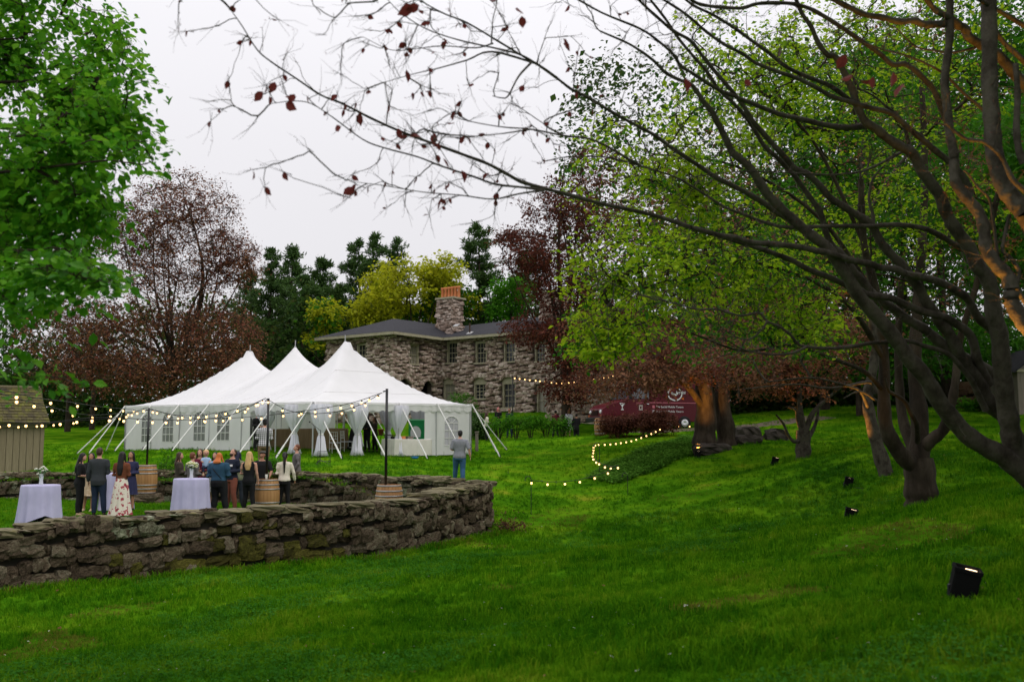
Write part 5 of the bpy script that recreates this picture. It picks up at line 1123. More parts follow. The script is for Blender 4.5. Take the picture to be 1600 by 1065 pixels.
# the thick trunk with a fork of five stems
mid_beech('beech with a thick short trunk forking into many upright stems on the slope', (1440, 797), 20,
    [([b(1442, 815, 20), b(1441, 800, 20), b(1440, 785, 20), b(1438, 755, 20), b(1436, 715, 20)], 64, 43), ([b(1436, 735, 20), b(1405, 706, 19.8), b(1385, 668, 19.6), b(1381, 620, 19.5), b(1381, 560, 19.4), b(1372, 470, 19), b(1350, 380, 18.5), b(1345, 280, 18)], 30, 9),
     ([b(1436, 725, 20), b(1437, 660, 20.1), b(1431, 598, 20.2), b(1430, 545, 20.2), b(1434, 480, 20.3), b(1440, 390, 20.5), b(1445, 280, 20.8), b(1440, 120, 21)], 32, 8), ([b(1434, 720, 20), b(1412, 660, 20.5), b(1405, 600, 20.6), b(1404, 530, 20.6), b(1408, 440, 20.6)], 20, 9),
     ([b(1440, 700, 20), b(1458, 685, 19.8), b(1474, 671, 19.7), b(1481, 650, 19.6), b(1489, 620, 19.5), b(1494, 585, 19.5), b(1500, 530, 19.4), b(1530, 430, 19), b(1560, 300, 18.5)], 22, 8), ([b(1434, 690, 19.6), b(1432, 662, 19.2), b(1422, 643, 19), b(1414, 627, 18.9), b(1400, 617, 18.8), b(1388, 609, 18.6), b(1383, 590, 18.5)], 9, 4),
     ([b(1381, 610, 19.5), b(1350, 580, 19), b(1300, 560, 18.5), b(1240, 540, 18), b(1160, 548, 17.5), b(1080, 520, 17)], 9, 2.5), ([b(1381, 560, 19.4), b(1320, 470, 18.5), b(1220, 420, 17.5), b(1100, 400, 16.8), b(980, 420, 16)], 10, 2), ([b(1372, 470, 19), b(1280, 340, 18), b(1150, 260, 17.5), b(1020, 240, 17)], 9, 2), ([b(1350, 380, 18.5), b(1270, 220, 18), b(1160, 110, 17.5)], 8, 2)],
    [EL(975, 440, 16.5, 95, 120, 2.2, .75), EL(960, 530, 16.5, 75, 40, 2.0, .35), EL(1080, 300, 17, 150, 170, 2.5, 1.35), EL(1130, 440, 17.5, 170, 90, 2.5, 1.0), EL(1200, 130, 18, 200, 130, 3, 1.3), EL(1400, 90, 19, 220, 120, 3, 1.1), EL(1380, 330, 20, 160, 120, 3, .7), EL(930, 260, 17, 60, 70, 2, .15), EL(1250, 500, 17.5, 120, 45, 2, .3)],
    1350, 26, .082, M['leaf_lime'], 301, mb='dark_bark', gap=-.02, second=(M['leaf_mid'], .25))
mid_beech('slender amber lit beech leaning left behind the thick forked one', (1385, 740), 27,
    [([b(1388, 750, 27), b(1383, 735, 27), b(1370, 692, 27), b(1360, 652, 27), b(1356, 618, 27.2), b(1366, 560, 27.3), b(1360, 480, 27.5), b(1345, 350, 28), b(1350, 220, 28)], 26, 8), ([b(1370, 615, 27), b(1362, 598, 27), b(1345, 598, 26.8), b(1325, 602, 26.5), b(1290, 606, 26), b(1240, 600, 25.5), b(1160, 608, 25)], 7, 2), ([b(1358, 640, 27), b(1345, 612, 26.7), b(1325, 603, 26.4), b(1270, 590, 26), b(1200, 596, 25)], 6, 2), ([b(1372, 628, 27), b(1352, 614, 26.6), b(1338, 612, 26.2), b(1318, 622, 25.9)], 5, 1.5),
     ([b(1360, 480, 27.5), b(1260, 420, 27), b(1150, 380, 26)], 8, 2), ([b(1345, 350, 28), b(1420, 240, 28), b(1520, 180, 28)], 8, 2)],
    [EL(1400, 200, 28, 230, 190, 4, 1.2), EL(1230, 380, 27, 190, 110, 3, .9), EL(1180, 520, 26, 150, 55, 2.5, .55), EL(1520, 400, 28, 120, 130, 3, .7)], 800, 26, .10, M['leaf_mid'], 302, second=(M['leaf_brown'], .3), spr=(.6, .55), gs=.8)
mid_beech('small beech with amber lit forked lower branches above the farthest uplight', (1255, 715), 35,
    [([b(1256, 722, 35), b(1255, 700, 35), b(1256, 672, 35)], 25, 22), ([b(1255, 678, 35), b(1243, 690, 34.8), b(1232, 680, 34.6), b(1224, 662, 34.4), b(1213, 648, 34)], 7, 3), ([b(1252, 672, 35), b(1246, 655, 34.9), b(1243, 640, 34.7), b(1230, 635, 34.5)], 7, 3), ([b(1256, 680, 35), b(1250, 640, 35), b(1248, 600, 35), b(1240, 540, 35)], 13, 4), ([b(1258, 676, 35), b(1270, 645, 35), b(1290, 625, 35), b(1320, 600, 35)], 11, 3), ([b(1260, 690, 35), b(1275, 660, 35.3), b(1280, 630, 35.5)], 8, 3)],
    [EL(1230, 570, 35, 130, 55, 3.5, 1), EL(1290, 520, 36, 110, 60, 3.5, .7), EL(1160, 560, 34, 90, 45, 3, .5)], 420, 30, .11, M['leaf_brown'], 303, second=(M['leaf_copper'], .3), spr=(.65, .6), gs=.8)
mid_beech('massive twin trunk copper beech washed in amber light beside the van', (1112, 697), 42,
    [([b(1100, 705, 42), b(1101, 680, 42), b(1103, 640, 42), b(1098, 590, 42), b(1092, 520, 42.3), b(1075, 420, 42.5), b(1060, 300, 43)], 42, 14), ([b(1135, 700, 42.6), b(1134, 670, 42.6), b(1128, 620, 42.6), b(1135, 560, 42.8), b(1150, 460, 43), b(1160, 330, 43)], 34, 12), ([b(1103, 640, 42), b(1060, 590, 41), b(1000, 575, 40)], 14, 4), ([b(1130, 610, 42.6), b(1180, 580, 42), b(1240, 575, 41)], 12, 4), ([b(1100, 600, 42), b(1040, 560, 40), b(980, 560, 38.5)], 10, 3)],
    [EL(1110, 545, 41, 190, 60, 5, 1.3), EL(1030, 560, 40, 130, 50, 4, .9), EL(980, 500, 42, 110, 90, 4, .7), EL(1130, 420, 43, 200, 110, 5, 1.0), EL(1060, 300, 44, 170, 130, 5, .8), EL(1000, 590, 39, 80, 28, 3, .4), EL(925, 600, 46, 60, 30, 3, .2), EL(1240, 470, 43, 130, 90, 4, .5)], 1300, 26, .115, M['leaf_brown'], 304, mb='dark_bark', name='copper_beech_tree', second=(M['leaf_copper'], .35), spr=(.75, .7), gs=1.0, flat=.6)
# taller trees on the hillside behind
for k, (u, v, Y, tv, lab, ml) in enumerate([(1347, 650, 56, 40, 'straight dark trunk rising through the leaves behind the slender beech', 'leaf_mid'), (1290, 652, 60, 150, 'hillside tree left of the straight dark trunk', 'leaf_dark'), (1480, 645, 64, -40, 'tall hillside tree behind the rusty stone wall', 'leaf_mid'), (1560, 640, 68, 20, 'hillside tree beside the grey shed', 'leaf_mid'), (1220, 652, 66, 200, 'hillside tree above the boulders', 'leaf_dark'), (1640, 650, 62, -60, 'tall tree beyond the right edge of the lawn', 'leaf_mid'), (1420, 640, 74, 60, 'farther hillside tree between the stems', 'leaf_dark'), (1130, 650, 70, 260, 'hillside tree behind the massive copper beech', 'leaf_dark')]):
    bl(lab, u, v, Y, tv, [EL(u, tv + 140, Y, 130, 130, 5, 1), EL(u - 40, tv + 330, Y, 140, 120, 5, .9), EL(u + 50, 540, Y - 2, 120, 50, 4, .45)], 420, 34, .28, M[ml], M['dark_bark'], 320 + k, trunk_r=.26, limbs=6, spr=(1.1, 1.0), name='hillside_tree', fork=.5, gs=1.3, group='tall trees on the hillside')

# ------------------------------------------------------------ the near beech: every limb that the photograph shows
def near_beech():
    p = np.array([6.9, 10.6, gz(6.9, 10.6)]); root = thing('beech_tree', 'near grey barked beech with long sweeping limbs and sparse burgundy leaves at the right', 'tree', p); t = Tree(401); r = t.rng
    t.limb([p - [0, 0, .4], p + [0, 0, -.05], p + [-.02, 0, .3], p + [-.08, 0, .75]], .52, .27, sides=16, pw=.7); t.limb([p + [0, 0, .3], at(1690, 660, 9.0), at(1615, 520, 7.8)], .20, .075, sides=12); t.limb([p + [0, 0, .4], at(1720, 560, 8.6), at(1650, 410, 7.8), at(1600, 330, 7.6)], .18, .075, sides=12)
    def Lm(pts, Y0, Y1, w0, w1, n=4, sides=9):
        q = np.array(pts, float); s = np.concatenate([[0], np.cumsum(np.linalg.norm(np.diff(q, axis=0), axis=1))]); s /= s[-1]; Ys = Y0 + (Y1 - Y0) * s
        P = np.array([at(u, v, y) for (u, v), y in zip(q, Ys)]); t.limb(P, w0 / 2 * Y0 / F_PX, w1 / 2 * Y1 / F_PX, smooth=n, sides=sides, pw=.58); return P
    # A: the great diagonal
    Lm([(1800, 835), (1770, 833), (1705, 812), (1650, 785), (1593, 735), (1567, 712), (1540, 698), (1512, 680), (1490, 656), (1469, 629), (1445, 588), (1420, 560), (1413, 549), (1388, 515), (1362, 485), (1341, 461), (1324, 431), (1306, 406), (1293, 387), (1268, 368), (1242, 346), (1216, 321), (1199, 303), (1180, 274), (1169, 259), (1145, 239), (1135, 218), (1120, 190), (1113, 176), (1099, 158), (1086, 139), (1078, 132), (1043, 116), (1020, 94), (985, 70), (940, 50)], 10.4, 7.4, 42, 3)
    # C: the dark central trunk
    Lm([(1795, 815), (1750, 800), (1670, 780), (1620, 755), (1593, 720), (1582, 691), (1578, 665), (1572, 635), (1568, 598), (1565, 560), (1561, 521), (1553, 493), (1550, 464), (1548, 450), (1540, 430), (1525, 412), (1514, 386), (1497, 363), (1480, 336), (1469, 306), (1456, 288), (1439, 265), (1426, 240), (1405, 228), (1384, 214), (1369, 201), (1352, 190), (1339, 165), (1332, 141), (1324, 124), (1315, 105), (1304, 88), (1293, 86), (1278, 66), (1267, 41), (1253, 21), (1240, -10)], 10.4, 8.0, 42, 6)
    Lm([(1352, 196), (1330, 199), (1298, 197), (1251, 186), (1216, 178), (1178, 163), (1146, 150), (1120, 139), (1084, 116), (1064, 103), (1053, 86), (1028, 64), (1000, 45), (940, 20), (880, -14)], 8.9, 6.8, 12, 3)
    Lm([(1428, 241), (1420, 224), (1414, 201), (1409, 190), (1401, 178), (1383, 165), (1365, 150), (1340, 138)], 9.1, 8.6, 9, 3)
    Lm([(1420, 232), (1395, 245), (1371, 258), (1345, 268), (1300, 273), (1240, 270), (1160, 268), (1090, 275)], 9.1, 7.6, 7, 1.5)
    # E, F: inner diagonals
    Lm([(1590, 690), (1570, 650), (1552, 639), (1538, 614), (1529, 596), (1516, 579), (1503, 560), (1495, 545), (1482, 519), (1469, 504), (1460, 487), (1446, 470), (1435, 449), (1424, 434), (1413, 418), (1396, 401), (1379, 382), (1373, 372), (1364, 355), (1356, 346), (1334, 333), (1311, 318), (1298, 310), (1282, 291), (1263, 273), (1242, 263), (1225, 244), (1208, 226), (1188, 203), (1178, 192), (1169, 178), (1160, 163), (1146, 145), (1120, 115), (1098, 88), (1079, 64), (1053, 49), (1028, 28), (1004, 6), (985, -15)], 10.2, 7.4, 27, 4)
    Lm([(1364, 355), (1364, 336), (1358, 312), (1362, 284), (1371, 269), (1383, 258)], 9.0, 8.8, 8, 2.5)
    Lm([(1570, 600), (1550, 584), (1520, 566), (1488, 549), (1461, 528), (1443, 513), (1416, 498), (1400, 485), (1379, 472), (1362, 457), (1345, 436), (1332, 421), (1324, 408), (1315, 397), (1306, 389), (1298, 380), (1289, 359), (1282, 333), (1267, 310), (1253, 291), (1240, 273), (1216, 248), (1195, 229), (1180, 205), (1169, 188), (1146, 161), (1124, 141), (1105, 113), (1085, 90), (1060, 60), (1040, 30), (1010, -8)], 10.0, 7.8, 21, 4)
    # B, D: the long low limbs that sweep out to the left
    Lm([(1556, 520), (1546, 511), (1529, 496), (1518, 478), (1508, 463), (1475, 444), (1446, 434), (1416, 428), (1398, 420), (1375, 418), (1360, 412), (1328, 406), (1298, 396), (1263, 389), (1244, 385), (1206, 381), (1169, 378), (1150, 371), (1122, 367), (1079, 355)], 9.8, 7.6, 17, 8)
    D = Lm([(1545, 600), (1527, 562), (1523, 543), (1516, 523), (1499, 509), (1475, 495), (1443, 487), (1413, 475), (1390, 465), (1356, 460), (1341, 452), (1322, 446), (1298, 434), (1263, 421), (1240, 408), (1212, 397), (1178, 385), (1146, 375), (1113, 365), (1079, 355), (1034, 340), (1000, 331), (940, 318), (880, 302), (820, 286), (794, 273), (762, 256), (730, 244), (684, 227), (632, 208), (580, 185), (535, 162), (502, 149), (463, 123), (424, 97), (402, 78), (379, 42), (363, 19)], 9.9, 5.7, 17, 1.4)
    D2 = Lm([(850, 297), (820, 293), (775, 288), (740, 276), (691, 260), (652, 245), (600, 231), (567, 218), (522, 185), (486, 162), (457, 158), (424, 162)], 7.0, 5.8, 5, 1.2)
    D3 = Lm([(850, 297), (810, 303), (770, 311), (720, 305), (660, 300), (600, 290), (552, 284)], 7.0, 6.0, 4, 1)
    # G, H
    Lm([(1540, 640), (1527, 613), (1518, 594), (1503, 575), (1488, 558), (1469, 547), (1443, 540), (1420, 532), (1388, 534), (1360, 536), (1338, 540), (1298, 544), (1257, 541), (1246, 536), (1235, 523), (1218, 510), (1199, 502), (1186, 489), (1160, 493), (1139, 489), (1120, 483), (1088, 483), (1066, 477), (1038, 470), (1000, 461), (950, 440), (905, 425)], 9.9, 7.6, 11, 1.6)
    Lm([(1262, 541), (1235, 552), (1200, 553), (1160, 545), (1130, 530), (1090, 535), (1040, 537)], 8.8, 8.2, 5, 1)
    Lm([(1199, 502), (1190, 515), (1175, 528), (1160, 530), (1140, 520), (1125, 510), (1122, 500)], 8.5, 8.2, 4, 1.2)
    H_ = Lm([(1516, 392), (1499, 386), (1465, 366), (1443, 357), (1405, 351), (1356, 353), (1300, 353), (1233, 355), (1197, 348), (1165, 336), (1131, 323), (1105, 306), (1081, 291), (1053, 276), (1000, 259), (950, 246), (890, 245), (850, 252)], 9.4, 7.2, 12, 1.6)
    # I and its forks against the sky
    I_ = Lm([(1240, 346), (1216, 333), (1195, 318), (1169, 303), (1146, 291), (1120, 278), (1101, 265), (1075, 248), (1045, 228), (1024, 212), (1000, 199), (959, 177), (925, 156), (895, 141), (875, 126), (850, 107), (827, 94), (779, 65), (730, 36), (697, 23), (665, 6), (650, -8)], 8.9, 6.2, 12, 1.6)
    Lm([(870, 122), (835, 98), (808, 84), (762, 73), (714, 62), (665, 45), (626, 20), (606, 0)], 7.0, 6.1, 5, 1.1); Lm([(840, 100), (769, 81), (730, 94), (684, 107), (649, 115), (603, 128)], 6.9, 6.0, 4.5, 1)
    Lm([(770, 68), (743, 75), (690, 72), (645, 77), (610, 78), (567, 58)], 6.5, 5.9, 3, .9); Lm([(830, 98), (810, 120), (794, 150), (783, 153), (770, 150)], 6.7, 6.4, 4.5, 1.5)
    Lm([(1000, 259), (930, 220), (880, 212), (830, 202), (780, 198), (720, 186), (690, 170)], 7.4, 6.2, 5, 1); Lm([(880, 212), (850, 190), (905, 168), (960, 150)], 7.0, 7.2, 4, 1.2); Lm([(830, 202), (790, 208), (740, 213), (700, 210)], 6.7, 6.2, 3, 1)
    # J and the top
    Lm([(1515, 305), (1512, 289), (1499, 269), (1482, 252), (1461, 235), (1439, 216), (1420, 201), (1394, 178), (1362, 169), (1334, 161), (1298, 150), (1272, 135), (1244, 122), (1212, 111), (1180, 98), (1160, 84), (1131, 69), (1105, 51), (1083, 32), (1064, 17), (1037, 0)], 9.0, 7.6, 14, 4)
    Lm([(1334, 161), (1298, 135), (1261, 120), (1229, 105), (1203, 84), (1175, 64), (1146, 43), (1113, 23), (1084, 9), (1060, -10)], 8.8, 7.8, 9, 4)
    Lm([(1484, 200), (1460, 143), (1448, 128), (1431, 111), (1413, 100), (1394, 101), (1375, 84), (1349, 66), (1324, 49), (1298, 32), (1272, 17), (1251, 9), (1225, 5), (1184, 6), (1158, 13), (1120, 11), (1098, 8), (1083, 2), (1070, -10)], 8.8, 7.6, 11, 5)
    Lm([(1620, 150), (1600, 130), (1587, 118), (1572, 99), (1553, 81), (1531, 69), (1512, 56), (1508, 45), (1488, 38), (1465, 38), (1443, 38), (1428, 32), (1405, 34), (1381, 28), (1351, 23), (1330, 13), (1311, 4), (1290, -8)], 8.4, 7.4, 22, 8)
    Lm([(1512, 50), (1484, 28), (1463, 17), (1450, 2), (1440, -12)], 8.0, 7.7, 14, 8); Lm([(1600, 40), (1575, 25), (1555, 14), (1530, 0), (1515, -10)], 8.0, 7.6, 9, 6); Lm([(1615, 110), (1590, 86), (1570, 68), (1556, 50)], 8.2, 8.0, 12, 7)
    Lm([(1550, 195), (1535, 171), (1506, 146), (1478, 118), (1450, 101), (1413, 86), (1384, 79), (1356, 69), (1330, 62)], 8.6, 7.9, 7, 2); Lm([(1523, 75), (1488, 82), (1460, 79), (1435, 75), (1420, 64), (1401, 45), (1385, 38)], 8.1, 7.7, 5, 2)
    # smooth grey stems catching the amber light
    Lm([(1615, 520), (1600, 503), (1591, 490), (1580, 470), (1580, 451), (1574, 431), (1561, 418), (1546, 399), (1540, 384), (1538, 359), (1531, 336), (1518, 318), (1503, 301), (1493, 284), (1491, 265), (1491, 246), (1488, 228), (1484, 209), (1480, 169), (1476, 131), (1480, 94), (1484, 56), (1484, 0)], 7.8, 7.9, 30, 12)
    Lm([(1600, 332), (1592, 322), (1578, 305), (1570, 293), (1559, 265), (1553, 237), (1551, 209), (1549, 180), (1546, 131), (1546, 75), (1545, 20), (1544, -20)], 7.6, 7.8, 32, 24)
    Lm([(1605, 301), (1582, 280), (1567, 248), (1553, 233), (1535, 221), (1512, 218), (1497, 209), (1478, 192)], 7.5, 7.4, 10, 5); Lm([(1600, 255), (1592, 235), (1588, 200), (1590, 150), (1587, 100)], 7.6, 7.6, 14, 9)
    Lm([(1560, 412), (1556, 380), (1552, 345), (1545, 310), (1530, 295), (1515, 275), (1506, 265)], 7.9, 7.9, 7, 3); Lm([(1625, 500), (1598, 466), (1589, 446), (1593, 425), (1580, 405), (1567, 392), (1568, 378), (1575, 345), (1578, 335)], 7.9, 7.8, 9, 5)
    # fine twigs
    lim = np.array(t.P); rad = np.array(t.rad); dirs = np.array(t.D); w_ = np.where(lim[:, 1] < 9.7, 1 / (rad + .012), 0); pr = w_ / w_.sum()
    i = r.choice(len(lim), 1150, p=pr); off = unit(dirs[i] * 1.5 + r.normal(0, .42, (1150, 3)) + np.array([0, -.05, .12])) * r.uniform(.12, .75, 1150)[:, None]
    t.grow(lim[i] + off, rtip=.0024, sides=4, up=.1, wobble=.045, expo=.42, rmax=.012, back=.5)
    C = np.array(t.tips); Dd = np.array(t.tipd); tw = t.twigs(C, Dd, 3, .20, r=.0016, sides=3, spread=.34)
    t.build(root, M['beech_bark'])
    # slim buds along the twigs, then the unfolded leaves one by one
    e = tw.reshape(-1, 3); e = e[r.random(len(e)) < .5]; crown_obj(root, [leaves(e, r.normal(0, .5, (len(e), 3)) + [-.6, -.2, .3], r.normal(0, 1, (len(e), 3)), r.uniform(.008, .02, len(e)), 'slim')], M['leaf_burgundy'], 'buds')
    lt, LT = LEAF_T['oval']; lv = [np_mesh('leaf', lt * [1, 1, .7 + .5 * k], [LT], M['leaf_burgundy']) for k in range(3)]
    ends = C[(C[:, 1] < 7.3) & (C[:, 0] < 1.0)]; k = r.choice(len(ends), min(150, len(ends)), replace=False)
    spots = [(q, .030 + .035 * r.random()) for q in ends[k]] + [(at(u, v, y), s) for u, v, y, s in ((357, 15, 5.7, .06), (411, 143, 5.8, .08), (430, 128, 5.8, .075), (446, 161, 5.8, .085), (421, 150, 5.8, .055), (460, 147, 5.8, .07), (562, 176, 6, .08), (553, 292, 6, .085), (692, 247, 6.3, .075), (721, 266, 6.3, .08), (765, 270, 6.4, .07), (680, 208, 6.2, .075), (622, 200, 6.1, .075), (693, 310, 6.2, .09), (635, 109, 6, .08), (645, 8, 5.4, .10), (808, 12, 5.6, .085), (815, 25, 5.6, .07), (880, 68, 6, .08), (1070, 122, 6, .09), (1164, 124, 6.2, .06), (1322, 85, 5.4, .09), (1333, 118, 5.4, .07), (1345, 127, 5.4, .07), (1395, 113, 5.4, .08), (1412, 130, 5.4, .10), (1365, 120, 5.5, .07), (880, 60, 5.9, .07), (700, 12, 5.6, .06), (526, 195, 5.9, .06), (655, 8, 5.4, .08), (1440, 2, 5.8, .09))]
    for q, s in spots:
        o = bpy.data.objects.new('leaf', lv[r.integers(3)]); COL.objects.link(o); o.parent = root; o.matrix_parent_inverse = wm(root).inverted(); o.location = q; o.scale = (s, s, s); o.rotation_euler = (math.pi + r.normal(0, .6) + 1.4, r.normal(0, .5), r.uniform(0, 6.28))
near_beech()

# ------------------------------------------------------------ the leafy tree reaching in from the left
def left_tree():
    p = np.array([-9.6, 9.5, gz(-9.6, 9.5)]); root = thing('linden_tree', 'broad leaved green tree hanging in from the left edge close to the camera', 'tree', p); t = Tree(501); r = t.rng
    top = p + [.5, 0, 12]; t.limb([p - [0, 0, .4], p + [0, 0, 3], p + [.3, 0, 7], top], .35, .10, sides=12)
    for e in (at(30, 60, 9), at(60, 210, 8.5), at(20, 330, 8.5), at(150, 430, 7.5), at(10, 470, 7.5), at(-40, 560, 7), at(170, 250, 7.5), at(150, 120, 8.8), at(90, -60, 9)):
        s = p + [.2, 0, np.clip(e[2] - p[2] - .6, 2, 9)]; t.limb([s, s * .55 + e * .45 + [0, 0, .25], e], .045, .008, sides=7)
    parts = [EL(10, 90, 9.5, 130, 130, 1.6, 1.5), EL(110, 30, 9.5, 85, 75, 1.2, .9), EL(0, 280, 9, 130, 110, 1.5, 1.5), EL(110, 150, 9, 70, 75, 1, .8), EL(110, 250, 8.2, 105, 50, 1, .7), EL(60, 350, 8.2, 110, 70, 1, .9), EL(20, 440, 8, 75, 40, .9, .25), EL(60, 410, 7.4, 130, 20, .6, .28), EL(190, 440, 6.8, 60, 14, .4, .10), EL(20, 530, 7, 55, 18, .5, .06), EL(70, 570, 6.6, 62, 12, .4, .05), EL(225, 240, 7.2, 38, 16, .4, .07), EL(195, 103, 8, 34, 10, .4, .05), EL(-150, 200, 8, 120, 260, 2, 1.0), EL(150, 330, 8, 60, 30, .7, .22), EL(40, 480, 7.2, 60, 20, .6, .08), EL(130, 432, 7, 90, 14, .5, .16), EL(20, 590, 6.5, 40, 14, .4, .04), EL(120, 590, 6.3, 36, 10, .3, .04), EL(170, 190, 8.6, 60, 40, .8, .35)]
    T = blob_points(r, 1150, parts, gs=.30, shell=.6, gap=-.12)
    t.grow(T, rtip=.0030, sides=5, up=-.05, rmax=.04); C = np.array(t.tips); D = np.array(t.tipd); t.twigs(C, D, 2, .3, r=.002); t.build(root, M['dark_bark'])
    V, LTs = spray(C, D, r, 17, .30, .26, .066, .6, droop=.4, kind='oval')
    nl = len(V) // 7; Vl = V.reshape(nl, 7, 3); c = Vl.mean(1); uu = c[:, 0] / c[:, 1] * F_PX + CX; vis = (uu > 0) & (uu < 330)
    sz = np.where(vis, 1 / c[:, 1], 0); big = np.argsort(-sz)[:290]; keep = np.ones(nl, bool); keep[big] = False
    T7 = LEAF_T['oval'][1]; Vk = Vl[keep]; crown_obj(root, [(Vk.reshape(-1, 3), (T7[None] + (np.arange(len(Vk)) * 7)[:, None, None]).reshape(-1, 3))], M['leaf_green'])
    lt = LEAF_T['oval'][0]; me = np_mesh('leaf', lt, [T7], M['leaf_green_part'])
    A7 = np.c_[lt, np.ones(7)]; P7 = np.linalg.pinv(A7)
    for i in big:
        X = P7 @ Vl[i]; o = bpy.data.objects.new('leaf', me); COL.objects.link(o); o.parent = root; o.matrix_parent_inverse = wm(root).inverted()
        o.matrix_basis = Matrix(((*X[:3, 0], X[3, 0]), (*X[:3, 1], X[3, 1]), (*X[:3, 2], X[3, 2]), (0, 0, 0, 1)))
M['leaf_green_part'] = mat('hanging_green_leaf', [(0.022, 0.12, 0.006), (0.065, 0.25, 0.012), (0.14, 0.37, 0.018), (0.25, 0.47, 0.03)], scale=.8, rough=.5, obj_rand=.6, trans=.45, spec=.25)
left_tree()

# unseen trees, added out of view to shade the slope and near lawn
for k, (x, y, h, rad) in enumerate([(15, 4, 15, 6), (18, 14, 16, 6), (21, 25, 16, 6.5), (10, -6, 15, 6), (24, 36, 16, 6.5), (27, 48, 17, 7), (9, 3, 15.5, 6.5)]):
    x0, y0 = (12, -1) if (x, y) == (9, 3) else (x, y)
    b0 = (x0, y0, gz(x0, y0)); broadleaf('added unseen shade tree standing %s' % ('level with the camera on the right', 'beside the largest uplight beyond the frame', 'right of the thick forked beech beyond the frame', 'behind the camera on the right', 'right of the slender lit beech beyond the frame', 'beyond the grey shed side of the hill', 'with a broad crown over the near slope')[k], b0, h, [((x, y, b0[2] + h * .72), (rad, rad, h * .24), 1), ((x + 1, y + 1, b0[2] + h * .55), (rad * .8, rad * .8, h * .16), .5)], 480, 38, .38, M['leaf_mid'], M['dark_bark'], 800 + k, trunk_r=.28, spr=(1.2, 1.1), name='added_shade_tree', group='unseen trees added to shade the near lawn', fork=.5)
# ------------------------------------------------------------ shrubs, ground cover, boulders
def shrub(p, w_, h, label, ml, seed, n=70, per=34, leaf=.09, name='shrub', open_=.25, group=None, stems=6, cat='shrub', dpt=None, spr=.28):
    root = thing(name, label, cat, p, 0, group); t = Tree(seed); r = t.rng; p = np.array(p, float); d = dpt or w_
    for k in range(stems):
        a = 6.283 * k / stems + r.uniform(-.3, .3); e = p + [math.cos(a) * w_ * .28, math.sin(a) * d * .28, h * r.uniform(.5, .8)]; t.limb([p + [math.cos(a) * .05, math.sin(a) * .05, -.05], p * .5 + e * .5 + [0, 0, .08 * h], e], .022, .010, sides=5)
    c = p + [0, 0, h * (open_ + (1 - open_) / 2)]; T = blob_points(r, n, [(c, (w_ / 2, d / 2, h * (1 - open_) / 2), 1)], gs=.3, shell=.45); t.grow(T, rtip=.005, sides=4, rmax=.02, K=5); t.build(root, M['dark_bark'], 'stems')
    crown_obj(root, [spray(np.array(t.tips), np.array(t.tipd), r, per, spr, spr, leaf, .3)], M[ml], 'crown')
for k, (u, w_, h, ml, lab) in enumerate([(779, 1.7, 1.5, 'leaf_shrub', 'leftmost green garden shrub next to the tent corner'), (806, 1.4, 1.55, 'leaf_shrub', 'second green garden shrub with reddish lower twigs'), (829, 1.5, 1.5, 'leaf_shrub', 'tall green garden shrub in the middle of the row'), (853, 1.5, 1.4, 'leaf_shrub', 'fourth green garden shrub below the bulb string'), (879, 1.2, 1.25, 'leaf_shrub', 'rightmost and smallest green garden shrub beside the black figure')]):
    shrub(on_ground(u, 688, 57), w_, h, lab, ml, 600 + k, open_=.36, n=46, per=26, leaf=.10, stems=9, group='green shrubs planted in a row by the house')
shrub(on_ground(720, 668, 65), 2.2, 2.6, 'clipped round bright green bush behind the tent eave', 'leaf_shrub', 610, n=130, name='round_bush', open_=.1, cat='bush')
shrub(on_ground(748, 690, 59), 1.3, 1.6, 'small dark conifer beside the tent corner', 'needle', 611, n=110, per=30, leaf=.12, name='small_conifer', open_=.02, cat='conifer')
shrub(on_ground(965, 683, 50), 2.1, 1.25, 'maroon barberry bush in front of the van bonnet', 'leaf_barberry', 612, n=190, leaf=.07, per=55, name='barberry_bush', open_=.12, cat='bush', dpt=1.5, spr=.25)
shrub(on_ground(1022, 684, 49.5), 2.8, 1.25, 'wider maroon barberry bush below the van lettering', 'leaf_barberry', 613, n=240, leaf=.07, per=55, name='barberry_bush', open_=.12, cat='bush', dpt=1.5, spr=.25)
q = at(262, 752, 33.6); shrub((q[0], q[1], PIT_Z), 1.1, 1.65, 'straggly green bush against the back wall beside the barrel', 'leaf_mid', 614, n=60, per=18, leaf=.075, name='climbing_bush', open_=.15, cat='bush', dpt=.8)
q = on_ground(795, 812, 27.2); shrub(q, 1.1, .3, 'dead brushwood lying at the end of the stone wall', 'leaf_barberry', 615, n=60, per=16, leaf=.05, name='brush_heap', open_=.05, cat='brushwood', dpt=.7)
q = on_ground(425, 733, 33.8); shrub(q, .9, .55, 'low green plant on the bank behind the flat cap man', 'leaf_shrub', 616, n=26, per=18, leaf=.09, name='low_plant', cat='plant')
for k, u in enumerate((1512, 1530, 1548)): shrub(on_ground(u, 645, 58), 1.0, .7, ('tuft of long leaves left below the rusty wall', 'green plant in the middle below the rusty wall', 'dry tinged plant right below the rusty wall')[k], ('leaf_shrub', 'leaf_mid', 'leaf_yellow')[k], 620 + k, n=24, per=20, leaf=.16, name='border_plant', cat='plant', group='border plants below the rusty wall')
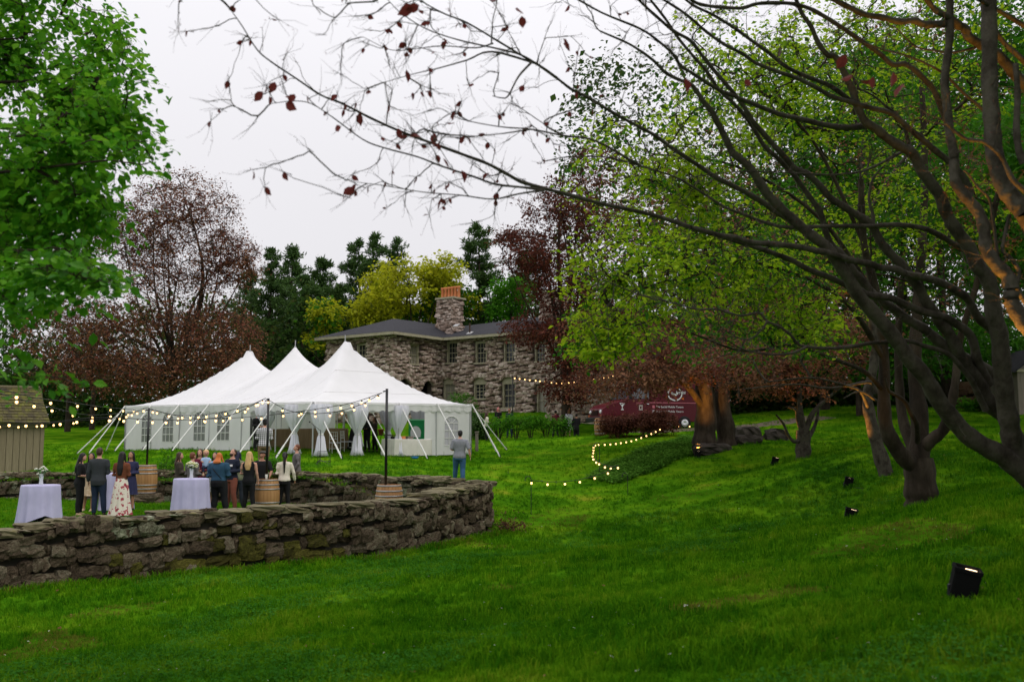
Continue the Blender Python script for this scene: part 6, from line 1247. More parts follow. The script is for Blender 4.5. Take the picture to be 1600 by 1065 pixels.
def ivy_bed():
    r = np.random.default_rng(9); poly = np.array([ray_ground(u, v)[:2] for u, v in ((918, 748), (945, 728), (985, 712), (1030, 696), (1075, 682), (1100, 692), (1095, 706), (1045, 726), (1000, 745), (960, 757))])
    lo, hi = poly.min(0), poly.max(0); P = r.uniform(lo, hi, (30000, 2)); P = P[in_poly(P[:, 0], P[:, 1], poly)]; P = P[:5200]
    z = ground_zs(P[:, 0], P[:, 1]); scatter('ivy', np.c_[P, z], r.uniform(1.5, 2.9, len(P)), [leaf_tuft('ivy_tuft', 9, 0.06, 0.06, 0.042, M['ivy'], s + 80) for s in range(3)])
M['ivy'] = blade_mat('ivy_leaf', [(0.035, 0.11, 0.012), (0.09, 0.23, 0.025), (0.16, 0.32, 0.045)])
ivy_bed()
M['boulder'] = mat('boulder', [(0.018, 0.014, 0.011), (0.045, 0.037, 0.029), (0.085, 0.07, 0.057)], scale=2, rough=.9, bump=.9, bscale=9)
def boulder(u, v, Y, s, label, seed):
    p = on_ground(u, v, Y); me = stone_mesh('boulder', M['boulder'], seed, round_=.5, rough=.10, n=4); o = bpy.data.objects.new('boulder', me); COL.objects.link(o); o.location = (p[0], p[1], p[2] + s[2] * .22); o.scale = s; o.rotation_euler = (0, 0, random.uniform(-.8, .8)); tag(o, label, 'boulder', 'boulders at the foot of the copper beech', 'thing')
for k, a in enumerate([(1112, 712, 40.5, (1.9, .7, .5), 'long flat boulder at the foot of the massive trunk'), (1165, 694, 43, (1.3, .8, .5), 'pale low boulder right of the massive trunk'), (1168, 668, 47, (1.1, .9, .8), 'tall dark boulder behind the pale low one'), (1212, 674, 47, (1.0, .9, .7), 'round boulder nearest the small lit beech')]): boulder(*a, 700 + k)
q = on_ground(745, 707, 48); pst = thing('wooden_post', 'short weathered wooden post beside the tent corner', 'post', q); MB().box((0, 0, .42), (.15, .15, .95)).build('post_shaft', M['siding_grey'], pst, bevel=.01); MB().box((0, 0, .92), (.19, .19, .06)).build('post_cap', M['siding_grey'], pst)
# ------------------------------------------------------------ people
SKIN = {'light': mat('light_skin', [(0.50, 0.27, 0.19)], rough=.55), 'tan': mat('tan_skin', [(0.36, 0.18, 0.11)], rough=.55), 'dark': mat('dark_skin', [(0.11, 0.055, 0.035)], rough=.5)}
HAIRM = {k: mat(k + '_hair', [c, tuple(x * 1.7 for x in c)], scale=14, rough=.5, stretch=(3, 3, .4), spec=.3) for k, c in {'black': (.008, .006, .006), 'brown': (.035, .018, .010), 'auburn': (.10, .032, .014), 'ginger': (.34, .095, .018), 'blond': (.42, .27, .12), 'pink': (.5, .10, .13), 'navy': (.010, .012, .03)}.items()}
_cl = {}
def cloth(name, c, c2=None, scale=12, **k):
    if name not in _cl: _cl[name] = mat(name, [c, c2 or tuple(x * 1.25 for x in c)], scale=scale, rough=.9, **k)
    return _cl[name]
M['eye'] = mat('eye', [(.01, .008, .008)], rough=.2); M['lip'] = mat('lip', [(.28, .08, .07)], rough=.5)
BLACK = cloth('black_cloth', (.007, .007, .008)); M['shoe_black'] = cloth('black_shoe', (.006, .006, .006))
ARMS = {'down': ((.235, -.02, 1.13), (.25, .05, .90)), 'front': ((.235, -.03, 1.13), (.10, .22, 1.10)), 'pocket': ((.26, -.07, 1.13), (.20, .05, .93)), 'cross': ((.22, .03, 1.13), (.02, .22, 1.17)), 'lean': ((.25, .10, 1.15), (.22, .30, 1.02)), 'out': ((.27, .0, 1.14), (.30, .10, .91)), 'face': ((.22, .10, 1.13), (.09, .17, 1.42)), 'swing': ((.26, -.10, 1.14), (.30, -.06, .91))}
def remesh(o, vx, it=6):
    m = o.modifiers.new('join', 'REMESH'); m.mode = 'VOXEL'; m.voxel_size = vx; m.use_smooth_shade = True
    s = o.modifiers.new('soften', 'SMOOTH'); s.factor = .5; s.iterations = it
def person(p, face, label, H=1.70, build=1.0, skin='light', hair='brown', style='short', top=BLACK, sleeve='long', bottom=BLACK, low='trousers', arms=('down', 'down'), shoe=None, hem=.86, look=(0, 0), sit=False, far=False, legs=None, group='guests standing in the sunken lawn', extra=None, hairlen=1.25, collar=None, mid=None):
    """Stands at p and faces the direction face (degrees, 0 = away from the camera, 90 = to the right)."""
    root = thing('person', label, 'person', p, -math.radians(face), group); k = H / 1.75; sx = k * build; S = lambda q: np.array([q[0] * sx, q[1] * sx, q[2] * k]); dz = 0.0
    vx = .030 if far else .015
    if not sit: root.rotation_euler = (random.uniform(-.025, .035), random.uniform(-.03, .03), -math.radians(face))
    def place_part(o): return o
    hipz = .92
    j1, j2, j3 = random.uniform(-.035, .035), random.uniform(-.05, .06), random.uniform(0, .04); LEG = legs or [((-.10 + j1 * .5, .03 + j2 * .4, .50), (-.115 - j3 + j1, -.01 + j2, .09)), ((.10 + j1 * .5, .015 - j2 * .3, .50), (.115 + j3 + j1, .01 - j2 * .6, .09))]
    if sit: LEG = [((-.11, .40, .86), (-.12, .42, .42)), ((.11, .40, .86), (.12, .42, .42))]
    yaw, pit = math.radians(look[0]), math.radians(look[1]); HR = Euler((-pit, 0, -yaw)).to_matrix(); hp = S((0, .015, 1.53)); hk = k * (1.0 if not far else 1.05)
    Hd = lambda x, y, z: np.array(HR @ Vector((x * hk, y * hk, z * hk))) + hp
    def torso(mb, g, z0, z1, slim=1.0):
        prof = [(.80, .165, .12, 0), (.92, .172, .128, -.01), (1.06, .142, .105, 0), (1.20, .156, .112, .005), (1.32, .175, .115, .0), (1.40, .178, .098, -.01), (1.455, .12, .075, -.012), (1.49, .062, .058, -.005)]
        zs = [q[0] for q in prof]; Z = [z0] + [z for z in zs if z0 < z < z1] + [z1]
        R = [[(np.interp(z, zs, [q[1] for q in prof]) + g) * sx * slim, (np.interp(z, zs, [q[2] for q in prof]) + g) * sx] for z in Z]
        mb.tube([S((0, np.interp(z, zs, [q[3] for q in prof]), z)) for z in Z], R, 14, flat=(0, 1, 0))
    def arm(mb, side, pose, g, upto=1.0, hand=True):
        e, w_ = ARMS[pose]; sh = S((side * .178, -.005, 1.405)); e = S((side * e[0], *e[1:])); w_ = S((side * w_[0], *w_[1:]))
        i0 = S((side * .11, -.005, 1.41)); P = [i0, sh, sh * .5 + e * .5, e, e * .5 + w_ * .5, w_]; R = [.050, .052, .046, .040, .038, .028]
        if upto < 1: n = 4 if upto > .5 else 3; P, R = P[:n], R[:n]
        mb.tube(P, [(r + g) * sx for r in R], 10)
        if hand:
            d = w_ - e; d = d / np.linalg.norm(d); n_ = np.array([side * -1.0, 0, 0.]); n_ = n_ - d * (n_ @ d); n_ /= np.linalg.norm(n_); c = np.cross(d, n_); h = k * 1.0
            mb.tube([w_ - d * .02, w_ + d * .035 * h, w_ + d * .085 * h], [[.026 * h, .017 * h], [.038 * h, .016 * h], [.036 * h, .013 * h]], 8, flat=tuple(n_))
            for j, ln in enumerate((.062, .074, .069, .052)):
                b = w_ + d * .075 * h + c * (j - 1.5) * .0195 * h; mb.tube([b, b + d * ln * .5 * h + n_ * .006, b + d * ln * .85 * h + n_ * .024 * h], [.0098 * h, .0092 * h, .008 * h], 6)
            b = w_ + d * .02 * h - c * .028 * h; mb.tube([b, b + d * .035 * h - c * .022 * h + n_ * .012, b + d * .062 * h - c * .020 * h + n_ * .024], [.012 * h, .011 * h, .009 * h], 6)
    def leg(mb, j, g, z1=.0):
        kn, an = LEG[j]; s = -1 if j == 0 else 1; hp_ = S((s * .085, 0, hipz)); kn, an = S(kn), S(an); P = [hp_, hp_ * .55 + kn * .45, kn, kn * .5 + an * .5 + [0, -.012, 0], an]
        mb.tube(P, [(r + g) * sx for r in (.088, .078, .056, .052, .036)], 10)
    b = MB(); torso(b, 0, .80, 1.49); [arm(b, s, a, 0) for s, a in zip((-1, 1), arms)]; [leg(b, j, 0) for j in (0, 1)]
    b.tube([S((0, -.01, 1.44)), S((0, 0, 1.50)), Hd(0, -.005, .06)], [.060 * sx, .052 * k, .052 * k], 10)
    b.ball(Hd(0, .0, .125), (.074 * hk, .090 * hk, .100 * hk), 14, 10)
    b.tube([Hd(0, .035, .10), Hd(0, .055, .055), Hd(0, .062, .018)], [.062 * hk, .054 * hk, .030 * hk], 10); b.tube([Hd(0, .085, .12), Hd(0, .103, .083), Hd(0, .085, .075)], [.009 * hk, .015 * hk, .012 * hk], 6)
    for s in (-1, 1): b.ball(Hd(s * .076, -.005, .10), (.012 * hk, .020 * hk, .030 * hk), 6, 5); an = S(LEG[0 if s < 0 else 1][1]); b.tube([an, an + [0, .02, -.05 * k], an + [0, .13 * k, -.068 * k]], [.036 * k, .036 * k, .022 * k], 8)
    bo = b.build('body', SKIN[skin], root); remesh(bo, vx, 4)
    if not far:
        for s in (-1, 1): MB().ball(Hd(s * .032, .084, .115), (.011, .007, .007), 6, 5).build('eye', M['eye'], root)
        MB().ball(Hd(0, .088, .052), (.022, .008, .007), 8, 5).build('mouth', M['lip'], root)
    # clothes
    t = MB(); torso(t, .016, hem, 1.47)
    if sleeve != 'none': [arm(t, s, a, .014, 1.0 if sleeve == 'long' else .6, False) for s, a in zip((-1, 1), arms)]
    to = t.build({'long': 'top', 'short': 'short_sleeved_top', 'none': 'sleeveless_top'}[sleeve], top, root); remesh(to, vx * 1.15, 3)
    if mid:
        t = MB(); torso(t, .022, mid[1], mid[2], 1.0); remesh(t.build('under_layer', mid[0], root), vx * 1.15, 3)
    if low == 'trousers':
        t = MB(); torso(t, .012, .80, 1.03); [leg(t, j, .016) for j in (0, 1)]; remesh(t.build('trousers', bottom, root), vx * 1.15, 3)
    else:
        z1 = {'skirt': .06, 'knee': .48}[low]; ph = random.uniform(0, 6)
        w2 = lambda a, u: 1 + u * .10 * math.sin(a * 9 + ph) + u * .06 * math.sin(a * 14)
        MB().lathe([(.145 * sx, 1.04 * k), (.175 * sx, .92 * k), (.20 * sx, .75 * k), (.225 * sx, .5 * k), (.255 * sx, (z1 + .2) * k) if low == 'skirt' else (.23 * sx, .49 * k), (.30 * sx if low == 'skirt' else .24 * sx, z1 * k)], 48, wob=w2).build('skirt', bottom, root, smooth=True)
    for j in (0, 1):
        an = S(LEG[j][1]); q = MB(); q.tube([an + [0, -.035 * k, -.02 * k], an + [0, .02 * k, -.045 * k], an + [0, .10 * k, -.062 * k], an + [0, .175 * k, -.068 * k]], [[.036 * k, .045 * k], [.044 * k, .046 * k], [.045 * k, .030 * k], [.030 * k, .020 * k]], 10); q.build('shoe', shoe or M['shoe_black'], root, smooth=True)
    # hair or headwear
    hm = HAIRM[hair]; h = MB()
    if style != 'bald': h.ball(Hd(0, -.018, .150), (.084 * hk, .094 * hk, .088 * hk), 14, 10); h.ball(Hd(0, -.045, .105), (.080 * hk, .072 * hk, .085 * hk), 12, 8)
    if style in ('long', 'bob', 'half'):
        z = {'long': hairlen, 'half': hairlen, 'bob': 1.46}[style]; q = S((0, -.125, z))
        h.tube([Hd(0, -.05, .16), Hd(0, -.075, .06), S((0, -.11, (1.50 + z) / 2 + .0)), q], [[.082 * hk, .050 * hk], [.088 * hk, .050 * hk], [.10 * sx, .042 * k], [.062 * sx, .022 * k]], 12, flat=(0, 1, 0))
        for s in (-1, 1): h.tube([Hd(s * .060, .0, .16), Hd(s * .082, .005, .07), S((s * .095, .01, 1.47)), S((s * .10, .03, max(z, 1.36)))], [.030 * hk, .026 * hk, .028 * hk, .012], 8)
    if style == 'bun': h.ball(Hd(0, -.10, .20), .045 * hk, 10, 8)
    if style == 'pony': h.tube([Hd(0, -.09, .15), Hd(0, -.13, .08), S((0, -.14, 1.42)), S((0, -.135, hairlen))], [.035, .045, .042, .015], 8)
    if style != 'bald': remesh(h.build('hair', hm, root), vx * 1.2, 4)
    if style == 'beard' or (extra and 'beard' in extra): MB().ball(Hd(0, .052, .040), (.058 * hk, .050 * hk, .048 * hk), 12, 8).build('beard', hm, root, smooth=True)
    if extra and 'cap' in extra:
        c = MB(); c.ball(Hd(0, .0, .185), (.105 * hk, .125 * hk, .048 * hk), 16, 8); c.ball(Hd(0, .10, .160), (.075 * hk, .055 * hk, .014 * hk), 12, 6); c.build('flat_cap', cloth('cap_tweed', (.04, .038, .035), (.10, .095, .085), 60), root, smooth=True)
    if extra and 'beanie' in extra: MB().ball(Hd(0, -.012, .160), (.090 * hk, .100 * hk, .088 * hk), 14, 8).build('beanie', BLACK, root, smooth=True)
    if extra and 'badge' in extra:
        q = S((-.085, .135, 1.28)); MB().box(q, (.085, .008, .055), rot=(.1, 0, .1)).build('name_badge', M['strap'], root)
    if extra and 'strap' in extra: MB().tube([S((-.15, -.06, 1.42)), S((-.04, -.14, 1.25)), S((.12, -.14, 1.02))], .012, 5).build('bag_strap', BLACK, root, smooth=True)
    if extra and 'watch' in extra:
        e, w_ = ARMS[arms[1]]; q = S(w_); MB().ball(q, (.035, .035, .018), 8, 6).build('wrist_watch', BLACK, root)
    return root
def pit(u, Y): p = at(u, 760, Y); return (p[0], p[1], PIT_Z)
def gnd(u, Y): p = at(u, 700, Y); return (p[0], p[1], gz(p[0], p[1]))
floral = mat('floral_skirt', [(.70, .64, .52), (.72, .66, .55), (.74, .68, .58), (.42, .07, .09), (.22, .03, .05)], scale=7, rough=.85, pos=[0, .4, .60, .68, 1], detail=2.0)
plaid = cloth('plaid_check', (.03, .035, .05), (.62, .62, .64), 1)
def make_plaid(m):
    n = m.node_tree.nodes; l = m.node_tree.links.new; b = n['Principled BSDF']; tc = n.new('ShaderNodeTexCoord'); prev = None
    outs = []
    for ax, sc_ in (('X', 95), ('Z', 95)):
        s = n.new('ShaderNodeSeparateXYZ'); l(tc.outputs['Object'], s.inputs[0]); q = n.new('ShaderNodeMath'); q.operation = 'MULTIPLY'; q.inputs[1].default_value = sc_; l(s.outputs[ax], q.inputs[0]); w_ = n.new('ShaderNodeMath'); w_.operation = 'SINE'; l(q.outputs[0], w_.inputs[0]); g = n.new('ShaderNodeMath'); g.operation = 'GREATER_THAN'; g.inputs[1].default_value = 0.1; l(w_.outputs[0], g.inputs[0]); outs.append(g.outputs[0])
    a = n.new('ShaderNodeMath'); a.operation = 'ADD'; l(outs[0], a.inputs[0]); l(outs[1], a.inputs[1]); d = n.new('ShaderNodeMath'); d.operation = 'MULTIPLY'; d.inputs[1].default_value = .5; l(a.outputs[0], d.inputs[0]); r = n.new('ShaderNodeValToRGB'); r.color_ramp.elements[0].color = (.65, .65, .66, 1); r.color_ramp.elements[1].color = (.012, .014, .02, 1); l(d.outputs[0], r.inputs[0]); l(r.outputs[0], b.inputs['Base Color'])
make_plaid(plaid)
BEIGE = cloth('beige_shoe', (.42, .30, .19)); NAVY = cloth('navy_denim', (.012, .022, .048)); CHAR = cloth('charcoal_wool', (.028, .032, .036)); RUST = cloth('rust_trouser', (.20, .065, .042)); DENIM = cloth('blue_denim_jacket', (.018, .055, .095)); CREAM = cloth('cream_jacket', (.62, .56, .47)); OLIVE = cloth('olive_vest', (.15, .16, .095)); GREY = cloth('grey_knit', (.11, .10, .10)); MAROON = cloth('maroon_knit', (.10, .008, .025)); BROWN = cloth('rust_brown_top', (.13, .040, .018)); JEANS = cloth('mid_blue_jeans', (.03, .085, .17)); TEE = cloth('heather_grey_tee', (.20, .205, .23)); TAUPE = cloth('dark_taupe_top', (.045, .036, .026)); NAVYT = cloth('navy_jacket', (.010, .014, .028)); SKYB = cloth('pale_blue_shirt', (.30, .42, .60)); TANP = cloth('tan_pattern', (.30, .19, .10), (.55, .45, .33), 18)
person(pit(124, 26.9), 70, 'woman in all black with long black hair and beige flats, face turned up', 1.66, 1.08, 'light', 'black', 'long', BLACK, 'short', arms=('front', 'front'), shoe=BEIGE, look=(20, 12), hairlen=1.18)
person(pit(154, 26.6), -4, 'man seen from behind in a charcoal blazer and navy trousers', 1.80, 1.10, 'light', 'brown', 'short', CHAR, 'long', NAVY, arms=('down', 'front'), hem=.80)
person(pit(140, 28.6), 175, 'dark haired woman in a tan patterned skirt hidden behind the blazer', 1.64, 1.0, 'tan', 'black', 'bob', BLACK, 'long', TANP, 'knee', arms=('front', 'front'), shoe=BEIGE)
person(pit(190, 26.5), 6, 'woman in a brown top and cream floral maxi skirt with long dark hair', 1.70, .98, 'tan', 'black', 'long', BROWN, 'long', floral, 'skirt', arms=('front', 'front'), hem=1.0, hairlen=1.12)
person(pit(203, 28.8), 185, 'woman in a navy dress mostly hidden by the floral skirt', 1.68, .95, 'tan', 'black', 'bob', cloth('navy_spot', (.02, .022, .06)), 'long', cloth('navy_spot', (.02, .022, .06)), 'knee', arms=('front', 'down'))
person(pit(281, 29.0), 72, 'woman in a dark taupe top with light brown hair behind the flower table', 1.66, 1.02, 'light', 'brown', 'long', TAUPE, 'long', BLACK, arms=('front', 'cross'), look=(15, 0), hairlen=1.30)
person(pit(301, 28.3), 28, 'person with short auburn hair and a grey cardigan by the flower vase', 1.66, 1.05, 'light', 'auburn', 'short', GREY, 'long', BLACK, arms=('front', 'front'))
person(pit(311, 30.3), 178, 'smiling woman in a maroon top holding a blond toddler', 1.74, .98, 'light', 'brown', 'long', MAROON, 'long', BLACK, arms=('front', 'cross'), hairlen=1.30)
person(pit(334, 30.8), 190, 'dark haired woman in a striped skirt half hidden by the denim jacket', 1.64, .95, 'light', 'black', 'long', SKYB, 'long', cloth('striped_skirt', (.05, .05, .06), (.6, .6, .6), 40), 'knee', arms=('front', 'front'))
person(pit(343, 27.2), 10, 'woman with bright ginger hair in a blue denim jacket seen from behind', 1.66, 1.36, 'light', 'ginger', 'bob', DENIM, 'long', BLACK, arms=('front', 'front'), hem=.95, extra=('strap',))
person(pit(361, 28.8), 205, 'bearded man in a navy jacket and rust trousers looking down', 1.76, 1.06, 'light', 'brown', 'short', NAVYT, 'long', RUST, arms=('front', 'front'), extra=('beard', 'badge'), look=(0, -22), shoe=cloth('grey_trainer', (.3, .28, .26)))
person(pit(373, 29.9), 12, 'person with navy covered hair and an olive vest behind the bearded man', 1.68, 1.0, 'light', 'navy', 'long', OLIVE, 'long', cloth('slate_trouser', (.02, .025, .035)), arms=('front', 'front'), hairlen=1.30)
person(pit(389, 27.8), 4, 'woman with long blond hair in black seen from behind by the barrel', 1.69, 1.02, 'light', 'blond', 'long', BLACK, 'none', BLACK, arms=('front', 'down'), hairlen=1.22)
person(pit(409, 28.9), 168, 'man in a black shirt and grey flat cap leaning over the barrel', 1.70, 1.12, 'tan', 'black', 'short', BLACK, 'short', BLACK, arms=('lean', 'lean'), look=(25, -20), extra=('cap',))
person(pit(444, 28.7), -8, 'woman in a cream jacket with a long black ponytail seen from behind', 1.66, 1.0, 'tan', 'black', 'pony', CREAM, 'long', BLACK, arms=('front', 'out'), hem=.90, hairlen=1.10)
q = at(463, 735, 32.4); person((q[0], q[1], q[2] - .90), -100, 'man in a grey sweater sitting on the back stone wall', 1.74, 1.06, 'light', 'auburn', 'short', GREY, 'long', BLACK, arms=('pocket', 'pocket'), sit=True, look=(-10, -8))
person(gnd(411, 33.9), -14, 'man in a black and white plaid shirt and dark beanie behind the flat cap man', 1.78, 1.08, 'light', 'black', 'short', plaid, 'long', cloth('khaki_trouser', (.16, .11, .06)), arms=('front', 'front'), extra=('beanie',), group='people on the upper lawn')
person(gnd(400, 41.0), 120, 'woman in black facing the plaid shirt near the tent', 1.62, 1.0, 'light', 'brown', 'bun', BLACK, 'long', BLACK, arms=('front', 'front'), group='people on the upper lawn')
person(gnd(717, 33.3), -4, 'man in a grey t-shirt and blue jeans walking towards the tent', 1.78, 1.16, 'light', 'black', 'short', TEE, 'short', JEANS, arms=('front', 'swing'), legs=[((-.10, .10, .52), (-.11, .16, .14)), ((.10, -.02, .50), (.11, -.14, .10))], extra=('watch',), group='people on the upper lawn')
F = dict(far=True, group='guests in the garden by the house')
person(gnd(900, 59), 10, 'figure in black standing on the lawn with back to the camera', 1.68, 1.05, 'tan', 'black', 'short', BLACK, 'long', BLACK, arms=('down', 'front'), hem=.70, **F)
person(gnd(760, 57), 60, 'woman with brown hair and a cream blouse beside the tent corner', 1.64, .95, 'light', 'brown', 'long', CREAM, 'long', BLACK, arms=('front', 'front'), **F)
person(gnd(796, 60), 200, 'man in dark navy between the garden shrubs', 1.78, 1.0, 'tan', 'black', 'short', NAVYT, 'long', NAVY, arms=('pocket', 'pocket'), **F)
person(gnd(778, 62), 160, 'person with pink hair behind the leftmost shrub', 1.68, 1.0, 'light', 'pink', 'bob', BLACK, 'long', BLACK, arms=('front', 'front'), **F)
person(gnd(868, 61), 20, 'person in a maroon top behind the right garden shrubs', 1.72, 1.05, 'tan', 'black', 'short', MAROON, 'long', BLACK, arms=('face', 'front'), **F)
person(gnd(888, 61.5), -10, 'woman in a white and black patterned dress behind the shrubs', 1.68, 1.05, 'light', 'auburn', 'bob', mat('spotted_dress', [(.75, .73, .80), (.7, .68, .75), (.03, .03, .04)], scale=7, rough=.85, pos=[0, .5, .62], detail=1.5), 'long', mat('spotted_skirt', [(.75, .73, .80), (.7, .68, .75), (.03, .03, .04)], scale=7, rough=.85, pos=[0, .5, .62], detail=1.5), 'knee', arms=('front', 'front'), **F)
G = dict(far=True, group='dark figures under the tent')
person(gnd(553, 44.2), 90, 'dark robed figure beside the drape in the tent', 1.70, 1.1, 'dark', 'black', 'long', BLACK, 'long', BLACK, 'skirt', arms=('front', 'front'), **G)
person(gnd(574, 44.4), 200, 'dark figure facing out of the tent', 1.66, 1.0, 'tan', 'black', 'bob', BLACK, 'long', BLACK, arms=('front', 'front'), **G)
person(gnd(586, 45.6), 240, 'seated looking dark figure behind the tent pole strap', 1.60, 1.05, 'tan', 'brown', 'long', TAUPE, 'long', BLACK, arms=('front', 'face'), **G)
def drink(person_at, face, label):
    a = -math.radians(face); x, y, z = .085, .30, 1.10; q = (person_at[0] + math.cos(a) * x - math.sin(a) * y, person_at[1] + math.sin(a) * x + math.cos(a) * y, person_at[2] + z)
    g = thing('drink_glass', label, 'glass', q, 0, 'drinks held by guests'); MB().lathe([(.0, 0), (.028, 0), (.034, .11), (.031, .11), (.026, .01)], 12).build('tumbler', M['glass'], g, smooth=True)
drink(pit(124, 26.9), 70, 'clear tumbler held by the woman all in black'); drink(pit(281, 29.0), 72, 'clear tumbler held by the woman in the taupe top'); drink(pit(361, 28.8), 205, 'clear tumbler held by the bearded man')
# the toddler on the smiling woman's arm
def toddler():
    m = at(322, 712, 29.95); root = thing('person', 'blond toddler in a pale blue shirt carried on an arm', 'person', (m[0], m[1], m[2] - .35), math.radians(200), 'guests standing in the sunken lawn'); s = 1.0
    b = MB(); b.tube([(0, 0, .0), (0, 0, .12), (0, 0, .26), (0, 0, .33)], [[.085, .075], [.09, .078], [.085, .065], [.035, .035]], 12, flat=(0, 1, 0)); b.ball((0, .005, .43), (.082, .09, .095), 12, 10); b.ball((0, .09, .415), .014, 6, 5)
    for q in (-1, 1):
        b.tube([(q * .07, 0, .28), (q * .13, .04, .20), (q * .09, .14, .17)], [.034, .028, .022], 8); b.tube([(q * .05, 0, .02), (q * .08, .13, .0), (q * .07, .12, -.18)], [.05, .043, .03], 8)
        for j in range(4): b.tube([(q * .09, .14, .165), (q * (.085 - .01 * j), .165, .16 - .004 * j), (q * (.08 - .01 * j), .185, .15)], [.012, .008, .006], 5)
    remesh(b.build('body', SKIN['light'], root), .013, 4)
    t = MB(); t.tube([(0, 0, -.01), (0, 0, .12), (0, 0, .26), (0, 0, .315)], [[.098, .088], [.102, .09], [.096, .076], [.045, .045]], 12, flat=(0, 1, 0))
    for q in (-1, 1): t.tube([(q * .06, 0, .285), (q * .11, .02, .235), (q * .13, .04, .20)], .042, 8)
    remesh(t.build('shirt', SKYB, root), .015, 3)
    t = MB(); [t.tube([(q * .04, 0, .03), (q * .08, .13, .0), (q * .07, .125, -.12)], [.075, .055, .042], 8) for q in (-1, 1)]; remesh(t.build('trousers', NAVY, root), .015, 3)
    h = MB(); h.ball((0, -.018, .465), (.090, .095, .080), 12, 8); remesh(h.build('hair', HAIRM['blond'], root), .015, 3)
    for q in (-1, 1): MB().ball((q * .03, .088, .435), (.010, .006, .008), 6, 5).build('eye', M['eye'], root); MB().tube([(q * .07, .12, -.18), (q * .07, .14, -.21), (q * .07, .19, -.22)], [.03, .03, .02], 8).build('shoe', BEIGE, root)
toddler()
# ------------------------------------------------------------ what stands in and before the tent
def draped_table(name, label, p, ang, sx, sy, h, m, seed):
    root = thing(name, label, 'table', p, ang); rr = random.Random(seed); n = 26; per = []
    for k in range(4):
        c = [(-sx, -sy), (sx, -sy), (sx, sy), (-sx, sy), (-sx, -sy)]; a, b_ = np.array(c[k]) / 2, np.array(c[k + 1]) / 2
        for f in np.linspace(0, 1, n, endpoint=False): per.append((a + (b_ - a) * f, (0, 1, 0)))
    P = np.array([q for q, _ in per]); o = P / (np.linalg.norm(P, axis=1)[:, None] + 1e-9); t = np.arange(len(P)); w_ = .028 * np.sin(t * 1.15) + .016 * np.sin(t * 2.3 + 1)
    rows = [np.c_[P * .0, np.full(len(P), h)], np.c_[P, np.full(len(P), h)], np.c_[P + o * .015, np.full(len(P), h - .04)], np.c_[P + o * (.03 + w_ * .5)[:, None], np.full(len(P), h * .55)], np.c_[P + o * (.045 + w_)[:, None], np.full(len(P), .03)]]
    G_ = np.array([np.vstack([r, r[:1]]) for r in rows]); MB().grid(G_).build('tablecloth', m, root, smooth=True)
    lg = MB(); [lg.box((x * sx * .42, y * sy * .4, h * .45), (.04, .04, h * .9)) for x in (-1, 1) for y in (-1, 1)]; lg.build('legs', M['black_metal'], root)
    return root
angE = math.atan2(T_N[1], T_N[0]); angL = math.atan2(-T_E[1], -T_E[0])
p = on_ground(636, 706, 43.4); draped_table('gift_table', 'cream draped table beside the green sign under the tent', (p[0], p[1], p[2]), angE, 2.2, .8, .74, M['cream_cloth'], 1)
tz = p[2] + .745
for k, (dx, w_, c, lab) in enumerate([(-.75, .26, 'black_metal', 'dark box on the draped table end'), (-.35, .3, 'terracotta', 'pinkish box in the middle of the draped table'), (.1, .34, 'siding_grey', 'grey box on the draped table before the green sign')]):
    bx = thing('gift_box', lab, 'box', (p[0] + T_N[0] * dx, p[1] + T_N[1] * dx, tz), angE, 'boxes on the draped table'); MB().box((0, 0, .05), (w_, .22, .10)).build('box_base', M[c], bx, bevel=.006); MB().box((0, 0, .108), (w_ + .01, .23, .02)).build('lid', M[c], bx, bevel=.004)
M['screen_green'] = mat('bright_green_board', [(0.01, 0.30, 0.09)], rough=.4); M['mint'] = mat('mint_edge', [(0.30, 0.85, 0.50)], rough=.4); M['white_paint'] = mat('white_paint', [(.78, .80, .80)], rough=.5); M['blue_plastic'] = mat('blue_plastic', [(.02, .18, .45)], rough=.4)
q = at(651, 690, 44.6); sg = thing('photo_backdrop', 'bright green framed board with a white scalloped shape standing behind the table', 'sign', (q[0], q[1], gz(q[0], q[1])), angE - .25)
MB().box((0, 0, 1.05), (.80, .05, .95)).build('board_face', M['screen_green'], sg)
f = MB(); f.box((0, -.04, 1.53), (.84, .06, .05)); f.box((.40, -.04, 1.05), (.09, .06, .95)); f.build('edge_frame', M['mint'], sg); MB().box((0, .0, .3), (.05, .05, .6)).build('stand', M['black_metal'], sg)
MB().prism([(-.24, -.2)] + [(.27 * math.cos(a) - .0, .0 + .30 * math.sin(a)) for a in np.linspace(math.pi * 1.0, 0, 13)] + [(.24, -.2)], (-.08, -.03, .95), (1, 0, 0), (0, 0, 1), (0, -1, 0), .02).build('white_fan', M['white_paint'], sg)
q = on_ground(648, 709, 41.6); bl_ = thing('bucket', 'small blue tub on the grass under the draped table', 'tub', q); MB().lathe([(.0, .0), (.13, .0), (.17, .10), (.155, .10), (.12, .02)], 14).build('tub_wall', M['blue_plastic'], bl_, smooth=True)
p = on_ground(480, 702, 46.0); draped_table('bar_table', 'long tan draped table at the back of the tent', p, angL, 4.6, .9, .95, M['tan_cloth'], 2)
p = on_ground(598, 700, 47.5); ft = thing('folding_table', 'bare folding table behind the tent pole with a terracotta plant pot', 'table', p, angE); MB().box((0, 0, .73), (1.5, .7, .04)).build('table_top', M['dark_wood'], ft)
for x in (-1, 1):
    for y in (-1, 1): MB().tube([(x * .6, y * .28, 0), (x * .35, y * .28, .72)], .014, 6).build('leg', M['black_metal'], ft)
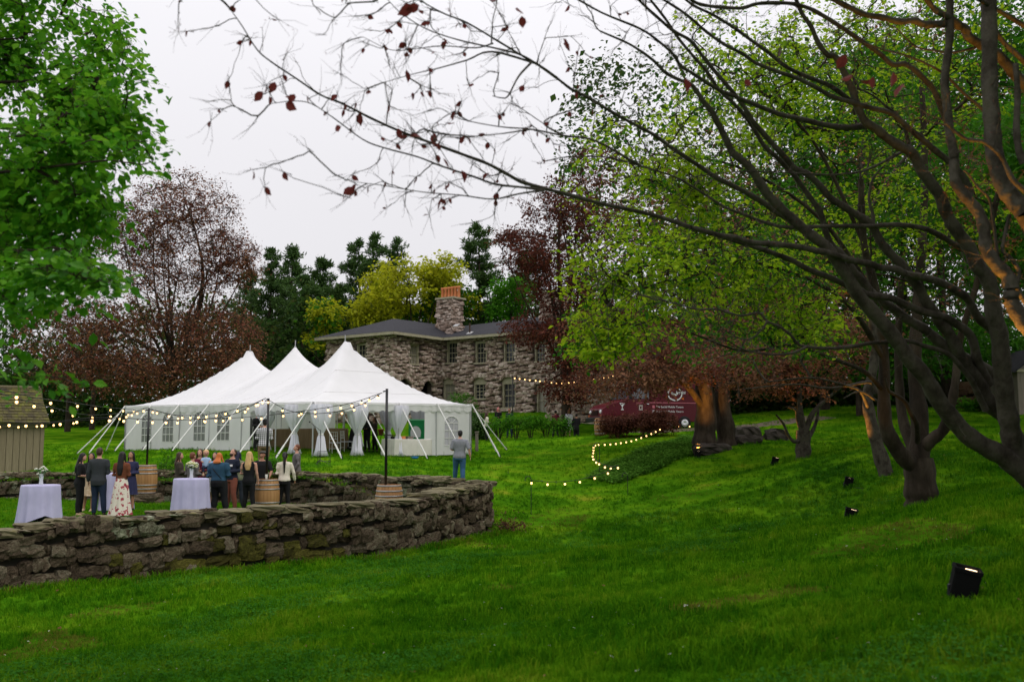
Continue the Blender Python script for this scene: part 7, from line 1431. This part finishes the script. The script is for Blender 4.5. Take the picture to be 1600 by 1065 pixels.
pp = thing('plant_pot', 'terracotta pot with a small plant on the bare folding table', 'plant pot', (p[0] - .1, p[1], p[2] + .75)); MB().lathe([(.0, .0), (.10, .0), (.14, .22), (.155, .22), (.155, .26), (.13, .26), (.12, .2)], 14).build('pot', M['terracotta'], pp, smooth=True)
r_ = np.random.default_rng(2); crown_obj(pp, [leaves(r_.normal(0, .08, (70, 3)) + [0, 0, .36], r_.normal(0, .6, (70, 3)) + [0, 0, .6], r_.normal(0, 1, (70, 3)), r_.uniform(.08, .16, 70))], M['leaf_mid'], 'foliage')
def chair(p, ang, label):
    c = thing('banquet_chair', label, 'chair', p, ang, 'slim white chairs beside the tent drape'); MB().box((0, 0, .45), (.40, .40, .04)).build('seat', M['drape'], c, bevel=.01)
    for x in (-1, 1):
        MB().tube([(x * .18, -.18, 0), (x * .18, -.18, .45)], .014, 6).build('leg', M['strap'], c); MB().tube([(x * .18, .18, 0), (x * .18, .18, .46), (x * .17, .22, .92)], .014, 6).build('back_leg', M['strap'], c)
    b_ = MB()
    for z in (.60, .74, .90): b_.tube([(-.17, .20, z), (.17, .20, z)], .012, 6)
    for x in (-.09, 0, .09): b_.tube([(x, .19, .58), (x, .215, .90)], .009, 5)
    b_.build('backrest', M['strap'], c); s = MB(); [s.tube([(-.18, y, .2), (.18, y, .2)], .010, 5) for y in (-.18, .18)]; s.build('stretcher', M['strap'], c)
chair(on_ground(523, 710, 42.4), .5, 'slim white chair in front of the tan table'); chair(on_ground(541, 707, 43.8), 2.2, 'slim white chair nearest the dark robed figure')
q = on_ground(500, 727, 36.5); ms = thing('microphone_stand', 'thin black microphone stand on the grass before the tent corner', 'microphone stand', q, .3)
MB().tube([(0, 0, .02), (0, 0, 1.25)], .012, 6).build('upright', M['black_metal'], ms); MB().tube([(.0, 0, 1.22), (-.35, 0, 1.50)], .010, 6).build('boom', M['black_metal'], ms); MB().ball((-.40, 0, 1.54), (.03, .03, .03), 8, 6).build('microphone', M['black_metal'], ms, smooth=True)
for k in range(3): a = k * 2.094; MB().tube([(0, 0, .18), (math.cos(a) * .32, math.sin(a) * .32, .01)], .010, 5).build('leg', M['black_metal'], ms)
q = on_ground(506, 735, 35.5); wf = thing('wire_stand', 'low black wire frame on the grass by the microphone stand', 'wire stand', q)
for x in (-1, 1):
    for y in (-1, 1): MB().tube([(x * .2, y * .12, 0), (x * .2, y * .12, .55)], .008, 5).build('leg', M['black_metal'], wf)
g_ = MB()
for z in (.2, .55):
    for a, b_ in (((-.2, -.12), (.2, -.12)), ((.2, -.12), (.2, .12)), ((.2, .12), (-.2, .12)), ((-.2, .12), (-.2, -.12))): g_.tube([(*a, z), (*b_, z)], .008, 5)
g_.build('rail', M['black_metal'], wf)

# ------------------------------------------------------------ maroon van
M['van_paint'] = mat('maroon_paint', [(0.090, 0.004, 0.011)], rough=.28, spec=.3); M['windscreen'] = mat('windscreen', [(0.05, 0.06, 0.07)], rough=.05, spec=.9); M['tyre'] = mat('tyre_rubber', [(.012, .012, .012)], rough=.8); M['chrome'] = mat('chrome', [(.7, .7, .7)], rough=.2, metallic=.9); M['pink_line'] = mat('pale_red_stripe', [(.55, .16, .20)], rough=.4); M['amber_lens'] = mat('amber_lens', [(.55, .16, .03)], rough=.2)
def text(body, parent, loc, size, m, name='lettering', rx=90):
    c = bpy.data.curves.new(name, 'FONT'); c.body = body; c.size = size; c.align_x = 'LEFT'; c.align_y = 'CENTER'; c.extrude = .004; c.materials.append(m); tmp = bpy.data.objects.new('tmp', c); COL.objects.link(tmp); dg = bpy.context.evaluated_depsgraph_get(); me = bpy.data.meshes.new_from_object(tmp.evaluated_get(dg)); bpy.data.objects.remove(tmp); me.name = name; o = bpy.data.objects.new(name, me); COL.objects.link(o); o.parent = parent; o.location = loc; o.rotation_euler = (math.radians(rx), 0, 0); return o
def van():
    p = on_ground(1005, 676, 53.5); v = thing('parked_van', 'maroon van with white lettering and emblems parked behind the barberry bushes', 'van', p, .30); W = 1.95
    X = lambda poly, w_, y0=None: [(x, z) for x, z in poly]
    prof = [(3.0, .42), (3.02, 1.5), (2.9, 2.35), (2.6, 2.48), (-.35, 2.50), (-.75, 2.36), (-1.45, 1.55), (-2.45, 1.28), (-2.72, 1.08), (-2.80, .60), (-2.70, .40)]
    b_ = MB().prism(prof, (0, -W / 2, 0), (1, 0, 0), (0, 0, 1), (0, 1, 0), W).build('body', M['van_paint'], v, bevel=.07)
    for x in (-1.75, 1.95):
        for y in (-1, 1):
            wb = MB(); wb.X = Matrix.Translation((x, y * (W / 2 - .06), .36)) @ Matrix.Rotation(math.pi / 2, 4, 'X'); wb.lathe([(.02, -.12), (.30, -.12), (.36, -.09), (.37, 0), (.36, .09), (.30, .12), (.02, .12)], 24); w_ = wb.build('wheel', M['tyre'], v, smooth=True); rb = MB(); rb.X = wb.X; rb.lathe([(.01, .125), (.12, .13), (.2, .125), (.21, .10)], 18); rb.lathe([(.01, -.125), (.12, -.13), (.2, -.125), (.21, -.10)], 18); rb.build('rim', M['chrome'], w_)
    a, c = np.array((-.80, 2.26)), np.array((-1.40, 1.60)); d = (c - a) / np.linalg.norm(c - a); n2 = np.array([d[1], -d[0]]) * (-1 if d[1] * 1 > 0 else 1)
    nrm = np.array([-abs(n2[0]), abs(n2[1])])
    MB().prism([(-W / 2 + .14, 0), (W / 2 - .14, 0), (W / 2 - .08, np.linalg.norm(c - a)), (-W / 2 + .08, np.linalg.norm(c - a))], (a[0] + nrm[0] * .005, 0, a[1] + nrm[1] * .005), (0, 1, 0), (d[0], 0, d[1]), (nrm[0], 0, nrm[1]), .025).build('windscreen', M['windscreen'], v)
    for s in (-1, 1): MB().prism([(-1.28, 1.62), (-.74, 2.22), (-.1, 2.22), (-.1, 1.62)], (0, s * (W / 2 + .001), 0), (1, 0, 0), (0, 0, 1), (0, s, 0), .015).build('side_window', M['windscreen'], v)
    for s in (-1, 1):
        dr = MB().prism([(-1.36, .55), (-1.36, 1.56), (-.02, 1.56), (-.02, .55)], (0, s * W / 2, 0), (1, 0, 0), (0, 0, 1), (0, s, 0), .012).build('door', M['van_paint'], v, bevel=.01); MB().box((-.18, s * (W / 2 + .03), 1.35), (.16, .03, .035)).build('handle', M['chrome'], dr)
        mi = MB().box((-1.22, s * (W / 2 + .17), 1.72), (.12, .22, .26)).build('mirror', M['black_metal'], v, bevel=.03)
        MB().ball((-2.72, s * .70, .92), (.08, .16, .11), 12, 8).build('headlight', M['glass'], v, smooth=True); MB().box((-2.76, s * .82, .72), (.06, .16, .08)).build('indicator', M['amber_lens'], v, bevel=.01)
    MB().box((-2.80, 0, .52), (.22, W + .04, .26)).build('bumper', M['black_metal'], v, bevel=.04)
    g_ = MB(); [g_.box((-2.80, 0, .78 + .07 * k), (.06, .9, .03)) for k in range(4)]; g_.build('grille', M['black_metal'], v)
    y = -W / 2 - .012
    MB().box((1.35, y, 1.42), (2.9, .012, .035)).build('stripe', M['pink_line'], v)
    text('The Social Mobile Tavern', v, (.30, y - .004, 1.20), .155, M['white_paint']); text('The Social Mobile Tavern', v, (.30, y - .004, .96), .155, M['white_paint'])
    MB().box((.16, y, 1.20), (.13, .012, .15)).build('pink_icon', M['pink_line'], v, bevel=.02); MB().box((.16, y, .96), (.13, .012, .15)).build('pale_icon', M['drape'], v, bevel=.02)
    MB().prism([(-.16, .16), (.16, .16), (.02, -.02), (.02, -.18), (.09, -.21), (-.09, -.21), (-.02, -.18), (-.02, -.02)], (-1.62, -W / 2, 1.22), (1, 0, 0), (0, 0, 1), (0, -1, 0), .012).build('cocktail_glass_emblem', M['white_paint'], v)
    text("MARTY'S", v, (-.83, y - .012, 1.38), .13, M['pink_line']); e = MB(); [e.box((-.58 + i * .075, y - .012, 1.20 - j * .1), (.05, .01, .07)) for i in (-1, 0, 1) for j in (-.5, .5, 1.5) if not (i == 0 and j == .5)]; e.build('door_emblem', M['cream_cloth'], v)
    rg = MB(); rr = random.Random(3)
    for k in range(26):
        a = 2.4 + k / 25 * 4.7; rg.box((1.42 + .40 * math.cos(a), y, 1.90 + .34 * math.sin(a)), (.08, .012, .05), rot=(0, -a + rr.uniform(.4, .8), 0))
    rg.build('wreath_emblem', M['white_paint'], v)
    cs = MB(); ts = np.linspace(math.pi * .95, math.pi * 2.05, 16); cs.prism([(.20 * math.cos(a), .17 * math.sin(a)) for a in ts] + [(.13 * math.cos(a), .03 + .10 * math.sin(a)) for a in ts[::-1]], (1.40, y + .006, 1.95), (1, 0, 0), (0, 0, 1), (0, -1, 0), .012); cs.build('crescent_emblem', M['white_paint'], v)
    text('Social', v, (1.50, y - .004, 1.98), .24, M['white_paint'])
van()
q = on_ground(937, 676, 51.5); bb = thing('wine_barrel', 'half seen upright barrel in front of the van bumper', 'barrel', q); MB().lathe([(.0, 0), (.24, 0), (.29, .45), (.24, .9), (.22, .9), (.0, .88)], 20).build('barrel_wall', M['oak'], bb, smooth=True)
for z in (.12, .3, .6, .78): MB().lathe([(.275 - abs(z - .45) * .07, z - .025), (.285 - abs(z - .45) * .07 + .01, z - .02), (.285 - abs(z - .45) * .07 + .01, z + .02), (.275 - abs(z - .45) * .07, z + .025)], 20).build('hoop', M['hoop'], bb)
# dark car beyond the right hill
def car():
    p = on_ground(1535, 640, 64); c = thing('parked_car', 'dark car with a pale roof edge half hidden behind the right trunks', 'car', p, .2)
    MB().prism([(-2.2, .35), (-2.25, .85), (-1.3, 1.0), (-.7, 1.5), (1.5, 1.52), (2.2, 1.0), (2.25, .4)], (0, -.9, 0), (1, 0, 0), (0, 0, 1), (0, 1, 0), 1.8).build('body', mat('dark_car_paint', [(.012, .013, .016)], rough=.2, spec=.6), c, bevel=.08)
    MB().prism([(-1.15, 1.0), (-.66, 1.42), (1.40, 1.44), (1.95, 1.0)], (0, -.905, 0), (1, 0, 0), (0, 0, 1), (0, -1, 0), .012).build('side_window', M['windscreen'], c)
    MB().box((.4, -.75, 1.55), (2.0, .05, .05)).build('roof_rail', M['metal'], c)
    for x in (-1.4, 1.4):
        for y in (-1, 1): wb = MB(); wb.X = Matrix.Translation((x, y * .82, .33)) @ Matrix.Rotation(math.pi / 2, 4, 'X'); wb.lathe([(.02, -.1), (.28, -.1), (.33, -.06), (.33, .06), (.28, .1), (.02, .1)], 20); wb.build('wheel', M['tyre'], c, smooth=True)
car()
